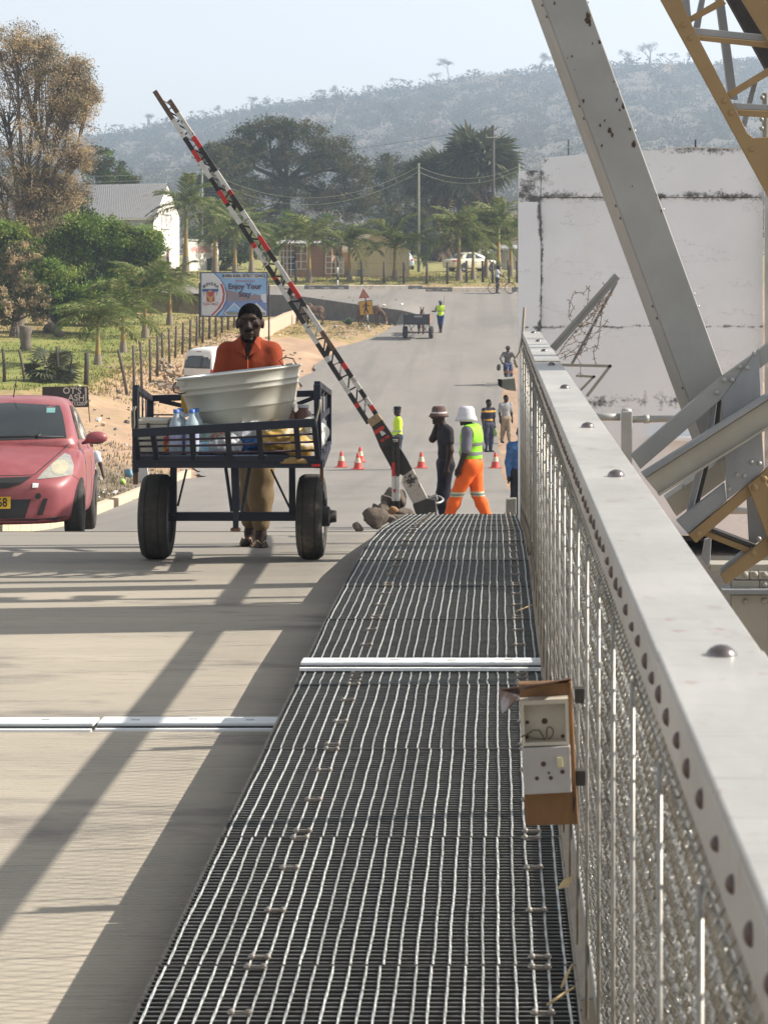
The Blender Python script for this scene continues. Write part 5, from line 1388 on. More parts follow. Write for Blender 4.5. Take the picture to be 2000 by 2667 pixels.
# the man behind the cart
YM = 16.55
m_orange = M('orange_polo', (.27, .05, .019), (.22, .04, .016), scale=12, spec=.15, rough=.85, bump=.15, bscale=25)
m_olive = M('olive_trousers', (.155, .105, .05), (.12, .08, .04), scale=8, rough=.9, bump=.3, bscale=14)
man = person('man in an orange polo shirt and brown trousers steering the loaded hand cart', (P(650, 0, YM).x, YM, float(zroad(YM)) + .012), 1.865, 0, res=.0095,
             pose=dict(shL=(-.088, 0, .79), shR=(.088, 0, .79), elL=(-.118, -.03, .645), elR=(.118, -.03, .645), wrL=(-.125, -.19, .575), wrR=(.125, -.19, .575), neck=(0, .0, .832), head=(.003, -.016, .902), anL=(-.004, .05, .040), knL=(.012, .015, .285), hiL=(-.025, 0, .515), anR=(.050, -.04, .040), knR=(.050, -.03, .285), toeL=(-.018, -.055, .012), toeR=(.062, -.14, .012)),
             hs=1.1, vneck=True, shirt=(([m_orange, C_('polo_navy_sleeve', (.03, .025, .035))]), lambda C: (np.abs(C[:, 0]) > .165).astype(int) * (C[:, 2] < 1.30)), sleeve=.85, trousers=m_olive, leg_to=.78, shoes=('sandal', C_('sandal_tan', (.30, .21, .13))), fat=1.0)
t = man['t']; H = 1.865 * 1.1
hc = man['J']['head']
for s in (-1, 1):
    MB().dome((hc[0] + s * .0175 * H, hc[1] - .0440 * H, hc[2] + .0065 * H), .0095, (0, -1, 0), h=.006, n=12).build('eye', m_eyew, t)
    MB().dome((hc[0] + s * .0175 * H, hc[1] - .0472 * H, hc[2] + .0065 * H), .0042, (0, -1, 0), h=.002, n=10).build('iris', m_hair, t)
b = Blob(.008); b.ell((hc[0], hc[1] - .0525 * H, hc[2] - .0295 * H), (.034, .009, .0065)); blob_obj('moustache', b, .005, m_hair, t)
b = Blob(.008); b.ell((hc[0], hc[1] - .038 * H, hc[2] - .066 * H), (.038, .036, .019)); blob_obj('beard', b, .006, m_hair, t)
# polo collar and placket
ne = man['J']['neck']
for s in (-1, 1):
    MB().add([(ne[0] + s * .012, ne[1] - .150, ne[2] - .115), (ne[0] + s * .095, ne[1] - .125, ne[2] - .075), (ne[0] + s * .092, ne[1] + .02, ne[2] + .015), (ne[0] + s * .066, ne[1] - .05, ne[2] + .03), (ne[0] + s * .05, ne[1] - .105, ne[2] - .012)],
             [(0, 1, 4), (1, 2, 3, 4)]).build('collar', m_orange, t).modifiers.new('t', 'SOLIDIFY').thickness = .006
MB().tube([(ne[0], ne[1] - .130, ne[2] - .12), (ne[0] + .002, ne[1] - .141, ne[2] - .24), (ne[0] + .002, ne[1] - .143, ne[2] - .34)], .004, 6).build('placket', C_('placket', (.5, .12, .04)), t)

# woman in high visibility clothes
m_vestG = M('vest_lime', (.25, .62, .02), (.20, .52, .02), scale=12, rough=.7, bump=.15, bscale=20)
m_refl = M('reflective_grey', (.20, .21, .20), (.17, .18, .17), rough=.4, metal=.3)
m_hiO = M('hi_vis_orange', (.75, .12, .008), (.66, .10, .008), scale=10, rough=.75, bump=.2, bscale=14)
m_reflY = M('reflective_lime_band', (.45, .50, .32), rough=.4)
def bands(*zs): return lambda C: sum(((C[:, 2] > a) & (C[:, 2] < b)).astype(int) for a, b in zs)
YWm = 30.0; Hw = 1.70
xw = P(1228, 0, YWm).x
wom = person('woman in a white bucket hat, lime vest and orange trousers', (xw, YWm, gz(xw, YWm)), Hw, R(-108), res=.013, fat=1.22, belly=.02,
             pose=dict(anL=(-.05, .14, .045), knL=(-.05, .03, .29), toeL=(-.05, .04, .012), anR=(.05, -.20, .045), knR=(.05, -.10, .295), toeR=(.05, -.30, .02), head=(0, -.045, .905), neck=(0, -.02, .83), elL=(-.14, .03, .645), wrL=(-.14, -.055, .50), elR=(.14, -.0, .645), wrR=(.14, -.06, .50)),
             shirt=C_('grey_tee', (.15, .145, .18)), sleeve=.95, vest=([m_vestG, m_refl], bands((.595 * Hw, .628 * Hw), (.672 * Hw, .702 * Hw))), trousers=([m_hiO, m_reflY, m_refl], lambda C: ((C[:, 2] > .262 * Hw) & (C[:, 2] < .302 * Hw)).astype(int) + ((C[:, 2] > .273 * Hw) & (C[:, 2] < .291 * Hw)).astype(int)),
             leg_to=.97, hat=('bucket', C_('white_hat', (.62, .62, .66)), 'big'), shoes=('shoe', m_black), jacket_len=.555)
# youth in black
m_trk = M('black_tracksuit', (.022, .02, .024), (.03, .028, .032), scale=8, rough=.8, bump=.15, bscale=16, spec=.12)
m_trkW = M('tracksuit_white', (.62, .64, .66), rough=.7)
YK = 30.8; Hk = 1.72; xk = P(1160, 0, YK).x
yk = person('youth in a black tracksuit and striped bucket hat holding a hand to the ear', (xk, YK, gz(xk, YK)), Hk, R(-78), res=.012,
            pose=dict(elL=(-.125, -.085, .715), wrL=(-.075, -.045, .875), elR=(.13, .015, .64), wrR=(.125, -.01, .50), head=(0, -.055, .918), neck=(0, -.02, .838), anL=(-.05, .03, .045), anR=(.05, -.02, .045), knL=(-.05, .0, .285), knR=(.05, -.035, .285)),
            shirt=([m_trk, m_trkW], lambda C: ((C[:, 0] < -.13) & (np.abs(C[:, 1] + .012) < .014) & (C[:, 2] < 1.36)).astype(int)), sleeve=.55, trousers=C_('navy_trousers', (.012, .013, .022), .7), leg_to=.95,
            hat=('bucket', C_('brown_hat', (.13, .085, .075)), 'band', C_('hat_stripe', (.6, .57, .55))), shoes=('shoe', m_black), jacket_len=.52)
MB().box(Vector((-.078 * Hk, -.012 * Hk, .90 * Hk)), (.012, .05, .09)).build('phone', C_('phone_red', (.35, .03, .02), .4), yk['t'])
# police officer
m_polY = M('police_yellow', (.58, .80, .03), (.50, .72, .03), scale=12, rough=.65, bump=.1)
YPo = 60.0; Hp = 1.74; xp = P(1036, 0, YPo).x
person('officer in a yellow reflective jacket and dark cap standing behind the barrier', (xp, YPo, gz(xp, YPo)), Hp, R(-80), res=.02, finger=False, shirt=([m_polY, M('jacket_silver', (.42, .46, .40), rough=.4)], bands((.605 * Hp, .628 * Hp))), sleeve=1.9,
       trousers=C_('police_trousers', (.035, .045, .075)), hat=('cap', C_('police_cap', (.015, .018, .035))), shoes=('shoe', m_black), hair=False, jacket_len=.53, fat=1.12, pose=dict(wrR=(.10, -.09, .56), wrL=(-.10, -.09, .56)))
# two men walking on the verge
YS = 71.0; xs_ = P(1272, 0, YS).x
person('man in a navy shirt with yellow hoops carrying a green bag', (xs_, YS, gz(xs_, YS)), 1.72, R(35), res=.02, finger=False, shirt=([C_('navy_shirt', (.02, .02, .035)), C_('yellow_hoop', (.50, .30, .05))], bands((1.30, 1.36), (1.02, 1.08))), sleeve=.8, trousers=C_('dark_jeans', (.05, .055, .085)), shoes=('shoe', m_black), head_yaw=.5, fat=1.05)
gb = sack('green_bag', 'pale green plastic bag hanging from the hand of the man in hoops', 'bag', (P(1290, 0, YS).x, YS - .05, gz(xs_, YS) + .62), (.07, .05, .15), M('bag_green', (.30, .42, .20), rough=.5, transl=.3), 12, amp=.008)
YG = 76.0; xg = P(1317, 0, YG).x
person('man in a grey T-shirt and khaki trousers walking on the sandy verge', (xg, YG, gz(xg, YG)), 1.70, R(20), res=.02, finger=False, shirt=C_('grey_shirt', (.30, .31, .32)), sleeve=.8, trousers=C_('khaki_trousers', (.30, .24, .17)), shoes=('shoe', m_black), head_yaw=.7,
       pose=dict(anL=(-.05, .10, .06), knL=(-.05, .02, .285), anR=(.05, -.10, .045), knR=(.05, -.05, .285)))
# person in blue half hidden by the railing mesh
YBl = 32.0; xb_ = P(1357, 0, YBl).x
person('person in a blue jacket mostly hidden behind the far end of the railing mesh', (xb_, YBl, gz(xb_, YBl)), 1.45, R(10), res=.016, shirt=M('blue_denim', (.03, .09, .24), (.06, .16, .36), scale=14, rough=.8), sleeve=1.92, trousers=C_('dark_trousers', (.03, .03, .04)), shoes=('shoe', m_black))
# figure behind the pink car
YC = 38.5; xc = P(234, 0, YC).x
person('child in a white short sleeved top half hidden behind the pink car', (xc, YC, gz(xc, YC)), 1.2, R(-10), res=.016, shirt=C_('white_top', (.62, .64, .70)), sleeve=.62, trousers=C_('grey_trousers', (.10, .10, .11)), shoes=('shoe', m_black), pose=dict(elR=(.165, -.01, .65), wrR=(.22, -.05, .50)))
# walker beside the donkey cart
YV = 117.0; xv = P(1147, 0, YV).x
vw = person('person in a lime vest and grey hat walking beside the donkey cart with a stick', (xv, YV, gz(xv, YV)), 1.72, R(180), res=.022, finger=False, face=False, shirt=C_('tan_shirt', (.35, .3, .24)), sleeve=.8, vest=([M('vest_yellow', (.52, .78, .03), (.45, .7, .03), rough=.7), m_refl], bands((1.12, 1.16))), trousers=C_('blue_shorts', (.03, .055, .17)), leg_to=.05,
            hat=('brim', C_('grey_hat', (.14, .15, .17))), hair=False, shoes=('shoe', m_black), pose=dict(elL=(-.11, -.06, .68), wrL=(-.08, -.09, .80), elR=(.16, -.05, .66), wrR=(.22, -.10, .66), anL=(-.03, .06, .05), anR=(.02, -.04, .05), knL=(-.03, 0, .285), knR=(.03, -.03, .285)))
st = MB().tube([(0, 0, 0), (.10, 0, .75)], .013, 6).build('stick', C_('stick_grey', (.16, .14, .12))); st.location = (xv + .12, YV + .12, gz(xv, YV) + 1.25); tag(st, 'thin wooden stick held over the shoulder of the donkey cart walker', 'stick')

# ------------------------------------------------------------------ bicycles
def bicycle(label, loc, rz, frame, lean=0):
    t = thing('bicycle', label, 'bicycle', loc, rz); t.rotation_euler = (0, lean, rz)
    q = Matrix.Rotation(R(90), 3, 'X')          # local y... wheel axis along local x: bike runs along local y
    qx = Matrix.Rotation(R(90), 3, 'Y')
    for y in (-.53, .53):
        ring = [(0, y + .33 * math.cos(a), .335 + .33 * math.sin(a)) for a in np.linspace(0, 2 * math.pi, 33)]
        w = MB().tube(ring, .02, 8, caps=False).build('wheel', m_black, t)
        sp = MB()
        for k in range(14):
            a = k * 2 * math.pi / 14; sp.bar((.02 * (-1) ** k, y, .335), (0, y + .31 * math.cos(a), .335 + .31 * math.sin(a)), .004, .004)
        sp.build('spokes', m_pipe, w)['kind'] = 'stuff'
        rg = [(0, y + .305 * math.cos(a), .335 + .305 * math.sin(a)) for a in np.linspace(0, 2 * math.pi, 33)]
        MB().tube(rg, .009, 6, caps=False).build('rim', m_pipe, w)
    f_ = MB()
    for a, b_ in (((0, .53, .335), (0, .10, .29)), ((0, .10, .29), (0, .18, .78)), ((0, .18, .72), (0, -.36, .76)), ((0, .10, .29), (0, -.38, .66)), ((0, .53, .335), (0, .17, .70)), ((0, -.35, .86), (0, -.40, .60))):
        f_.tube([a, b_], .017, 8)
    f_.build('frame', frame, t)
    fk = MB().tube([(.05, -.53, .335), (.05, -.42, .62), (0, -.40, .64)], .012, 6).tube([(-.05, -.53, .335), (-.05, -.42, .62), (0, -.40, .64)], .012, 6); fk.build('fork', frame, t)
    MB().tube([(-.30, -.28, .98), (-.16, -.36, .97), (0, -.36, .90), (.16, -.36, .97), (.30, -.28, .98)], .012, 8).build('handlebar', m_pipe, t)
    b = Blob(.02); b.cone((0, .26, .86), (0, .10, .865), .06, .03); blob_obj('saddle', b, .014, m_black, t)
    MB().tube([(0, .18, .78), (0, .19, .85)], .012, 6).build('seat_post', m_pipe, t)
    MB().lathe([(.09, -.01), (.09, .01)], 18, (.05, .10, .29), 0, qx).bar((.06, .10, .29), (.07, .02, .15), .015, .02).bar((-.06, .10, .29), (-.07, .18, .43), .015, .02).build('crank', m_pipe, t)
    return t
YCy = 96.0; xcy = P(1322, 0, YCy).x; zc_ = gz(xcy, YCy)
bicycle('bicycle ridden towards the camera along the sandy edge', (xcy, YCy, zc_), R(6), C_('bike_grey', (.25, .26, .27), .4))
person('cyclist in a wide hat, grey shirt and blue trousers riding towards the camera', (xcy, YCy + .18, zc_), 1.70, R(4), res=.02, finger=False, shirt=C_('cyclist_grey', (.15, .145, .15)), sleeve=1.6, trousers=([C_('cyclist_blue', (.03, .045, .13)), C_('cyclist_orange', (.45, .16, .06))], lambda C: ((C[:, 2] < .62) & (C[:, 2] > .50)).astype(int)), hat=('brim', C_('cyclist_hat', (.06, .055, .05))), hair=False, shoes=('shoe', m_black),
       pose=dict(pelvis=(0, .0, .56), chest=(0, -.05, .725), neck=(0, -.08, .845), head=(0, -.10, .925), shL=(-.11, -.07, .81), shR=(.11, -.07, .81), elL=(-.19, -.16, .68), elR=(.19, -.16, .68), wrL=(-.165, -.27, .585), wrR=(.165, -.27, .585), hiL=(-.05, 0, .545), hiR=(.05, 0, .545), knL=(-.075, -.22, .46), anL=(-.07, -.10, .25), knR=(.075, -.19, .36), anR=(.07, -.08, .13), toeL=(-.07, -.19, .22), toeR=(.07, -.17, .10)))
sack('shopping_bag', 'dark bag hanging on the left end of the cyclist handlebar', 'bag', (xcy - .40, YCy - .25, zc_ + .75), (.085, .06, .16), C_('bag_dark', (.10, .09, .08)), 15, amp=.006)
YB2 = 134.3; xb2 = P(1300, 0, YB2).x; zb2 = gz(xb2, YB2)
bicycle('silver and red bicycle standing at the painted kerb', (xb2 + .15, YB2 - .25, zb2), R(80), C_('bike_red', (.35, .20, .20), .4))
person('person in a white shirt bending over the bicycle at the painted kerb', (xb2 - .12, YB2 + .1, zb2), 1.74, R(95), res=.022, finger=False, face=False, shirt=C_('white_shirt', (.62, .63, .66)), sleeve=.7, trousers=C_('black_trousers', (.02, .02, .025)), shoes=('shoe', m_black), pose=dict(head=(0, -.05, .915), elL=(-.12, -.07, .67), wrL=(-.1, -.2, .60), elR=(.12, -.07, .67), wrR=(.1, -.2, .60)))

# ------------------------------------------------------------------ traffic cones
m_cone = M('cone_red', (.62, .07, .045), (.52, .055, .04), scale=10, rough=.5, transl=.1)
m_coneW = M('cone_band', (.62, .52, .38), (.5, .42, .3), scale=20, rough=.5)
def cone(label, u, v, Y):
    x = P(u, 0, Y).x
    t = thing('traffic_cone', label, 'traffic cone', (x, Y, gz(x, Y) + .006), 0, 'traffic cones across the road')
    k = .95
    MB().box((0, 0, .012), (.36 * k, .36 * k, .024)).build('base', m_cone, t, bevel=.006)
    MB().lathe([(.135 * k, .02), (.128 * k, .03), (.097 * k, .185)], 24).build('cone_body', m_cone, t)
    MB().lathe([(.097 * k, .185), (.062 * k, .32)], 24).build('white_band', m_coneW, t)
    MB().lathe([(.062 * k, .32), (.034 * k, .43), (.026 * k, .445), (.001, .445)], 24).build('cone_tip', m_cone, t)
cone('traffic cone nearest the cart, alone on its left', 889, 1220, 61.5); cone('front one of the two overlapping traffic cones left of the barrier post', 932, 1224, 60.3); cone('rear one of the two overlapping traffic cones left of the barrier post', 938, 1214, 64.5)
cone('traffic cone between the barrier and the youth in black', 1097, 1221, 61.0); cone('traffic cone partly hidden behind the woman in orange trousers', 1290, 1221, 61.0)
# ------------------------------------------------------------------ vehicles
from mathutils.bvhtree import BVHTree
m_glass = M('car_glass', (.018, .024, .026), (.03, .036, .038), scale=2, rough=.08, spec=.6)
m_plast = M('black_plastic', (.02, .02, .022), rough=.55)
def car_body(t, paint, st, cab, res=2):
    """st: stations (y, zb, half width, z shoulder, z centre); cab: (y, half width at belt, half width top, z belt, z top)"""
    def loft(rings, name):
        n = len(rings[0]); V = [p for r in rings for p in r]
        Fq = [(i * n + k, i * n + k + 1, (i + 1) * n + k + 1, (i + 1) * n + k) for i in range(len(rings) - 1) for k in range(n - 1)]
        mb = MB(); mb.add(V, Fq, 0, True)
        mb.f.append(list(range(n))); mb.m.append(0); mb.sm.append(True)
        mb.f.append([(len(rings) - 1) * n + k for k in range(n)][::-1]); mb.m.append(0); mb.sm.append(True)
        o = mb.build(name, paint, t)
        md = o.modifiers.new('sub', 'SUBSURF'); md.levels = res; md.render_levels = res
        return o
    rings = []
    for (y, zb_, w, zs_, zc, bow) in st:
        half = [(0, zb_), (w * .86, zb_), (w * .97, zb_ + .06), (w, zb_ + (zs_ - zb_) * .45), (w * .985, zs_ - .05), (w * .93, zs_ + .005), (w * .62, (zs_ + zc * 2) / 3 + .0), (0, zc)]
        full = [(-x, z) for x, z in half[::-1]][:-1] + half
        rings.append([(x, y + bow * (abs(x) / .84) ** 2, z) for x, z in full])
    lo = loft(rings, 'body')
    rings = []
    for (y, wb, wt, zbl, zt) in cab:
        half = [(wb, zbl - .06), (wb * .985, zbl + .02), (wt + (wb - wt) * .12, zt - (zt - zbl) * .16), (wt * .9, zt - .012), (wt * .45, zt + .008), (0, zt + .012)]
        full = half + [(-x, z) for x, z in half[::-1]][1:]
        rings.append([(x, y, z) for x, z in full])
    up = loft(rings, 'cabin')
    bpy.context.view_layer.update()
    dg = bpy.context.evaluated_depsgraph_get()
    trees = []
    for o in (lo, up):
        ev = o.evaluated_get(dg); me = ev.to_mesh()
        trees.append(BVHTree.FromPolygons([v.co.copy() for v in me.vertices], [tuple(p.vertices) for p in me.polygons])); ev.to_mesh_clear()
    return lo, up, trees
def decal(name, poly, axis, trees, mat, parent, off=.006, rings=4, shift=None, edge=3):
    """poly in (a, b): axis 'f': a=x, b=z looking along +y; 'r': a=x,b=z looking along -y; 's': a=y, b=z looking along -x (from the right)"""
    P2 = []
    for i in range(len(poly)):
        a, b = Vector(poly[i]), Vector(poly[(i + 1) % len(poly)])
        for k in range(edge): P2.append(a.lerp(b, k / edge))
    c = sum(P2, Vector((0, 0))) / len(P2)
    V = []
    def proj(p):
        if axis == 'f': o, d = Vector((p.x, -4, p.y)), Vector((0, 1, 0))
        elif axis == 'r': o, d = Vector((p.x, 9, p.y)), Vector((0, -1, 0))
        elif axis == 's': o, d = Vector((3, p.x, p.y)), Vector((-1, 0, 0))
        else: o, d = Vector((-3, p.x, p.y)), Vector((1, 0, 0))
        best = None
        for tr in trees:
            h_ = tr.ray_cast(o, d)
            if h_[0] is not None and (best is None or h_[3] < best[1]): best = (h_[0], h_[3])
        if best is None: return None
        return best[0] - d * off
    last = None
    for r in range(rings, 0, -1):
        for p in P2:
            q = proj(c.lerp(p, r / rings)); 
            if q is None: q = last if last is not None else Vector((0, 0, 0))
            last = q; V.append(q)
    V.append(proj(c) or last)
    n = len(P2); fs = [(r * n + k, r * n + (k + 1) % n, (r + 1) * n + (k + 1) % n, (r + 1) * n + k) for r in range(rings - 1) for k in range(n)]
    fs += [((rings - 1) * n + k, (rings - 1) * n + (k + 1) % n, rings * n) for k in range(n)]
    o = MB().add(V, fs, 0, True).build(name, mat, parent)
    return o

m_pink = M('faded_red_paint', (.27, .07, .078), (.24, .062, .07), scale=1.5, rough=.42, metal=.1, coat=.2, c3=(.37, .14, .135), s3=1.2, t3=.5, w3=.25)
YCar = 22.2; xcar = -5.01
car = thing('parked_car', 'faded pinkish red hatchback coming onto the bridge at the left edge', 'car', (xcar, YCar - .3, landz(xcar, YCar + .6) + .008), R(7.5))
car.rotation_euler = (R(-4.5), 0, R(7.5))
st = [(.02, .21, .50, .50, .60, .10), (.05, .18, .66, .56, .66, .12), (.16, .165, .78, .66, .74, .16), (.42, .17, .825, .80, .87, .14), (.75, .18, .838, .88, .95, .07), (1.05, .19, .84, .93, 1.01, .03), (1.6, .19, .84, .95, 1.0, 0), (2.6, .19, .84, .96, 1.0, 0), (3.3, .2, .835, .97, 1.0, 0), (3.65, .25, .80, .96, 1.0, -.05), (3.82, .3, .72, .9, .95, -.08)]
cab = [(.92, .76, .70, .95, 1.0), (1.12, .77, .69, .96, 1.13), (1.42, .785, .66, .97, 1.31), (1.72, .79, .625, .97, 1.455), (2.05, .79, .605, .98, 1.51), (2.6, .79, .60, .98, 1.525), (3.1, .785, .59, .98, 1.49), (3.5, .76, .57, .98, 1.33), (3.76, .72, .56, .98, 1.04)]
lo, up, TR = car_body(car, m_pink, st, cab)
m_hl = M('headlamp_cream', (.25, .245, .225), (.36, .345, .29), scale=12, rough=.12, coat=.6, spec=.6)
for s in (1, -1):
    hp = [(s * x, z) for x, z in ((.40, .625), (.46, .70), (.55, .80), (.64, .885), (.70, .86), (.75, .76), (.745, .665), (.60, .64))]
    hl = decal('headlight', hp, 'f', TR, m_hl, car, .008)
    lens = [(s * (.615 + .085 * math.cos(a)), .745 + .075 * math.sin(a)) for a in np.linspace(0, 2 * math.pi, 12, endpoint=False)]
    decal('lamp_reflector', lens, 'f', TR, M('lamp_bright', (.46, .42, .29), (.36, .34, .26), scale=20, rough=.12, spec=.7), hl, .011)
    decal('bumper_slit', [(s * x, z) for x, z in ((.47, .43), (.515, .43), (.465, .265), (.41, .265))], 'f', TR, m_plast, car, .006)
    decal('fog_lamp_recess', [(s * (.42 + .03 * math.cos(a)), .456 + .03 * math.sin(a)) for a in np.linspace(0, 2 * math.pi, 10, endpoint=False)], 'f', TR, m_plast, car, .006)
for s in (1, -1):
    for q_ in ([(.37, .672), (.50, .80), (.62, .925), (.66, .985), (.667, .98), (.627, .918), (.507, .793), (.377, .666)], [(.745, .662), (.815, .60), (.815, .593), (.745, .655)], [(.0, .668), (.37, .672), (.37, .665), (.0, .661)], [(.0, .225), (.60, .215), (.76, .26), (.76, .25), (.60, .205), (.0, .215)]): decal('panel_seam', [(s * x, z) for x, z in q_], 'f', TR, m_plast, car, .003)
g_ = decal('grille', [(-.36, .655), (0, .645), (.36, .655), (.26, .585), (.12, .54), (0, .53), (-.12, .54), (-.26, .585)], 'f', TR, m_plast, car, .007, edge=5)
gm = MB()
for i in range(26): gm.box((-.27 + i * .0216, -.02, .605 - .02 * abs(i - 13) / 13 * 0), (.011, .01, .016), (0, R(25), 0))
gm.build('grille_mesh', m_rim, g_)['kind'] = 'stuff'
decal('lower_intake', [(-.35, .425), (.35, .425), (.29, .235), (-.29, .235)], 'f', TR, m_plast, car, .006, edge=6)
pl = decal('number_plate', [(-.16, .335), (.15, .335), (.152, .455), (-.16, .455)], 'f', TR, M('plate_yellow', (.68, .42, .02), rough=.4), car, .022)
pv = [v.co for v in pl.data.vertices]; py = min(v.y for v in pv) - .004
text_mesh('plate_text', '468', .125, m_black, pl, (.045, py, .393), sx=.8, bold=.002)
decal('white_sticker', [(.363, .54), (.42, .543), (.424, .585), (.366, .588)], 'f', TR, m_white, car, .008)
ws = decal('windscreen', [(-.64, 1.04), (0, 1.025), (.64, 1.04), (.615, 1.15), (.57, 1.30), (.525, 1.395), (0, 1.43), (-.525, 1.395), (-.57, 1.30), (-.615, 1.15)], 'f', TR, m_glass, car, .007, edge=4, rings=6)
decal('permit_sticker', [(.40, 1.315), (.49, 1.315), (.485, 1.37), (.395, 1.37)], 'f', TR, M('permit_teal', (.16, .34, .32), rough=.4), ws, .012)
wp = MB().tube([(-.55, .90, 1.045), (.25, .87, 1.06), (.62, .93, 1.05)], .012, 6).tube([(.33, .86, 1.05), (.38, .89, 1.075)], .02, 6); wp.build('wiper', m_plast, car)
MB().tube([(.02, 1.80, 1.49), (.06, 1.76, 1.72)], .006, 6).build('aerial', m_plast, car)
m_glass2 = M('side_glass', (.05, .06, .06), (.03, .035, .04), rough=.06, spec=.7)
for ax in ('s', 'l'):
    decal('side_window', [(1.30, 1.03), (2.28, 1.03), (2.28, 1.39), (1.86, 1.40), (1.55, 1.26)], ax, TR, m_glass2, car, .006)
    decal('side_window', [(2.36, 1.03), (3.2, 1.05), (3.12, 1.34), (2.36, 1.39)], ax, TR, m_glass2, car, .006)
    for y in (.62, 3.05): decal('wheel_arch', [(y + .335 * math.cos(a), .30 + .335 * math.sin(a)) for a in np.linspace(-.25, math.pi + .25, 14)], ax, TR[:1], m_plast, car, .004)
    decal('door_seam', [(1.22, .35), (1.235, .35), (1.22, 1.0), (1.205, 1.0)], ax, TR, m_plast, car, .003); decal('door_seam', [(2.30, .35), (2.315, .35), (2.315, 1.0), (2.30, 1.0)], ax, TR, m_plast, car, .003)
for sx in (1, -1):
    b = Blob(.03); b.ell((sx * .945, 1.13, 1.04), (.115, .06, .068)); b.cone((sx * .80, 1.16, .985), (sx * .89, 1.14, 1.02), .018, .03)
    mo = blob_obj('wing_mirror', b, .012, [m_pink, m_plast], car, matfn=lambda C: (C[:, 2] < .99).astype(int))
    for y in (.62, 3.05):
        wh = bpy.data.objects.new('wheel', None); link(wh, car)
        wheel('wheel', (sx * .752, y, .295), .295, .185, wh, (0, 0, 0), m_tyre)

m_vanW = M('van_white', (.72, .71, .68), (.66, .65, .62), scale=1, rough=.35, coat=.3, c3=(.58, .52, .45), s3=1.5, t3=.58, w3=.2)
def simple_vehicle(name, label, cat, loc, rz, paint, st, cab, decals, wheels, wr=.31, hw=.74):
    t = thing(name, label, cat, loc, rz)
    lo, up, tr = car_body(t, paint, st, cab)
    for (nm, poly, ax, m, of) in decals: decal(nm, poly, ax, tr, m, t, of)
    for sx in (1, -1):
        for y in wheels:
            wh = bpy.data.objects.new('wheel', None); link(wh, t)
            wheel('wheel', (sx * hw, y, wr), wr, .19, wh, (0, 0, 0), m_tyre)
    return t
# minibus: rear end towards the camera (front at +y)
YV_ = 83.0; xv_ = P(512, 0, YV_).x
m_tail = M('tail_lamp', (.40, .02, .02), rough=.3)
arch_ = lambda y, r=.36: [(y + r * math.cos(a), .31 + r * math.sin(a)) for a in np.linspace(-.2, math.pi + .2, 12)]
simple_vehicle('minibus', 'white minibus parked on the dirt behind the cart', 'minibus', (xv_, YV_, P(512, 1040, YV_).z), R(-36), m_vanW,
    [(.0, .3, .76, .8, .9, .03), (.06, .25, .83, .9, 1.0, .02), (1.5, .22, .845, 1.0, 1.06, 0), (3.4, .22, .845, 1.0, 1.06, 0), (4.3, .25, .82, .95, 1.02, -.06), (4.75, .3, .72, .72, .8, -.12)],
    [(.0, .75, .55, .95, 1.12), (.05, .80, .66, 1.0, 1.72), (.22, .83, .70, 1.0, 1.92), (.7, .835, .71, 1.0, 1.98), (2.5, .835, .71, 1.0, 1.98), (3.3, .83, .70, 1.0, 1.9), (4.0, .80, .66, 1.0, 1.4), (4.5, .74, .6, .95, 1.02)],
    [('rear_window', [(-.68, 1.18), (.68, 1.18), (.66, 1.66), (-.66, 1.66)], 'f', m_glass, .012), ('tail_light', [(-.80, .85), (-.70, .85), (-.70, 1.15), (-.79, 1.15)], 'f', m_tail, .014), ('tail_light', [(.80, .85), (.70, .85), (.70, 1.15), (.79, 1.15)], 'f', m_tail, .014), ('brake_light', [(-.12, 1.80), (.12, 1.80), (.12, 1.825), (-.12, 1.825)], 'f', m_tail, .012),
     ('bumper', [(-.78, .36), (.78, .36), (.78, .5), (-.78, .5)], 'f', m_plast, .03), ('side_window', [(.25, 1.15), (1.6, 1.15), (1.6, 1.66), (.3, 1.66)], 's', m_glass, .012), ('side_window', [(1.7, 1.15), (3.1, 1.15), (3.0, 1.66), (1.7, 1.66)], 's', m_glass, .012), ('wheel_arch', arch_(.9), 's', m_plast, .006), ('wheel_arch', arch_(3.7), 's', m_plast, .006)],
    (.9, 3.7))
# sedans on the far lawn
st_s = [(.0, .34, .68, .68, .82, .06), (.08, .27, .80, .82, .92, .05), (.6, .22, .845, .90, .95, .02), (1.2, .2, .85, .92, .97, 0), (3.0, .2, .85, .90, .94, 0), (3.9, .22, .84, .82, .88, -.03), (4.35, .26, .78, .66, .74, -.12), (4.45, .3, .66, .56, .62, -.14)]
cab_s = [(.72, .74, .66, .90, .96), (1.0, .75, .60, .91, 1.22), (1.35, .76, .585, .91, 1.40), (2.0, .765, .585, .91, 1.43), (2.5, .765, .585, .91, 1.39), (2.95, .76, .60, .90, 1.18), (3.35, .74, .62, .88, .93)]
dec_s = [('rear_window', [(-.58, .99), (.58, .99), (.50, 1.33), (-.50, 1.33)], 'f', m_glass, .012), ('tail_light', [(-.80, .70), (-.56, .70), (-.56, .84), (-.78, .84)], 'f', m_tail, .014), ('tail_light', [(.80, .70), (.56, .70), (.56, .84), (.78, .84)], 'f', m_tail, .014), ('number_plate', [(-.2, .6), (.2, .6), (.2, .7), (-.2, .7)], 'f', M('plate_yellow', (.68, .42, .02)), .014),
         ('side_window', [(1.1, .97), (1.95, .97), (1.95, 1.33), (1.38, 1.33)], 's', m_glass, .012), ('side_window', [(2.03, .97), (2.95, .96), (2.55, 1.30), (2.03, 1.33)], 's', m_glass, .012), ('wheel_arch', arch_(.95, .35), 's', m_plast, .006), ('wheel_arch', arch_(3.55, .35), 's', m_plast, .006)]
Yq = 160.0
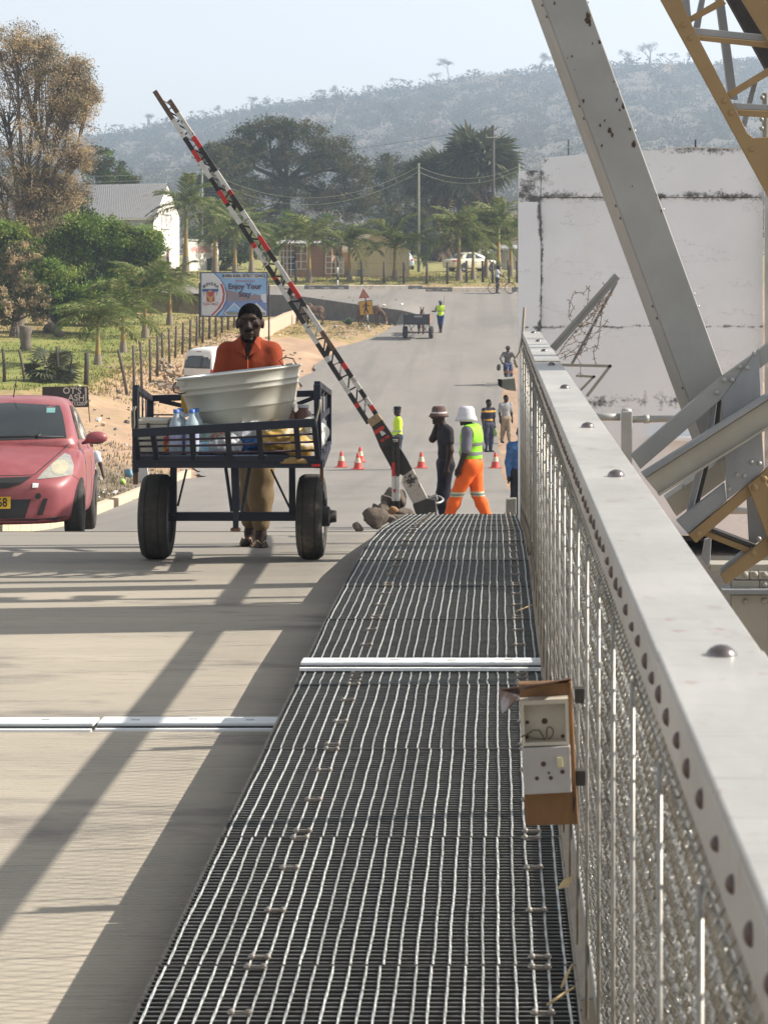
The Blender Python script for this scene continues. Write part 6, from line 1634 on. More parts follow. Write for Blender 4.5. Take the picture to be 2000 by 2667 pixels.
simple_vehicle('sedan', 'cream sedan parked on the lawn behind the palms', 'car', (P(1165, 0, Yq).x, Yq, landz(-3, Yq)), R(-52), M('cream_car_paint', (.60, .55, .42), (.55, .5, .38), rough=.3, coat=.4), st_s, cab_s, dec_s, (.95, 3.55))
Yq = 166.0
simple_vehicle('sedan', 'pale blue car half hidden by the cream gable wall', 'car', (P(1052, 0, Yq).x, Yq, landz(-6, Yq)), R(8), M('pale_blue_car', (.50, .56, .66), (.45, .5, .6), rough=.3, coat=.4), st_s, cab_s, dec_s, (.95, 3.55))

# ------------------------------------------------------------------ donkeys
m_donk = M('donkey_brown', (.125, .075, .05), (.085, .055, .04), scale=5, rough=.95, bump=.3, bscale=60)
m_donkp = M('donkey_pale', (.33, .29, .25), (.26, .22, .18), scale=5, rough=.95)
def donkey(label, loc, rz, graze=True, res=.03, sc=1.0):
    t = thing('donkey', label, 'donkey', loc, rz, 'donkeys on the verge')
    b = Blob(.07)       # faces -x
    b.ell((-.30, 0, .80), (.26, .19, .24)); b.ell((.05, 0, .78), (.34, .20, .22)); b.ell((.36, 0, .82), (.24, .19, .23)); b.cone((-.4, 0, .95), (.45, 0, .95), .10, .10)
    if graze: nk, hd_, mz = (-.72, 0, .62), (-.84, 0, .38), (-.90, 0, .12)
    else: nk, hd_, mz = (-.62, 0, 1.10), (-.74, 0, 1.20), (-.98, 0, 1.02)
    b.cone((-.42, 0, .92), nk, .15, .105); b.cone(nk, hd_, .105, .095); b.cone(hd_, mz, .088, .058, k=.04); b.ell(mz, (.06, .058, .06), k=.03)
    hv = np.array(hd_); 
    for s in (-1, 1):
        e1 = hv + np.array([.02, s * .05, .06]) if graze else hv + np.array([.06, s * .05, .07]); e2 = e1 + (np.array([-.14, s * .06, .14]) if graze else np.array([.06, s * .05, .22]))
        b.cone(e1, (e1 + e2) / 2, .025, .036, k=.03); b.cone((e1 + e2) / 2, e2, .036, .010, k=.02)
        dx = .05 * s
        b.chain([(-.40 + dx, s * .11, .70), (-.41 + dx, s * .11, .42), (-.42 + dx, s * .11, .38), (-.40 + dx, s * .11, .10), (-.43 + dx, s * .11, .035)], [.085, .048, .046, .030, .042], k=.04)
        b.chain([(.44 + dx, s * .11, .74), (.40 + dx, s * .12, .52), (.54 + dx, s * .12, .37), (.50 + dx, s * .12, .10), (.47 + dx, s * .12, .035)], [.13, .075, .046, .032, .042], k=.04)
    body = blob_obj('body', b, res, [m_donk, m_donkp], t, matfn=lambda C: ((C[:, 2] < .66) & (np.abs(C[:, 0]) < .3) | (np.linalg.norm(C - np.array(mz), axis=1) < .11)).astype(int))
    MB().tube([(.58, 0, .90), (.66, 0, .75), (.67, 0, .45), (.66, .01, .36)], [.025, .022, .018, .035], 8).build('tail', m_donk, t)
    if graze: mp = [(-.40, 0, 1.05), (-.60, 0, .86), (-.76, 0, .60), (-.80, 0, .48)]
    else: mp = [(-.35, 0, 1.06), (-.5, 0, 1.14), (-.62, 0, 1.24), (-.68, 0, 1.30)]
    MB().tube(mp, [.02, .035, .035, .015], 6).build('mane', m_hair, t)
    for s in (-1, 1): MB().lathe([(.045, .0), (.045, .02), (.036, .065)], 10, (-.43 + .05 * s, s * .11, .0)).build('hoof', m_black, t); MB().lathe([(.045, .0), (.045, .02), (.036, .065)], 10, (.47 + .05 * s, s * .12, .0)).build('hoof', m_black, t)
    t.scale = (sc,) * 3
    return t
YD = 120.0
donkey('brown donkey grazing with lowered head, nearest the barrier boom', (P(815, 0, YD).x, YD, gz(P(815, 0, YD).x, YD)), R(8))
donkey('brown donkey seen from behind, standing behind the grazing one', (P(806, 0, 124.0).x, 124.0, gz(P(806, 0, 124.0).x, 124.0)), R(-80))
donkey('donkey grazing behind the yellow pedestrian sign', (P(962, 0, 121.0).x, 121.0, gz(P(962, 0, 121.0).x, 121.0)), R(176), sc=1.05)
# ------------------------------------------------------------------ donkey cart on the road
YDc = 114.5; xd = P(1089, 0, YDc).x
dc = thing('donkey_cart', 'dark box cart drawn up the road by a donkey', 'cart', (xd, YDc, gz(xd, YDc)), R(-4))
m_dcb = M('cart_dark_board', (.055, .06, .068), (.04, .042, .048), scale=4, rough=.7); m_dcw = M('cart_side_wood', (.22, .15, .11), (.16, .11, .085), scale=5, rough=.8)
MB().box((0, -.75, 1.0), (1.32, .05, .52)).build('tailboard', m_dcb, dc); MB().box((.66, .0, 1.0), (.05, 1.5, .50)).build('side_board', m_dcw, dc); MB().box((-.66, .0, 1.0), (.05, 1.5, .50)).build('side_board', m_dcw, dc)
MB().box((0, .75, 1.0), (1.32, .05, .50)).build('front_board', m_dcb, dc); MB().box((0, 0, .76), (1.36, 1.55, .06)).build('floor', m_dcb, dc); MB().box((0, -.778, 1.03), (1.36, .012, .035)).build('board_seam', m_dark, dc)
MB().box((.08, -.785, 1.16), (.42, .012, .10)).build('faded_notice', M('notice_grey', (.22, .22, .23), (.3, .3, .3), scale=20, rough=.7), dc)
for s in (-1, 1):
    MB().box((s * .66, -.77, .95), (.05, .05, .62)).build('corner_post', m_dark, dc)
    wh = bpy.data.objects.new('wheel', None); link(wh, dc); wheel('wheel', (s * .68, 0, .32), .32, .22, wh, (0, 0, 0), m_tyre)
    MB().bar((s * .15, 0, .74), (s * .5, 0, .34), .03, .03).bar((s * .5, 0, .74), (s * .3, 0, .34), .03, .03).build('axle_strut', m_dcw, dc)
MB().box((0, 0, .32), (1.3, .06, .06)).build('axle', m_dcw, dc)
MB().tube([(-.35, .8, .72), (-.4, 2.6, .8)], .03, 6).build('shaft', m_dcw, dc); MB().tube([(.35, .8, .72), (.4, 2.6, .8)], .03, 6).build('shaft', m_dcw, dc)
donkey('harnessed donkey pulling the dark box cart, legs showing under it', (xd + .1, YDc + 1.75, gz(xd + .1, YDc + 1.9)), R(-92), graze=False)
# ------------------------------------------------------------------ vegetation
def leaf_quads(C, n, spread, size, rg, aspect=.5, droop=0.0, up=.0):
    """n quads round the points C (k,3)"""
    idx = rg.integers(0, len(C), n)
    p = C[idx] + rg.normal(0, 1, (n, 3)) * np.asarray(spread)
    a = rg.normal(0, 1, (n, 3)); a[:, 2] -= droop; a /= np.linalg.norm(a, axis=1)[:, None]
    b = rg.normal(0, 1, (n, 3)); b[:, 2] *= (1 - up); b -= a * (a * b).sum(1)[:, None]; b /= np.linalg.norm(b, axis=1)[:, None] + 1e-9
    s = size * rg.uniform(.55, 1.4, (n, 1))
    V = np.stack([p - a * s * .5, p + b * s * aspect * .5, p + a * s * .5, p - b * s * aspect * .5], 1).reshape(-1, 3)
    return V, np.arange(4 * n).reshape(-1, 4), idx

def leafm(name, c, tr=.35): return M(name, c, tuple(x * .75 for x in c), scale=1.5, rough=.7, transl=tr, spec=.25)
def tree(name, label, cat, base, clumps, nleaf, size, mats, seed, trunk_r=.25, bark=None, tw=30, fork=.45, group=None, aspect=.5, twig_len=1.0, spread=.20, nbranch=10, fork_pt=None, weights=None, crown_name='crown', droop=0.0, stems=1):
    """clumps: (centre, radii) in the place"""
    rg = np.random.default_rng(seed); rs = random.Random(seed)
    t = thing(name, label, cat, base, 0, group)
    base = Vector(base)
    bark = bark or M('tree_bark', (.10, .075, .055), (.065, .05, .04), scale=6, rough=.95, bump=.4, bscale=20)
    allC = sum((Vector(c) for c, r in clumps), Vector()) / len(clumps)
    top = Vector(fork_pt) if fork_pt is not None else base.lerp(allC, fork)
    mb = MB()
    for k in range(stems):
        ofs = Vector((rs.uniform(-.5, .5), rs.uniform(-.4, .4), 0)) * (k > 0)
        mid = base.lerp(top, .5) + Vector((rs.uniform(-.2, .2), rs.uniform(-.2, .2), 0)) * trunk_r * 3
        mb.tube([base + ofs - Vector((0, 0, .2)), base + ofs * .8 + Vector((0, 0, .15)), mid + ofs * .5, top], [trunk_r * 1.3, trunk_r, trunk_r * .8, trunk_r * .7], 9)
    TC = []
    for c, r in clumps:
        c = Vector(c); r = np.array(r)
        q = top.lerp(c, .5) + Vector((rs.uniform(-.12, .12), rs.uniform(-.12, .12), rs.uniform(-.05, .12))) * (c - top).length
        mb.tube([top - Vector((0, 0, .1)), q, c], [trunk_r * .5, trunk_r * .28, trunk_r * .15], 6)
        d = rg.normal(0, 1, (tw, 3)); d /= np.linalg.norm(d, axis=1)[:, None]
        k = d * r * 1.06 * (rg.uniform(0, 1, (tw, 1)) ** .42) + np.array(c)
        TC.append(k)
        for j in range(nbranch):
            e = Vector(k[j]); m_ = c.lerp(e, .55) + Vector((rs.uniform(-.1, .1), rs.uniform(-.1, .1), rs.uniform(-.05, .15))) * (e - c).length
            mb.tube([q.lerp(c, rs.random()), m_, e], [trunk_r * .13, trunk_r * .08, trunk_r * .04], 4, caps=False)
    mb.build('trunk', bark, t, off=base, fix=False)
    TC = np.concatenate(TC)
    rmin = np.mean([min(r) for c, r in clumps])
    V, Q, idx = leaf_quads(TC, nleaf, np.array([1, 1, .7]) * spread * rmin, size, rg, aspect, droop)
    tm = rg.choice(len(mats), len(TC), p=weights)
    mi = np.repeat(tm[idx], 1)
    o = fast_mesh(crown_name, V - np.array(base), Q, mats, mi, t); o['kind'] = 'stuff'
    return t
def CL(lst, Y, dep=1.0, jit=.6, seed=0):
    rs = random.Random(seed)
    out = []
    for (u, v, ru, rv) in lst:
        y = Y + rs.uniform(-jit, jit) * ru * Y / F
        out.append((P(u, v, y), (ru * Y / F, dep * ru * Y / F, rv * Y / F)))
    return out

lf_tan = leafm('leaf_dry_tan', (.54, .41, .24)); lf_tan2 = leafm('leaf_dry_brown', (.33, .255, .155)); lf_olv = leafm('leaf_olive', (.15, .14, .065))
lf_g1 = leafm('leaf_bright_green', (.20, .30, .05)); lf_g2 = leafm('leaf_mid_green', (.125, .20, .04)); lf_g3 = leafm('leaf_yellow_green', (.26, .31, .06))
lf_d1 = leafm('leaf_dark_green', (.035, .055, .022)); lf_d2 = leafm('leaf_dark_olive', (.065, .072, .028)); lf_d3 = leafm('leaf_acacia', (.115, .105, .042)); lf_gg = leafm('leaf_grey_green', (.11, .13, .08))
bk = M('bark_grey', (.15, .125, .10), (.10, .08, .065), scale=6, rough=.95, bump=.4, bscale=20)
Y = 110
tree('broad_tree', 'tall tree with dry tan leaves at the upper left edge', 'tree', P(40, 890, Y), CL([(40, 110, 90, 50), (110, 140, 70, 50), (50, 175, 130, 75), (160, 215, 80, 65), (190, 190, 50, 40), (225, 245, 28, 26), (20, 290, 150, 90), (150, 320, 95, 70), (60, 400, 150, 80), (190, 275, 55, 38), (0, 500, 140, 80), (110, 490, 100, 70), (170, 500, 60, 45), (195, 410, 50, 36), (60, 570, 100, 45), (-60, 400, 80, 120)], Y, .8, seed=1), 80000, .14, [lf_tan, lf_tan2, lf_olv, M('bare_twig', (.19, .15, .12), rough=.9)], 1, .34, bk, tw=75, aspect=.3, spread=.20, nbranch=20, weights=[.44, .24, .2, .12])
Y = 103
tree('small_tree', 'small drooping tree with tan leaves beside the tree stump', 'tree', P(30, 905, Y), CL([(40, 700, 60, 60), (80, 770, 45, 45), (110, 800, 22, 45), (15, 790, 45, 50), (60, 660, 60, 40), (-10, 730, 50, 60)], Y, .8, seed=2), 9000, .15, [lf_tan2, lf_olv, lf_d2, lf_tan], 2, .13, bk, tw=30, spread=.16, droop=.6, nbranch=16, stems=3, weights=[.25, .3, .3, .15])
Y = 126
tree('dark_tree', 'dense dark leaved tree between the dry tree and the warehouse', 'tree', P(195, 800, Y), CL([(190, 560, 60, 60), (160, 500, 60, 50), (205, 610, 45, 60), (120, 560, 70, 60)], Y, .9, seed=3), 10000, .16, [lf_d1, lf_d2, lf_g2], 3, .2, tw=34, weights=[.6, .3, .1])
Y = 190
tree('green_tree', 'olive green tree showing above the warehouse roof', 'tree', P(280, 700, Y), CL([(255, 420, 45, 42), (290, 455, 50, 38), (235, 490, 60, 50), (330, 470, 30, 18), (300, 500, 60, 30)], Y, .9, seed=4), 9000, .24, [lf_d3, lf_d2, lf_g2], 4, .25, tw=34)
Y = 114
tree('green_bush', 'big bright green bush filling the left lawn behind the palms', 'bush', P(240, 850, Y), CL([(175, 640, 85, 55), (265, 610, 85, 42), (330, 650, 70, 60), (110, 690, 80, 60), (235, 710, 110, 75), (335, 725, 70, 55), (70, 650, 60, 45), (160, 760, 90, 50), (285, 770, 80, 45), (390, 640, 30, 45), (380, 720, 40, 50), (210, 590, 60, 30), (60, 770, 70, 45), (170, 810, 70, 35), (270, 800, 70, 35), (20, 700, 60, 60), (120, 620, 60, 40)], Y, .75, seed=5), 95000, .16, [lf_g1, lf_g2, lf_g3, lf_d1], 5, .18, tw=70, spread=.24, stems=3, weights=[.45, .33, .15, .07])
Y = 107
tree('green_bush', 'lower leafy green bush sprawling over the lawn at the left edge', 'bush', P(120, 865, Y), CL([(30, 690, 70, 55), (110, 725, 80, 55), (190, 755, 80, 50), (270, 775, 70, 42), (340, 760, 45, 45), (60, 770, 60, 45), (140, 800, 70, 35), (20, 620, 60, 40)], Y, .7, seed=15), 52000, .15, [lf_g1, lf_g2, lf_g3, lf_d1], 15, .16, tw=60, spread=.24, stems=3, weights=[.42, .33, .15, .10])
Y = 228
tree('acacia_tree', 'huge spreading acacia with flat dark layers behind the shops', 'tree', P(748, 690, Y), CL([(700, 332, 85, 26), (775, 345, 80, 30), (650, 375, 60, 28), (860, 385, 70, 30), (620, 420, 60, 32), (715, 400, 80, 34), (810, 430, 110, 36), (915, 440, 65, 40), (750, 500, 115, 42), (870, 520, 95, 55), (650, 480, 70, 45), (700, 570, 110, 45), (930, 520, 60, 60), (590, 395, 35, 25)], Y, .9, seed=6), 52000, .26, [lf_d3, lf_d2, lf_d1], 6, .55, M('bark_dark', (.06, .048, .04), rough=.95), tw=60, fork_pt=P(745, 470, Y), spread=.22, nbranch=14, weights=[.42, .38, .2])
tree('acacia_tree', 'smaller acacia behind the barrier boom, left of the huge one', 'tree', P(575, 690, Y - 8), CL([(560, 400, 45, 28), (600, 450, 55, 32), (550, 480, 50, 40), (610, 520, 60, 40), (560, 560, 60, 40)], Y - 8, .9, seed=7), 14000, .26, [lf_d3, lf_d2, lf_d1], 7, .35, M('bark_dark', (.06, .048, .04)), tw=44, weights=[.4, .4, .2])
Y = 236
tree('leafy_tree', 'grey green leafy tree between the acacia and the fan palms', 'tree', P(1030, 690, Y), CL([(1010, 435, 38, 36), (1040, 490, 50, 55), (985, 510, 45, 55), (1070, 450, 30, 40), (1020, 560, 60, 50)], Y, .9, seed=8), 14000, .26, [lf_gg, lf_d2, lf_d3], 8, .35, tw=40)
Y = 196
tree('round_bush', 'rounded grey green bush behind the cream gable', 'bush', P(1040, 700, Y), CL([(1040, 590, 65, 36), (995, 605, 50, 36), (1085, 570, 40, 45), (1100, 630, 50, 35)], Y, .9, seed=9), 12000, .20, [lf_gg, lf_d2, lf_d1], 9, .2, tw=40)
Y = 170
tree('flowering_bush', 'bushy tree with pale blossom behind the caged kiosk', 'bush', P(780, 715, Y), CL([(755, 590, 60, 34), (815, 585, 55, 32), (720, 610, 45, 32), (850, 620, 45, 34), (700, 640, 40, 30)], Y, .9, seed=10), 13000, .18, [lf_d2, lf_g2, lf_gg, leafm('blossom', (.5, .48, .42))], 10, .16, tw=40, weights=[.4, .3, .22, .08])
Y = 245
tree('shade_tree', 'dark shade tree filling the gap under the acacia', 'tree', P(930, 690, Y), CL([(900, 620, 100, 40), (980, 640, 80, 36), (800, 620, 90, 40), (620, 610, 90, 45), (540, 620, 70, 45), (1100, 650, 80, 30)], Y, .7, seed=11), 18000, .28, [lf_d1, lf_d2], 11, .3, tw=44)
Y = 165
tree('low_tree', 'low shrubby tree beside the wholesale shop', 'tree', P(570, 735, Y), CL([(575, 610, 40, 40), (640, 640, 45, 35), (600, 680, 50, 35)], Y, .9, seed=12), 6000, .2, [lf_d2, lf_g2, lf_gg], 12, .14, tw=30)

# --- feather palms
def frond_mesh(name, L_, seed, mats, nl=40, ll=.50, arch=1.0):
    rg = np.random.default_rng(seed); mb = MB()
    ts = np.linspace(0, 1, 10)
    pts = [Vector((0, L_ * (t - .10 * t ** 3), L_ * (.30 * t - .62 * arch * t ** 2.3))) for t in ts]
    mb.tube(pts, [.028 * (1 - .85 * t) * L_ / 2.4 + .004 for t in ts], 5)
    def at(t):
        i = min(int(t * 9), 8); return pts[i].lerp(pts[i + 1], t * 9 - i), (pts[i + 1] - pts[i]).normalized()
    for i in range(nl):
        t = .14 + .86 * (i + .5) / nl
        p, d = at(t)
        for s in (-1, 1):
            ln = ll * L_ / 2.4 * (1.15 - .75 * abs(t - .45)) * rg.uniform(.85, 1.15) * 1.35
            out = (Vector((s, 0, 0)) * rg.uniform(.75, 1) + d * rg.uniform(.45, .8) + Vector((0, 0, rg.uniform(-.25, .45)))).normalized()
            a = p; m_ = p + out * ln * .55; e = m_ + (out + Vector((0, 0, -rg.uniform(.5, 1.2)))).normalized() * ln * .5
            w = .024 * L_ / 2.4 + .006; sd_ = out.cross(Vector((0, 0, 1))); sd_ = sd_.normalized() * w if sd_.length > 1e-3 else Vector((w, 0, 0))
            mb.add([a - sd_ * .5, a + sd_ * .5, m_ + sd_, m_ - sd_, e], [(0, 1, 2, 3), (3, 2, 4)], 1 if rg.random() < .75 else 2)
    return mb.mesh(name, mats)
m_rach = leafm('palm_rachis', (.20, .20, .07), .1); lf_p1 = leafm('palm_leaflet', (.13, .18, .045), .35); lf_p2 = leafm('palm_leaflet_dry', (.34, .31, .14), .35)
FR = [frond_mesh('frond', 2.4, 20 + i, [m_rach, lf_p1, lf_p2], arch=.8 + .25 * i) for i in range(4)]
m_pbase = M('palm_trunk_grey', (.25, .20, .15), (.18, .145, .11), scale=9, rough=.95, bump=.3, bscale=40, stretch=(1, 1, 4)); m_pmid = M('palm_trunk_ochre', (.36, .24, .08), (.26, .18, .07), scale=6, rough=.9); m_pshaft = M('palm_crownshaft', (.23, .22, .07), (.18, .18, .06), scale=5, rough=.7)
def palm(label, u, v, Y, hgt, L_, n=13, seed=0, base=None, grp='feather palms'):
    p = base or P(u, v, Y); rs = random.Random(seed)
    t = thing('palm_tree', label, 'palm', p, rs.uniform(0, 6), grp)
    r = .09 + .035 * hgt
    MB().lathe([(r * 1.35, -.1), (r * 1.25, .05), (r, hgt * .18), (r * .8, hgt * .30)], 14).build('trunk_base', m_pbase, t)
    MB().lathe([(r * .8, hgt * .30), (r * .55, hgt * .55), (r * .5, hgt * .72)], 14).build('trunk', m_pmid, t)
    MB().lathe([(r * .5, hgt * .72), (r * .55, hgt * .8), (r * .42, hgt * .95), (r * .25, hgt * 1.05), (.001, hgt * 1.06)], 14).build('crownshaft', m_pshaft, t)
    for i in range(n):
        k = i / n
        o = bpy.data.objects.new('frond', FR[rs.randrange(4)]); link(o, t)
        o.location = (0, 0, hgt * (.93 + .08 * k)); el = .0 + 1.35 * k ** 1.1 + rs.uniform(-.12, .12)
        o.rotation_euler = Euler((el, rs.uniform(-.25, .25), i * 2.4 + rs.uniform(-.3, .3)), 'XYZ'); s = L_ / 2.4 * rs.uniform(.85, 1.1); o.scale = (s, s, s)
    return t
def gp(u, Y): x = P(u, 0, Y).x; return (x, Y, landz(x, Y) - .03)
palm('feather palm nearest the fence on the left lawn', 0, 0, 0, 1.6, 1.75, 15, 1, gp(255, 85)); palm('second feather palm on the lawn, just right of the nearest', 0, 0, 0, 1.6, 1.7, 13, 2, gp(321, 93)); palm('tall dark feather palm in front of the green bush', 0, 0, 0, 2.0, 2.4, 15, 3, gp(378, 104)); palm('feather palm on the lawn left of the welcome billboard', 0, 0, 0, 2.0, 2.0, 13, 4, gp(442, 118))
for (u, Y, h_, L_, lb) in ((484, 150, 4.6, 3.1, 'tall feather palm in front of the wholesale shop'), (560, 153, 4.0, 2.9, 'feather palm behind the barrier boom by the white pole'), (612, 147, 2.9, 2.9, 'feather palm behind the boom, above the billboard'), (655, 158, 3.0, 2.6, 'feather palm left of the caged kiosk'),
                       (805, 139.5, 2.7, 3.0, 'feather palm in front of the caged kiosk'), (910, 141, 2.3, 2.5, 'feather palm left of the cream gable'), (1028, 142, 2.2, 2.7, 'feather palm in front of the cream gable wall'), (1195, 141.5, 3.0, 3.0, 'feather palm in front of the cream sedan'),
                       (1232, 143, 2.1, 2.5, 'short feather palm right of the cream sedan'), (1266, 147, 2.7, 2.6, 'feather palm behind the far person with the bicycle'), (1298, 146, 3.5, 2.8, 'tall feather palm left of the white wall'), (1330, 149, 2.6, 2.6, 'feather palm touching the white wall edge')):
    palm(lb, 0, 0, 0, h_, L_ * .88, 15, int(u), gp(u, Y))
# --- fan palms
def fan_mesh(name, seed, mats, L_=1.0, nb=15):
    rg = np.random.default_rng(seed); mb = MB()
    mb.tube([(0, 0, 0), (0, .55 * L_, .05), (0, 1.0 * L_, 0)], [.03, .022, .015], 4)
    for i in range(nb):
        a = (i / (nb - 1) - .5) * 3.9; d = Vector((math.sin(a), math.cos(a), 0)); ln = (1.0 - .25 * abs(a) / 2) * rg.uniform(.85, 1.1)
        c = Vector((0, 1.0 * L_, 0)); m_ = c + d * ln * .55 + Vector((0, 0, .05)); e = c + d * ln + Vector((0, 0, -.12 - .15 * rg.random())); s = Vector((-d.y, d.x, 0)) * .08
        mb.add([c, m_ + s, e, m_ - s, m_ + Vector((0, 0, -.05))], [(0, 4, 1), (0, 3, 4), (1, 4, 2), (4, 3, 2)], 1 if rg.random() < .8 else 2)
    return mb.mesh(name, mats)
lf_f1 = leafm('fan_leaf', (.10, .115, .06), .2); lf_f2 = leafm('fan_leaf_pale', (.22, .21, .12), .2); lf_fd = leafm('fan_leaf_dead', (.19, .135, .075), .1); lf_fd2 = leafm('fan_leaf_dead_grey', (.13, .10, .075), .1)
FN = [fan_mesh('fan_leaf', 50 + i, [m_rach, lf_f1, lf_f2]) for i in range(3)]; FDd = [fan_mesh('fan_leaf', 60 + i, [bk, lf_fd, lf_fd2]) for i in range(2)]
def fan_palm(label, base, top, R_, n, seed, skirt=0, low=0.0, trunk=.3):
    rs = random.Random(seed); base = Vector(base); top = Vector(top)
    t = thing('fan_palm', label, 'palm', base, 0, 'fan palms')
    MB().tube([(0, 0, -.2), (top - base) * .5 + Vector((.1, 0, 0)), top - base], [trunk * 1.2, trunk, trunk * .8], 10).build('trunk', M('fan_trunk', (.13, .105, .08), (.09, .07, .055), scale=5, rough=.95, bump=.4, bscale=15), t)
    for i in range(n):
        z = rs.uniform(-.75, 1.0); a = i * 2.399 + rs.uniform(-.3, .3)
        el = math.asin(max(-1, min(1, z)))
        o = bpy.data.objects.new('fan_leaf', FN[rs.randrange(3)]); link(o, t); o.location = top - base + Vector((0, 0, rs.uniform(-.3, .3) * R_ * .3)); o.rotation_euler = Euler((el, rs.uniform(-.9, .9), a), 'XYZ'); s = R_ / 2.0 * rs.uniform(.85, 1.08); o.scale = (s, s, s)
    for i in range(skirt):
        f_ = rs.random() ** .8; a = rs.uniform(0, 6.28)
        o = bpy.data.objects.new('dead_fan_leaf', FDd[rs.randrange(2)]); link(o, t); o.location = (top - base) * (1 - f_ * low) + Vector((0, 0, -.2 * R_)); o.rotation_euler = Euler((-1.25 + rs.uniform(-.2, .25), rs.uniform(-.6, .6), a), 'XYZ'); s = R_ / 2.3 * rs.uniform(.8, 1.1); o.scale = (s, s, s)
    return t
Y = 205
fan_palm('big fan palm with a shaggy skirt of dead leaves, taller of the pair', gp(1258, Y), P(1250, 425, Y), 4.3, 105, 1, 80, .72, .42); fan_palm('lower fan palm left of the taller shaggy one', gp(1140, Y + 4), P(1132, 470, Y + 4), 3.7, 90, 2, 50, .6, .36)
fan_palm('lower fan palm head hidden behind the taller shaggy one', gp(1205, Y + 8), P(1195, 500, Y + 8), 3.4, 44, 3, 40, .6, .34)
fan_palm('young fan palm shrub at the fence behind the car wash sign', gp(132, 77), P(132, 970, 77), 1.15, 40, 4, 6, .1, .12)
# stumps
for (u, Y, h_, r, lb) in ((66, 93, 1.0, .26, 'upright grey tree stump on the lawn'),):
    x, y, z = gp(u, Y); o = MB().tube([(0, 0, -.1), (.02, 0, .3), (-.02, 0, .7), (.05, 0, 1.05)], [r * 1.2, r * .85, r * .95, r * 1.15], 11).build('tree_stump', bk); o.location = (x, y, z); tag(o, lb, 'stump')
x, y, z = gp(140, 104); o = MB().tube([(0, 0, .0), (-.5, 0, .45), (-.75, 0, .75)], [.22, .2, .16], 9).build('fallen_log', bk); o.location = (x + .4, y, z); tag(o, 'leaning cut log lying under the green bush', 'log')
# aloe on the pasture
p = gp(908, 121.5); t = thing('aloe_plant', 'small spiky aloe on the pasture between the donkeys', 'plant', p)
rs = random.Random(4)
for i in range(16):
    a = rs.uniform(0, 6.28); e = rs.uniform(.5, 1.3); d = Vector((math.cos(a) * math.cos(e), math.sin(a) * math.cos(e), math.sin(e))) * .48
    MB().tube([d * .1, d * .6, d + Vector((0, 0, .03))], [.05, .04, .006], 5).build('leaf', leafm('aloe_leaf', (.07, .12, .06), .1), t)

# --- grass and dry tufts (uncounted)
def tufts(name, label, X, Y, n, hgt, mats, seed, w=.02, lean=.5):
    rg = np.random.default_rng(seed); i = rg.integers(0, len(X), n)
    x, y = X[i], Y[i]; z = land(x, y) - .04
    a = rg.uniform(0, 6.28, n); h_ = hgt * rg.uniform(.4, 1.3, n); l_ = lean * h_ * rg.uniform(0, 1, n)
    b = np.stack([x, y, z], 1); sd_ = np.stack([np.cos(a), np.sin(a), 0 * a], 1) * w
    tp = b + np.stack([np.cos(a + 1.3) * l_, np.sin(a + 1.3) * l_, h_], 1)
    V = np.stack([b - sd_, b + sd_, tp], 1).reshape(-1, 3)
    o = fast_mesh(name, V, np.arange(3 * n).reshape(-1, 3), mats, rg.integers(0, len(mats), n)); o['kind'] = 'stuff'; o['label'] = label; return o
rg = np.random.default_rng(5)
gr1, gr2, gr3, gr4 = leafm('grass_green', (.13, .18, .03)), leafm('grass_yellowgreen', (.22, .23, .06)), leafm('grass_straw', (.42, .31, .13)), leafm('grass_dull', (.22, .18, .10))
n = 26000; X = -14.2 - rg.random(n) ** 1.3 * 16; Yy = rg.uniform(72, 132, n)
tufts('lawn_grass', 'short lawn grass under the palms on the left', X, Yy, 42000, .09, [gr1, gr1, gr2, gr3], 6, .02)
X = rg.uniform(-14.5, -10.5, 9000); Yy = rg.uniform(74, 118, 9000); k = rg.random(9000) < np.clip((-X - 11.2) / 3, 0, 1) ** 1.5
tufts('dry_grass', 'dry straw coloured grass along the fence', X[k], Yy[k], 9000, .12, [gr3, gr3, gr4, gr2], 7, .02)
X = rg.uniform(-13, -6, 6000); Yy = rg.uniform(113, 126, 6000); k = X < edgeL(np.minimum(Yy, 124)) - .8
tufts('pasture_grass', 'sparse dry grass where the donkeys graze', X[k], Yy[k], 9000, .10, [gr3, gr4, gr2], 8, .02)
X = rg.uniform(-26, 4, 9000); Yy = 137.1 + rg.random(9000) * 22
tufts('verge_grass', 'grass on the verge behind the painted kerb', X, Yy, 24000, .13, [gr1, gr2, gr3, gr3], 9, .022)
X = rg.uniform(-12, -6, 9000); Yy = rg.uniform(27, 62, 9000); k = (X < edgeL(Yy) - .35) & (X > edgeL(Yy) - 3.8)
tufts('bank_weeds', 'dull weeds on the littered bank above the kerb', X[k], Yy[k], 9000, .11, [gr4, gr4, gr3, leafm('weed_green', (.10, .12, .05))], 10, .012)
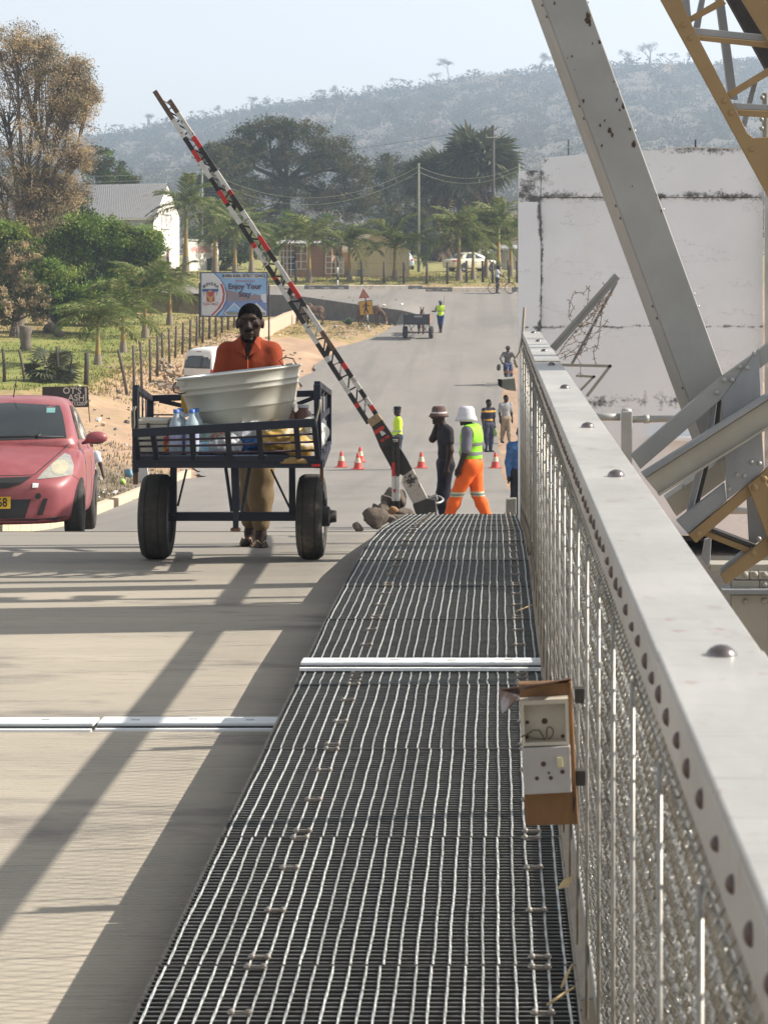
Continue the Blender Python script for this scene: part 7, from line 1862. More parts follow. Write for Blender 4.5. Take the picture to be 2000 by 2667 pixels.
# rubbish and small stones on the bank
rs = random.Random(8)
mm = [M('litter_white', (.66, .64, .6), rough=.6), M('litter_grey', (.36, .34, .31), rough=.8), M('litter_blue', (.12, .25, .34), rough=.5), m_rock, M('litter_tan', (.48, .38, .27), rough=.8)]
mb = MB()
for i in range(620):
    Yy = rs.uniform(27, 66); e = float(edgeL(Yy)); X = e - .3 - rs.random() ** 1.2 * 4.5; z = landz(X, Yy); s = rs.uniform(.015, .07) * (1.6 if rs.random() < .1 else 1)
    mb.box((X, Yy, z + s * .2), (s * rs.uniform(.6, 2), s, s * rs.uniform(.2, .7)), (rs.uniform(-.5, .5), rs.uniform(-.5, .5), rs.uniform(0, 3)), rs.choice([0, 0, 1, 1, 2, 3, 3, 4]))
for i in range(260):
    Yy = rs.uniform(66, 132); e = float(edgeL(min(Yy, 124))); X = e - .2 - rs.random() * 6; z = landz(X, Yy); s = rs.uniform(.03, .13)
    mb.box((X, Yy, z + s * .1), (s * rs.uniform(.7, 1.8), s, s * .7), (rs.uniform(-.5, .5), rs.uniform(-.5, .5), rs.uniform(0, 3)), rs.choice([3, 3, 4, 4, 1, 0]))
o = mb.build('scattered_litter', mm, fix=False); o['kind'] = 'stuff'; o['label'] = 'scattered rubbish and small stones on the roadside bank'
def pebble(name, lb, cat, u, Y, r, m, seed, dz=0): x = P(u, 0, Y).x; o = stone(name, (x, Y, landz(x, Y) + r[2] * .5 + dz), r, seed, m); tag(o, lb, cat)
pebble('plastic_ball', 'bright green crumpled plastic on the rubbish bank', 'litter', 320, 49, (.09, .09, .07), M('litter_lime', (.35, .62, .10), rough=.5), 101); pebble('rock', 'tan boulder at the foot of the black hand painted sign', 'rock', 228, 57, (.20, .2, .28), M('boulder_tan', (.36, .27, .18), (.28, .2, .13), rough=.95, bump=.5), 102); pebble('rock', 'smaller tan stone right of the sign boulder', 'rock', 243, 57.3, (.10, .12, .14), M('boulder_tan', (.36, .27, .18)), 103)
pebble('plastic_bag', 'dirty blue plastic caught on the bank beside the cart', 'litter', 338, 52, (.12, .1, .13), M('litter_blue', (.12, .25, .34)), 104)
for (a, b_, lb) in (((-8.9, 49.5), (-10.9, 52.8), 'upper pale concrete edging strip across the rubbish bank'), ((-8.5, 46.2), (-10.4, 46.6), 'lower pale concrete edging strip across the rubbish bank')):
    pts = [Vector((a[0] + (b_[0] - a[0]) * k / 8, a[1] + (b_[1] - a[1]) * k / 8, 0)) for k in range(9)]
    for p in pts: p.z = landz(p.x, p.y) + .01 + .03 * rs.random()
    tag(MB().tube(pts, [.05 + .02 * rs.random() for _ in pts], 5).build('concrete_edging', M('edging_pale', (.62, .56, .46), (.5, .44, .35), rough=.9)), lb, 'edging')
x, Yy = -8.05, 50.0
o = MB().prism([(x - .18, Yy, landz(x, Yy) - .1), (x + .16, Yy, landz(x, Yy) - .1), (x + .06, Yy, landz(x, Yy) + .62), (x - .22, Yy, landz(x, Yy) + .64)], (0, .1, 0)).build('marker_slab', M('slab_white', (.42, .42, .42), (.5, .49, .47), rough=.8)); tag(o, 'leaning pale grey concrete slab at the kerb behind the cart wheel', 'slab')
# rubble heap by the fence
mb = MB()
for i in range(90):
    Yy = rs.uniform(79, 88); X = P(rs.uniform(415, 478), 0, Yy).x; s = rs.uniform(.04, .16)
    mb.box((X, Yy, landz(X, Yy) + rs.random() * .4), (s * 1.6, s, s * .8), (rs.uniform(-.6, .6), rs.uniform(-.6, .6), rs.uniform(0, 3)), rs.choice([0, 1]))
o = mb.build('rubble_heap', [M('rubble_tan', (.42, .29, .18), (.33, .22, .14), rough=.95), M('rubble_grey', (.33, .27, .21), rough=.95)], fix=False); o['kind'] = 'stuff'; o['label'] = 'heap of tan rubble between the fence and the minibus'
# ------------------------------------------------------------------ fences
m_post = M('fence_post_wood', (.105, .085, .07), (.07, .055, .045), scale=8, rough=.95, bump=.3, rand=.25); m_fw = M('fence_wire', (.14, .13, .12), rough=.6, metal=.5)
fn = thing('roadside_fence', 'rough fence of dark wooden posts and wire beside the left lawn', 'fence', gp(350, 80))
tops = []
for (ut, vt, ub, Y, r) in ((8, 908, 12, 76, .06), (50, 910, 66, 76, .05), (148, 903, 150, 76.5, .055), (189, 922, 177, 76.5, .04), (226, 918, 224, 76.5, .085), (308, 911, 333, 77, .055), (347, 899, 349, 78.5, .05), (366, 890, 369, 80.5, .05), (390, 883, 391, 82.5, .05), (411, 874, 409, 85, .06), (422, 865, 423, 88, .05), (440, 856, 441, 90, .05),
                     (459, 848, 456, 93, .05), (477, 840, 475, 95.5, .055), (496, 832, 494, 98, .055), (513, 823, 511, 100.5, .055), (530, 820, 527, 103, .06), (546, 817, 545, 105.5, .06), (562, 812, 562, 108, .06), (578, 808, 578, 110.5, .06), (594, 803, 594, 113, .06), (610, 797, 610, 115.5, .06), (626, 792, 626, 118, .06), (642, 786, 642, 120.5, .06)):
    tp = P(ut, vt, Y); x = P(ub, 0, Y).x; bz = landz(x, Y)
    MB().tube([(x, Y, bz - .15), ((x + tp.x) / 2 + .01, Y, (bz + tp.z) / 2), tp], [r * 1.05, r, r * .9], 8).build('post', m_post, fn, off=W(fn)); tops.append((tp, Vector((x, Y, bz))))
for f_ in (.12, .42, .72):
    MB().tube([a.lerp(b_, f_) for a, b_ in tops], .006, 4).build('wire', m_fw, fn, off=W(fn))
ff = thing('verge_fence', 'line of short dark posts and wire on the verge behind the painted kerb', 'fence', gp(1000, 138.5))
tp2 = []
for u in (735, 770, 880, 942, 1000, 1052, 1111, 1165, 1215, 1257, 1283, 1325, 1347):
    x, y, z = gp(u, 138.6 + (u > 1200) * .6); hh = 1.38
    MB().tube([(x, y, z - .1), (x + random.uniform(-.03, .03), y, z + hh)], [.085, .08], 8).build('post', m_post, ff, off=W(ff)); tp2.append(Vector((x, y, z + hh)))
for dz in (.1, .5, .9): MB().tube([p - Vector((0, 0, dz)) for p in tp2], .006, 4).build('wire', m_fw, ff, off=W(ff))
pt = thing('painted_marker_post', 'slim black and white marker post standing at the far kerb', 'post', gp(879, 136.6))
for i, (a, b_) in enumerate(((0, .55), (.55, .95), (.95, 1.35), (1.35, 2.0))): MB().tube([(0, 0, a), (0, 0, b_)], .06, 8).build('band', m_bK if i in (1, 3) else m_bW, pt)
# low pinkish wall
lw = thing('low_wall', 'low pinkish plastered wall stepping up behind the billboard', 'wall', gp(690, 112))
m_pk = M('pink_plaster', (.52, .38, .28), (.45, .33, .24), scale=3, rough=.9, bump=.2)
A = [(655, 108.5), (690, 111), (720, 114), (748, 118), (775, 122)]
for (u0, y0), (u1, y1) in zip(A[:-1], A[1:]):
    a, b_ = P(u0, 0, y0), P(u1, 0, y1); za, zb_ = landz(a.x, y0), landz(b_.x, y1)
    MB().prism([(a.x, y0, za - .2), (b_.x, y1, zb_ - .2), (b_.x, y1, zb_ + .75), (a.x, y0, za + .75)], (-.18, .12, 0)).build('wall_bay', m_pk, lw, off=W(lw))

# ------------------------------------------------------------------ welcome billboard
YS = 105.0
bb = thing('welcome_billboard', 'blue and white welcome billboard on two thin posts behind the man', 'billboard', (P(610, 0, YS).x, YS, landz(P(610, 0, YS).x, YS)))
kx = YS / F
def bp(u, v, d=0.0): return P(u, v, YS) + Vector((0, d, 0))
for u in (519.5, 700):
    a = bp(u, 736 if u < 600 else 740); MB().bar((a.x, YS + .06, landz(a.x, YS) - .2), (a.x, YS + .06, a.z), .075, .075, up=(0, 1, 0)).build('post', M('billboard_post', (.06, .045, .042), rough=.6), bb, off=W(bb))
def flat(name, pts, d, mat, parent=bb, th=.012): return MB().prism([bp(u, v, -d) for u, v in pts], (0, th, 0)).build(name, mat, parent, off=W(bb))
flat('frame', [(521, 708), (697, 708), (697, 825), (521, 825)], .0, M('billboard_frame', (.05, .03, .035), rough=.5), th=.05)
m_bs = M('print_sky_blue', (.16, .32, .58), (.24, .42, .66), scale=1.1, rough=.4); pan = flat('panel', [(523.5, 710.5), (694.5, 710.5), (694.5, 822), (523.5, 822)], .012, m_bs)
zz = lambda x, y: (510 + x * .12658, 690 + y * .12658)       # close-up pixels to photo pixels
def fz(name, pts, d, mat): return flat(name, [zz(*p) for p in pts], d, mat, pan, th=.006)
m_pw = M('print_white', (.56, .58, .63), (.52, .54, .6), scale=5, rough=.4); m_pr = M('print_crimson', (.38, .045, .055), rough=.4); m_pb = M('print_navy', (.035, .07, .26), rough=.4); m_pg = M('print_gold', (.42, .30, .07), rough=.4); m_pbr = M('print_rock', (.26, .18, .17), (.16, .17, .24), scale=4, rough=.5); m_pbl = M('print_lake', (.10, .17, .40), (.14, .22, .46), scale=3, rough=.4); m_pk_ = M('print_black', (.03, .022, .03), rough=.4); m_pgr = M('print_green_grey', (.14, .17, .14), (.24, .24, .23), scale=6, rough=.5)
def arc(cx, cy, rx, ry, a0, a1, n=18): return [(cx + rx * math.cos(R(a0 + (a1 - a0) * i / n)), cy + ry * math.sin(R(a0 + (a1 - a0) * i / n))) for i in range(n + 1)]
fz('lake_picture', [(640, 730), (1445, 700), (1445, 1030), (560, 1030)], .02, m_pbl); fz('rock_picture', [(630, 510), (690, 515), (860, 560), (1100, 650), (1200, 590), (1330, 625), (1345, 720), (860, 745), (660, 745)], .022, m_pbr); fz('house_picture', [(1340, 595), (1450, 590), (1450, 770), (1400, 770), (1350, 700)], .024, m_pw)
a_ = [(400, 170)] + [(560, 360), (625, 520), (640, 640), (610, 800), (530, 940), (440, 1032)]
fz('navy_sweep', [(125, 165), (395, 165), (520, 290), (610, 440), (650, 600), (640, 740), (570, 900), (450, 1035), (125, 1035)], .026, m_pb); fz('white_sweep', [(125, 165), (370, 165), (500, 290), (590, 440), (628, 600), (615, 730), (540, 890), (400, 1035), (125, 1035)], .03, m_pw)
fz('red_sweep', [(500, 385), (545, 385), (585, 480), (603, 600), (585, 740), (500, 890), (360, 1030), (310, 1030), (450, 890), (540, 740), (560, 600), (540, 480)], .034, m_pr)
fz('crest_top', [(135, 487), (465, 487), (465, 545), (135, 545)], .038, m_pb); fz('shield', [(145, 548), (460, 548), (460, 680), (430, 730), (390, 765), (220, 765), (170, 730), (145, 680)], .036, m_pw); fz('shield_pale', [(215, 548), (388, 548), (392, 735), (305, 775), (222, 740)], .04, m_pr)
fz('sun', arc(297, 545, 36, 40, 180, 360, 10), .041, m_pg); fz('antelope_head', [(228, 580), (245, 575), (250, 620), (285, 650), (330, 650), (362, 620), (372, 575), (385, 585), (372, 645), (345, 675), (325, 770), (290, 770), (270, 680), (240, 655)], .043, m_pg)
for s in (175, 430):
    fz('tool_mark', [(s - 22, 565), (s + 22, 565), (s + 22, 575), (s - 22, 575)], .041, m_pk_); fz('tool_mark', [(s - 5, 575), (s + 5, 575), (s + 3, 640), (s - 3, 640)], .041, m_pk_)
fz('scroll', [(150, 765), (300, 800), (460, 760), (470, 800), (430, 830), (300, 800), (190, 832), (150, 800)], .040, m_pr); fz('scroll_face', [(165, 775), (300, 808), (450, 770), (455, 795), (425, 815), (300, 790), (195, 818), (165, 798)], .042, m_pw)
for (x0, x1, xp, yt) in ((585, 960, 790, 770), (1105, 1450, 1245, 770)):
    fz('photo_border', [(x0, 985), (xp, yt), (x1, 930 if x0 < 900 else 960), (x1, 1032), (x0 + 50, 1032)], .03, m_pw); fz('photo_sky', [(x0 + 25, 982), (xp, yt + 25), (x1 - 20, 930 if x0 < 900 else 950), (x1 - 20, 965), (x0 + 40, 965)], .033, m_bs if x0 < 900 else m_pw); fz('photo_land', [(x0 + 22, 966), (x1 - 20, 966), (x1 - 12, 1024), (x0 + 62, 1024)], .035, m_pgr)
fz('title_bar', arc(600, 221, 45, 44, 90, 270, 8) + arc(1390, 221, 45, 44, -90, 90, 8), .03, m_pw)
def btext(txt, x, y, size, mat, sx=1, bold=0.0, rot=0.0):
    u, v = zz(x, y); p = bp(u, v, -.045) - W(bb); return text_mesh('lettering', txt, size, mat, pan, p, (R(90), rot, 0), sx=sx, bold=bold)
btext('BUHERA RURAL DISTRICT COUNCIL', 995, 221, .205, m_pk_, .62, .008); btext('Welcomes you', 1015, 322, .155, m_pr, 1.0); 
for dx, m_, d in ((0, m_pk_, 0),): btext('Enjoy Your', 1010, 440, .36, M('print_maroon', (.06, .02, .06), rough=.4), .98, .012); btext('Stay', 1010, 600, .36, M('print_maroon', (.06, .02, .06)), .98, .012)
for i, ch in enumerate('BUHERA'):
    a = R(-150 + i * 24.0); cx, cy, rx = 305, 480, 160
    btext(ch, cx + rx * math.cos(a) * .98, cy + rx * math.sin(a) * .72 + 20, .19, m_pk_, 1, .006, rot=(a + R(90)) * .6)

# ------------------------------------------------------------------ road signs
YSg = 116.5; xs_ = P(957, 0, YSg).x
rd = thing('road_sign', 'red triangle over a yellow pedestrian panel on a striped post', 'road sign', (xs_ - .03, YSg, landz(xs_, YSg)))
sp_ = lambda u, v, d=0.0: P(u, v, YSg) + Vector((0, d, 0))
for i, (v0, v1) in enumerate(((864, 846), (846, 832), (832, 815), (815, 760))):
    a, b_ = sp_(960 - (864 - v0) * .09, v0, .05), sp_(960 - (864 - v1) * .09, v1, .05); MB().tube([a, b_], .045, 8).build('post_band', m_bW if i % 2 == 0 else m_bK, rd, off=W(rd))
def sflat(nm, pts, d, m, par): return MB().prism([sp_(u, v, -d) for u, v in pts], (0, .01, 0)).build(nm, m, par, off=W(rd))
m_sr = M('sign_red', (.50, .07, .07), (.42, .07, .07), rough=.5)
tri = sflat('triangle', [(946, 750), (963, 774.5), (934, 776.5)], .0, m_sr, rd); sflat('triangle_face', [(946.2, 756), (957.5, 772.2), (938.5, 773.4)], .012, M('sign_tan', (.36, .24, .15), (.27, .17, .10), scale=14, rough=.7), tri)
pn = sflat('yellow_panel', [(934, 785), (969, 780.5), (973, 818), (937.5, 821.5)], .0, M('sign_black_edge', (.03, .03, .03), rough=.5), rd); sflat('yellow_face', [(935.2, 786.2), (968, 782), (971.8, 816.8), (938.6, 820.2)], .012, M('sign_yellow', (.52, .29, .03), (.45, .25, .03), scale=5, rough=.5), pn)
mk = m_pk_
sflat('figure_head', [(953.5 + 2.2 * math.cos(a), 788.5 + 2.6 * math.sin(a)) for a in np.linspace(0, 2 * math.pi, 10, endpoint=False)], .024, mk, pn); sflat('figure_body', [(951, 790.5), (955.5, 790.5), (956, 804), (950, 805)], .024, mk, pn); sflat('figure_arm', [(955, 791.5), (958, 794.5), (963.5, 794.6), (963.5, 796.2), (957, 796.6), (954.5, 794)], .026, mk, pn); sflat('figure_arm', [(951, 791), (952, 793), (947.5, 797), (946.5, 801.5), (944.2, 801), (945.4, 795.5)], .026, mk, pn)
sflat('figure_leg', [(952, 803), (956, 803), (960.5, 814), (958, 815), (953, 806)], .026, mk, pn); sflat('figure_leg', [(950, 803.5), (953.5, 804.5), (950.5, 816.5), (947.5, 816.5)], .028, mk, pn)
# hand painted black sign
YH = 56.5
hs = thing('hand_painted_sign', 'black hand lettered car wash board behind the pink car', 'sign', P(232, 1085, YH))
hp_ = lambda u, v, d=0.0: P(u, v, YH) + Vector((0, d, 0))
MB().prism([hp_(110, 1007), (hp_(229, 1006)), hp_(232, 1060), hp_(110, 1063)], (0, .03, 0)).build('board', M('board_black', (.028, .02, .02), (.045, .032, .03), scale=6, rough=.8), hs, off=W(hs)); MB().bar(hp_(230.5, 1060, .02), hp_(234, 1100, .02), .025, .025, up=(0, 1, 0)).build('leg', m_dcw, hs, off=W(hs)); MB().bar(hp_(115, 1060, .02), hp_(115, 1110, .02), .025, .025, up=(0, 1, 0)).build('leg', m_dcw, hs, off=W(hs))
m_chalk = M('chalk_white', (.52, .50, .46), (.42, .40, .37), scale=20, rough=.9)
for (tx, u, v, sz) in (("OT'S", 188, 1018, .235), ('ASH', 199, 1036, .235), ('712207', 205, 1051, .13)):
    p = hp_(u, v, -.006) - W(hs); text_mesh('lettering', tx, sz, m_chalk, hs, p, (R(90), R(1.5), 0), sx=1.0, bold=.004)
MB().prism([hp_(220.5, 1009, -.008), hp_(226, 1009, -.008), hp_(225.5, 1044, -.008), hp_(229, 1043, -.008), hp_(225.5, 1053, -.008), hp_(221, 1046, -.008), hp_(223.5, 1045, -.008)], (0, .006, 0)).build('arrow', m_chalk, hs, off=W(hs))

# ------------------------------------------------------------------ warehouse and shops
m_tin = M('corrugated_roof', (.40, .38, .37), (.34, .32, .31), scale=2, rough=.55, metal=.2, c3=(.30, .24, .20), s3=1.5, t3=.6)
m_wh = M('shop_whitewash', (.74, .70, .63), (.66, .61, .54), scale=2, rough=.9, c3=(.5, .44, .37), s3=2.2, t3=.60); m_gs = M('shop_grey_wall', (.42, .42, .43), (.36, .35, .35), scale=2, rough=.9); m_ye = M('shop_yellow', (.60, .42, .14), rough=.9)
wa = thing('warehouse', 'white gabled warehouse with a grey corrugated roof', 'building', P(320, 700, 165))
E1, E2, E3 = P(226, 568, 166), P(404, 567, 160), P(472, 562, 171); R1, R2 = P(204, 482, 175), P(438, 477, 166)
def wpart(nm, mb, m): return mb.build(nm, m, wa, off=W(wa))
ncor = 44; mb = MB()
for i in range(ncor):
    for j, f0 in enumerate((0, .5)):
        a0, a1 = (i + f0) / ncor, (i + f0 + .5) / ncor; d0 = Vector((0, 0, .05)) * (1 if j == 0 else 0); d1 = Vector((0, 0, .05)) * (0 if j == 0 else 1)
        mb.add([E1.lerp(E2, a0) + d0, E1.lerp(E2, a1) + d1, R1.lerp(R2, a1) + d1, R1.lerp(R2, a0) + d0], [(0, 1, 2, 3)])
wpart('roof', mb, m_tin)
bk_ = P(500, 560, 178); back = Vector((E1.x + (E3.x - E2.x), E1.y + (E3.y - E2.y), E1.z)); mb = MB().add([R1, R2, E3 + Vector((.0, 0, 0)), back], [(0, 1, 2, 3)]); wpart('rear_roof', mb, m_tin)
dn = lambda p, z=0.0: Vector((p.x, p.y, z))
ins = (R2 - E2) * 0
a, b_ = E1.lerp(E2, .02) - Vector((0, 0, .12)) + Vector((.1, .45, 0)), E2 - Vector((.15, -.25, .12))
zg = 1.0
wpart('long_wall', MB().add([dn(a, zg), dn(b_, zg), b_, a], [(0, 1, 2, 3)]), m_gs)
c_ = E3 - Vector((.1, .3, .1)); wpart('gable_wall', MB().add([dn(b_, zg), dn(c_, zg), c_, R2 - Vector((.05, 0, .15)), b_], [(0, 1, 2, 3, 4)]), m_wh)
wpart('fascia', MB().bar(E1 - Vector((0, .05, .06)), E2 - Vector((0, .05, .06)), .06, .16), m_wh)
p0 = a.lerp(b_, .58); p1 = a.lerp(b_, .95); MB().add([Vector((p0.x, p0.y - .05, zg)), Vector((p1.x, p1.y - .05, zg)), Vector((p1.x, p1.y - .05, E2.z - 1.1)), Vector((p0.x, p0.y - .05, E2.z - 1.1))], [(0, 1, 2, 3)]).build('yellow_panel', m_ye, wa, off=W(wa))
gl = lambda f_, z, o=.04: Vector((b_.x + (c_.x - b_.x) * f_, b_.y + (c_.y - b_.y) * f_, z)) + Vector((.06, -.06, 0)) * (o / .04)
zt = E2.z
fr_ = MB()
for (a1, a2) in (((.28, zt + .4), (.62, zt + .4)), ((.62, zt + .4), (.62, zt - .7)), ((.62, zt - .7), (.28, zt - .7)), ((.28, zt - .7), (.28, zt + .4)), ((.45, zt + .4), (.45, zt - .7))): fr_.bar(gl(*a1), gl(*a2), .05, .05)
wpart('window_grille', fr_, m_gs)
for f_ in (.2, .5): MB().prism([gl(f_, zt - 2.2), gl(f_ + .06, zt - 2.2), gl(f_ + .06, zt - 3.6), gl(f_, zt - 3.6)], (.02, -.02, 0)).build('slit_window', M('slit_red', (.28, .12, .10), rough=.8), wa, off=W(wa))
MB().prism([gl(.72, zt - 4.0), gl(.92, zt - 4.0), gl(.92, zt - 6.4), gl(.72, zt - 6.4)], (.02, -.02, 0)).build('poster', M('poster_yellow', (.50, .42, .16), (.4, .36, .2), scale=6, rough=.8), wa, off=W(wa))
sh = thing('wholesale_shop', 'white shop wall painted with red wholesale lettering', 'building', P(520, 735, 159))
s0, s1 = P(478, 640, 162), P(563, 628, 166); zt2 = P(520, 630, 164).z
MB().prism([Vector((s0.x, s0.y, .5)), Vector((s1.x, s1.y, .5)), Vector((s1.x, s1.y, zt2)), Vector((s0.x, s0.y, zt2 + .1))], (-.2, 3.0, 0)).build('wall', m_wh, sh, off=W(sh)); MB().prism([Vector((s0.x, s0.y - .2, zt2 + .12)), Vector((s1.x, s1.y - .2, zt2 + .02)), Vector((s1.x, s1.y - .2, zt2 + .15)), Vector((s0.x, s0.y - .2, zt2 + .25))], (-.2, 3.4, 0)).build('roof', m_tin, sh, off=W(sh))
m_rl = M('red_lettering', (.55, .12, .10), (.5, .2, .17), scale=6, rough=.9); md_ = s0.lerp(s1, .52); ang = math.atan2(s1.y - s0.y, s1.x - s0.x)
text_mesh('lettering', 'WHOLESALE', .62, m_rl, sh, Vector((md_.x + .05, md_.y - .12, zt2 - .55)) - W(sh), (R(90), 0, ang), sx=.72, bold=.01); text_mesh('lettering', '& RETAIL', .42, m_rl, sh, Vector((md_.x - .5, md_.y - .2, zt2 - 1.6)) - W(sh), (R(90), 0, ang), sx=.8)
MB().prism([s0.lerp(s1, .72) + Vector((0, -.06, -1.2)), s0.lerp(s1, .92) + Vector((0, -.06, -1.2)), s0.lerp(s1, .92) + Vector((0, -.06, -4)), s0.lerp(s1, .72) + Vector((0, -.06, -4))], (0, .03, 0)).build('door', m_dark, sh, off=W(sh))
# caged kiosk
YKi = 147.0; ko = gp(800, YKi)
ki = thing('caged_kiosk', 'brick kiosk with white wire cages and a wavy tin roof', 'building', ko)
k2 = lambda u, v, d=0.0: P(u, v, YKi) + Vector((0, d, 0)) - W(ki)
m_br = M('pink_brick', (.36, .21, .15), (.29, .17, .12), scale=14, rough=.9); m_cg = M('cage_white', (.60, .60, .58), rough=.6)
MB().prism([k2(730, 735, .4), k2(862, 735, .4), k2(862, 640, .4), k2(730, 636, .4)], (0, 3, 0)).build('wall', m_br, ki); MB().prism([k2(846, 735, .2), k2(862, 735, .2), k2(862, 645, .2), k2(846, 645, .2)], (0, .3, 0)).build('brick_pier', m_br, ki); MB().prism([k2(770, 735, .25), k2(800, 735, .25), k2(800, 650, .25), k2(770, 650, .25)], (0, .3, 0)).build('brick_pier', m_br, ki)
mb = MB()
for i in range(26):
    u0, u1 = 722 + i * 4.4, 722 + (i + 1) * 4.4; mb.add([k2(u0, 632 + (i % 2) * 1.6, -.6), k2(u1, 632 + ((i + 1) % 2) * 1.6, -.6), k2(u1, 622 + ((i + 1) % 2) * 1.6, 3), k2(u0, 622 + (i % 2) * 1.6, 3)], [(0, 1, 2, 3)])
mb.build('tin_roof', m_tin, ki)
def cage(u0, u1, v0, v1, nu, nv):
    mb = MB()
    for i in range(nu + 1): u = u0 + (u1 - u0) * i / nu; mb.bar(k2(u, v0), k2(u, v1), .055, .055)
    for j in range(nv + 1): v = v0 + (v1 - v0) * j / nv; mb.bar(k2(u0, v, -.003), k2(u1, v, -.003), .05, .05)
    mb.build('cage_panel', m_cg, ki)
cage(728, 768, 636, 718, 4, 5); cage(848, 894, 668, 712, 3, 3); cage(768, 800, 640, 700, 2, 3)
for (u0, u1, v0, v1, c) in ((752, 768, 676, 706, (.04, .045, .06)), (756, 766, 660, 674, (.08, .14, .26)), (770, 786, 674, 690, (.45, .2, .1)), (738, 750, 668, 690, (.35, .25, .2)), (866, 890, 640, 665, (.22, .11, .09))): MB().prism([k2(u0, v1, .3), k2(u1, v1, .3), k2(u1, v0, .3), k2(u0, v0, .3)], (0, .1, 0)).build('goods', M('goods_%d' % u0, c, rough=.7), ki)
MB().bar(k2(848, 668), k2(852, 640), .05, .05).build('cage_stay', m_cg, ki)
# cream gable house
YGa = 148.0; gb_ = thing('cream_house', 'plain cream gable end of a house behind the palms', 'building', gp(990, YGa))
g2 = lambda u, v, d=0.0: P(u, v, YGa) + Vector((0, d, 0)) - W(gb_)
m_crm = M('cream_render', (.60, .49, .29), (.55, .45, .27), scale=1.5, rough=.9, c3=(.50, .38, .20), s3=.9, t3=.58)
MB().prism([g2(912, 745), g2(1066, 745), g2(1066, 652), g2(978, 610), g2(912, 650)], (-1.6, 7, 0)).build('gable_wall', m_crm, gb_); MB().prism([g2(906, 656, -.2), g2(978, 604, -.2), g2(978, 609, -.2), g2(908, 660, -.2)], (-1.6, 7.4, 0)).build('roof', m_crm, gb_); MB().prism([g2(978.5, 604, -.2), g2(1072, 652, -.2), g2(1070, 656, -.2), g2(978.5, 609, -.2)], (-1.6, 7.4, 0)).build('roof', m_crm, gb_)
MB().prism([g2(932, 722, -.3), g2(941, 722, -.3), g2(941, 702, -.3), g2(932, 702, -.3)], (0, .3, 0)).build('meter_box', M('meter_blue', (.12, .16, .2), rough=.6), gb_)
# plank sheds on the right
YSh = 168.0
for (u0, u1, vt, lb) in ((1252, 1300, 662, 'grey plank shed behind the cream sedan'), (1304, 1348, 650, 'pale plank shed beside the white wall')):
    sd_ = thing('plank_shed', lb, 'shed', gp((u0 + u1) / 2, YSh)); n = 12
    for i in range(n):
        a, b_ = P(u0 + (u1 - u0) * i / n, vt + random.uniform(-2, 2), YSh), P(u0 + (u1 - u0) * (i + .88) / n, vt, YSh)
        MB().prism([(a.x, YSh, .8), (b_.x, YSh, .8), (b_.x, YSh, a.z), (a.x, YSh, a.z)], (0, .04, 0)).build('plank', M('shed_plank', (.26, .24, .22), (.34, .31, .27), scale=2, rough=.9, rand=.25), sd_, off=W(sd_))
    a, b_ = P(u0, vt - 1, YSh), P(u1, vt - 1, YSh); MB().prism([(a.x - .2, YSh - .2, a.z), (b_.x + .2, YSh - .2, b_.z), (b_.x + .2, YSh - .2, b_.z + .08), (a.x - .2, YSh - .2, a.z + .08)], (0, 3, .3)).build('roof', m_tin, sd_, off=W(sd_))
ph = thing('distant_shop', 'long tan building far behind the fan palms by the white wall', 'building', gp(1340, 285)); a, b_ = P(1295, 548, 285), P(1385, 552, 285)
MB().prism([(a.x, 285, 2), (b_.x, 285, 2), (b_.x, 285, b_.z - .5), (a.x, 285, a.z - .5)], (0, 6, 0)).build('wall', M('distant_tan', (.45, .34, .25), rough=.9), ph, off=W(ph)); MB().prism([(a.x - .3, 284.6, a.z - .45), (b_.x + .3, 284.6, b_.z - .45), (b_.x + .3, 284.6, b_.z), (a.x - .3, 284.6, a.z)], (0, 7, 0)).build('roof', M('distant_roof', (.5, .4, .33), rough=.8), ph, off=W(ph))

# ------------------------------------------------------------------ power poles and lines
def pole(label, u, vt, Y, r=.11, arms=(), mat=None, base_v=None):
    x = P(u, 0, Y).x; zb_ = landz(x, Y) if Y < 320 else P(u, base_v, Y).z; t = thing('utility_pole', label, 'utility pole', (x, Y, zb_), 0, 'power poles'); zt = P(u, vt, Y).z - zb_
    MB().tube([(0, 0, -.3), (0, 0, zt)], [r, r * .75], 8).build('pole', mat or M('pole_green_grey', (.19, .20, .15), (.14, .145, .11), rough=.8), t)
    for (dz, w) in arms:
        MB().box((0, -.12, zt - dz), (w, .09, .1)).build('crossarm', m_gs, t)
        for s in (-1, 0, 1):
            if s or dz < .4: MB().lathe([(.03, 0), (.05, .06), (.03, .1), (.05, .14), (.02, .2)], 8, (s * w * .47, -.12, zt - dz + .05)).build('insulator', m_gs, t)
    return Vector((x, Y, zb_ + zt))
mdk = M('pole_dark', (.055, .05, .048), rough=.8)
pA = pole('slim pole above the wholesale shop behind the boom', 526, 436, 172); pB = pole('pale green pole right of the huge acacia', 1090, 424, 162); pC = pole('pole standing at the left edge of the white wall', 1351, 424, 150)
pole('dark pole with crossarm in front of the fan palms', 1284, 325, 178, .17, ((1.0, 1.15),), mdk); pole('short crossarm pole peeping over the white wall', 1481, 362, 240, .16, ((.9, 1.1),), mdk)
def line(label, a, b_, sag, r=.022, m=None):
    pts = []
    for i in range(33):
        t = i / 32; p = a.lerp(b_, t); p.z -= sag * 4 * t * (1 - t); pts.append(p)
    o = MB().tube(pts, r, 4).build('power_line', m or M('power_cable', (.34, .35, .25), rough=.6)); tag(o, label, 'cable')
dz = Vector((0, 0, -.45))
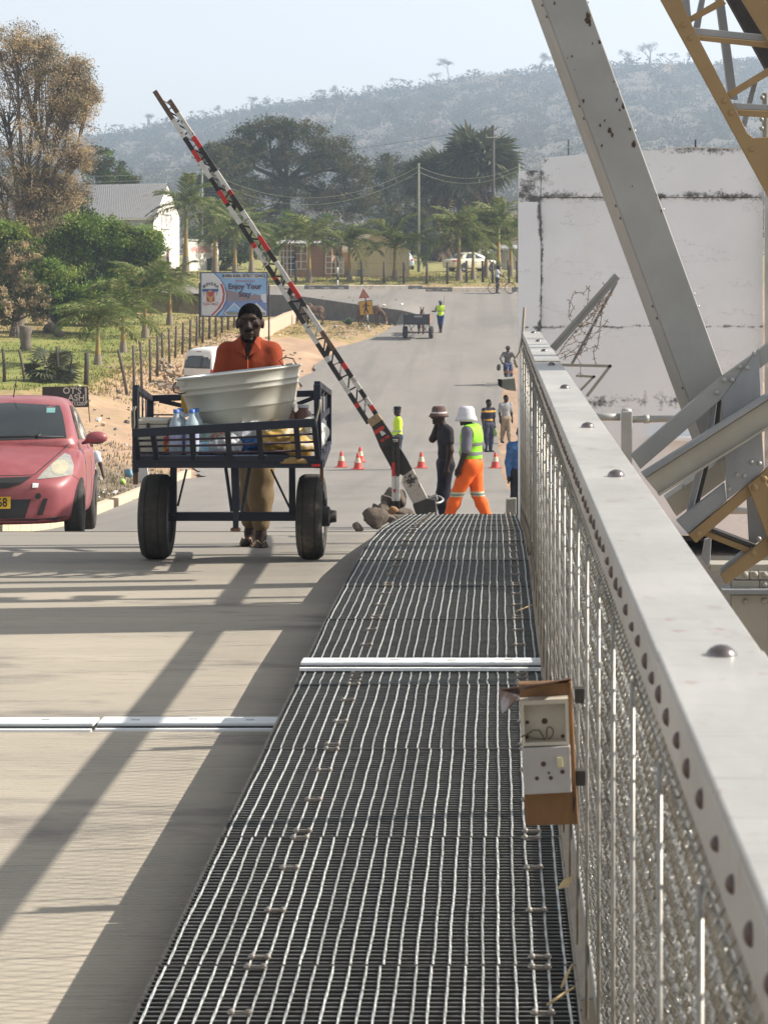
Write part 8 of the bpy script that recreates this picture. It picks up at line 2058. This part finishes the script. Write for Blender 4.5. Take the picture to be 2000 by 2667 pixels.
line('upper sagging cable from the boom to the pale green pole', pA, pB + Vector((0, 0, -.25)), 2.35); line('lower sagging cable from the boom to the pale green pole', pA + dz, pB + dz * 1.4, 2.45); line('upper cable from the pale green pole to the white wall', pB + Vector((0, 0, -.25)), pC + Vector((0, 0, -.2)), .85); line('lower cable from the pale green pole to the white wall', pB + dz * 1.4, pC + dz, .9)
line('upper pale cable across the dry tree to the boom pole', P(150, 455, 175), pA, .3); line('lower pale cable across the dry tree to the boom pole', P(110, 472, 175), pA + dz, .3)
mth_ = M('thin_line', (.10, .10, .12), rough=.6)
line('thin dark line across the hillside at the right', P(1284, 330, 178), P(2050, 318, 260), .4, .018, mth_); line('thin dark line just under the upper hillside line', P(1284, 345, 178), P(2050, 345, 260), .4, .018, mth_); line('thin dark line from the fan palms leftwards across the hill', P(300, 440, 300), P(1284, 330, 178), .8, .022, mth_)
line('thin dark line low across the acacia', P(300, 565, 220), P(1284, 490, 185), .6, .02, mth_)
# ------------------------------------------------------------------ hillside
RU = [-700, 0, 250, 400, 500, 620, 700, 800, 900, 1000, 1100, 1200, 1300, 1400, 1500, 1600, 1800, 2000, 2700]
RV = [430, 395, 362, 335, 318, 300, 283, 268, 258, 240, 228, 212, 200, 190, 182, 176, 172, 160, 150]
ridge = lambda u: float(np.interp(u, RU, RV))
VB, YH0, YH1 = 655.0, 300.0, 1300.0
def hillv(u, t): return VB + (ridge(u) - VB) * (t ** .92)
def hill(u, t):
    Y = YH0 + (YH1 - YH0) * t
    return P(u, hillv(u, t), Y)
def hill_t(u, v): return max(0.0, min(1.0, ((v - VB) / (ridge(u) - VB)))) ** (1 / .92)
hx = np.linspace(-700, 2700, 90); ht = np.concatenate([np.linspace(0, 1, 60), [1.06, 1.2]])
rg = np.random.default_rng(31)
HV = []
for t in ht:
    for u in hx:
        p = hill(u, min(t, 1.0)) + Vector((0, 0, float(rg.normal(0, .8 + 1.2 * min(t, 1))) if 0 < t < .99 else 0))
        if t > 1: p = Vector((p.x * (1 + (t - 1)), YH1 + (t - 1) * 2500, p.z - (t - 1) * 220))
        HV.append(p)
ii = np.arange(len(ht) * len(hx)).reshape(len(ht), len(hx))
m_hill = M('hill_soil', (.115, .098, .075), (.088, .08, .058), scale=.02, rough=.95, c3=(.19, .13, .095), s3=.010, t3=.56, w3=.06, stretch=(.5, 1, 2))
hl_ = fast_mesh('hill', HV, np.stack([ii[:-1, :-1], ii[:-1, 1:], ii[1:, 1:], ii[1:, :-1]], -1).reshape(-1, 4), m_hill, smooth=True); kind(hl_, 'structure')
# scrub covering the slope
nb = 13000
uu = rg.uniform(-250, 2100, nb); tt = rg.uniform(.02, 1.0, nb) ** .8
dens = np.sin(uu * .011 + tt * 9) * np.sin(uu * .027 - tt * 17) + rg.normal(0, .7, nb)
keep = (dens > -.35) | (tt > .93); uu, tt = uu[keep], tt[keep]
C = np.array([hill(u, t) for u, t in zip(uu, tt)]); sz = rg.uniform(.8, 2.7, len(C)) * (.6 + .9 * tt)
off = rg.normal(0, 1, (len(C), 5, 3)) * (sz[:, None, None] * np.array([.75, .6, .45])); off[:, :, 2] = np.abs(off[:, :, 2]) + sz[:, None] * .25
TC = (C[:, None, :] + off).reshape(-1, 3); ss = np.repeat(sz, 5)
k = 11; n = len(TC) * k; idx = np.repeat(np.arange(len(TC)), k)
p = TC[idx] + rg.normal(0, 1, (n, 3)) * (ss[idx][:, None] * .38)
a = rg.normal(0, 1, (n, 3)); a /= np.linalg.norm(a, axis=1)[:, None]; b = rg.normal(0, 1, (n, 3)); b -= a * (a * b).sum(1)[:, None]; b /= np.linalg.norm(b, axis=1)[:, None]
s = (ss[idx] * rg.uniform(.10, .30, n))[:, None]
V = np.stack([p - a * s, p + b * s * .6, p + a * s, p - b * s * .6], 1).reshape(-1, 3)
ms = [leafm('scrub_olive', (.085, .083, .046), .5), leafm('scrub_grey', (.10, .092, .068), .5), leafm('scrub_dark', (.06, .064, .038), .5), leafm('scrub_tan', (.13, .108, .07), .5)]
o = fast_mesh('hill_scrub', V, np.arange(4 * n).reshape(-1, 4), ms, np.repeat(np.repeat(rg.choice(4, len(C), p=[.36, .3, .22, .12]), 5), k)); o['kind'] = 'stuff'; o['label'] = 'dry thorn scrub covering the hazy hillside'
# baobabs and thorn trees one can tell apart
m_bao = M('baobab_bark', (.22, .18, .15), (.17, .14, .12), scale=.5, rough=.9)
def bare_mesh(seed, flat=False, fatk=1.0):
    rs = random.Random(seed); mb = MB(); tips = []
    def grow(p, d, ln, r, dep):
        q = p + d * ln; m_ = p.lerp(q, .5) + Vector((rs.uniform(-.06, .06), rs.uniform(-.06, .06), 0)) * ln
        mb.tube([p, m_, q], [r, r * .8, r * .55], 5, caps=False)
        if dep == 0: tips.append(q); return
        for _ in range(rs.choice([2, 3, 3])):
            nd = (d + Vector((rs.uniform(-.9, .9), rs.uniform(-.9, .9), rs.uniform(-.35, .35 if flat else .5)))).normalized()
            grow(q, nd, ln * rs.uniform(.55, .75), r * .5, dep - 1)
    grow(Vector((0, 0, -.03)), Vector((rs.uniform(-.05, .05), 0, 1)), .42, .055 * fatk, 4)
    V = np.array([tuple(t) for t in tips]); rg2 = np.random.default_rng(seed)
    lv, lq, _ = leaf_quads(V, 900, (.06, .06, .03 if flat else .05), .05, rg2, .3)
    cr = MB(); cr.add(lv.tolist(), lq.tolist())
    return mb.mesh('trunk', m_bao), cr.mesh('crown', M('thorn_twig', (.10, .09, .065), rough=.9))
BM = [bare_mesh(1), bare_mesh(2, True, .6), bare_mesh(3, False, 1.3), bare_mesh(4, True)]
for (u, v, hpx, k, lb) in ((1167, 218, 52, 1, 'lone umbrella topped tree standing highest on the middle skyline'), (1032, 236, 34, 3, 'spreading bare tree left of the flat topped thorn on the skyline'), (1066, 238, 24, 1, 'low flat topped thorn tree on the skyline'), (1136, 226, 30, 2, 'bushy bare tree just left of the umbrella tree'), (1232, 206, 30, 3, 'spreading bare tree right of the umbrella tree'),
                        (1405, 190, 46, 0, 'bare baobab on the skyline behind the great raking member'), (1460, 186, 34, 2, 'bare tree on the skyline just right of the raking member base line'), (1632, 175, 40, 0, 'baobab on the skyline, left of the tallest pair at the right'), (1692, 174, 50, 2, 'tallest baobab on the right skyline'), (1745, 174, 38, 3, 'rounded baobab right of the tallest one'), (1790, 172, 34, 0, 'bare tree beside the ochre rib on the skyline'), (1985, 162, 50, 2, 'bare tree seen through the ochre lattice'),
                        (515, 316, 30, 3, 'bare tree on the lower left skyline'), (575, 306, 28, 0, 'low bare tree on the skyline above the boom'), (655, 290, 34, 2, 'bare tree on the skyline above the left acacia'), (700, 284, 26, 0, 'small bare tree on the skyline over the acacia'), (840, 266, 34, 3, 'bare tree on the skyline left of centre'), (880, 262, 34, 0, 'second bare tree on the skyline left of centre'), (960, 250, 24, 2, 'small bare tree on the centre skyline'), (385, 336, 34, 2, 'bushy tree at the left end of the hill skyline'), (440, 330, 22, 0, 'small tree near the left end of the skyline'), (310, 352, 30, 3, 'tree low on the left skyline by the dry tree'),
                        (868, 338, 78, 2, 'big pale baobab halfway up the hill above the acacia'), (992, 348, 74, 0, 'white trunked baobab right of the acacia top'), (1145, 320, 50, 3, 'baobab above the fan palms'), (1712, 262, 66, 0, 'baobab in front of the dark roofed hut on the hill'), (1540, 350, 40, 2, 'small tree on the slope behind the raking member'), (480, 420, 60, 0, 'hazy baobab on the slope left of the boom')):
    t_ = hill_t(u, v); p = hill(u, t_); h_ = hpx * p.y / F
    t = thing('baobab_tree' if k in (0, 2) else 'thorn_tree', lb, 'tree', p, u * .7, 'bare trees on the hill'); s = h_ * 1.15
    for nm, me in zip(('trunk', 'crown'), BM[k]): o = bpy.data.objects.new(nm, me); link(o, t); o.scale = (s * 1.15, s * 1.15, s); o['kind'] = 'stuff'
m_mud = M('mud_brick', (.50, .34, .24), (.44, .30, .21), scale=.6, rough=.9); m_hr = M('hut_roof_dark', (.12, .13, .16), rough=.7)
for (u, v, w, h_, rf, lb) in ((1120, 334, 22, 16, 0, 'small square pinkish mud house in the middle of the hillside'), (728, 310, 40, 14, 0, 'pinkish mud house on the slope above the huge acacia'), (924, 284, 8, 18, 0, 'narrow pale gable high on the hill left of centre'), (1752, 250, 46, 20, 1, 'dark roofed hut on the right hillside'), (1690, 247, 10, 8, 0, 'tiny white outhouse left of the dark roofed hut'), (1704, 246, 14, 16, 0, 'small tan hut wall next to the dark roofed hut'), (575, 425, 30, 10, 0, 'low pale house far left on the hillside')):
    t_ = hill_t(u, v); p = hill(u, t_); k = p.y / F
    t = thing('hill_house', lb, 'house', p, .25, 'houses on the hill'); W_, H_ = w * k, h_ * k
    MB().box((0, 0, H_ / 2 - .5), (W_, W_ * .8 + 2, H_ + 1)).build('wall', m_mud if 'white' not in lb else m_kerbW, t); MB().box((0, 0, H_ + .15), (W_ * 1.08, W_ * .9 + 2.4, .3)).build('roof', m_hr if rf else m_mud, t)
    if w > 15:
        for x in (-.25, .2): MB().box((x * W_, -W_ * .4 - 1.02, H_ * .45), (W_ * .12, .1, H_ * .4)).build('window', m_dark, t)
# ------------------------------------------------------------------ air
hz = MB().box((-30, 640, 70), (2400, 1560, 260)).build('haze', M('haze_tmp', (1, 1, 1)))
hz.data.materials.clear()
mh = bpy.data.materials.new('haze_air'); mh.use_nodes = True
for nd in list(mh.node_tree.nodes):
    if nd.type != 'OUTPUT_MATERIAL': mh.node_tree.nodes.remove(nd)
pv = mh.node_tree.nodes.new('ShaderNodeVolumePrincipled'); pv.inputs['Color'].default_value = (.64, .79, 1.0, 1); pv.inputs['Density'].default_value = HAZE; pv.inputs['Anisotropy'].default_value = .2
mh.node_tree.links.new(pv.outputs[0], [n for n in mh.node_tree.nodes if n.type == 'OUTPUT_MATERIAL'][0].inputs['Volume'])
hz.data.materials.append(mh); hz['kind'] = 'stuff'; hz['label'] = 'pale blue haze filling the valley air'
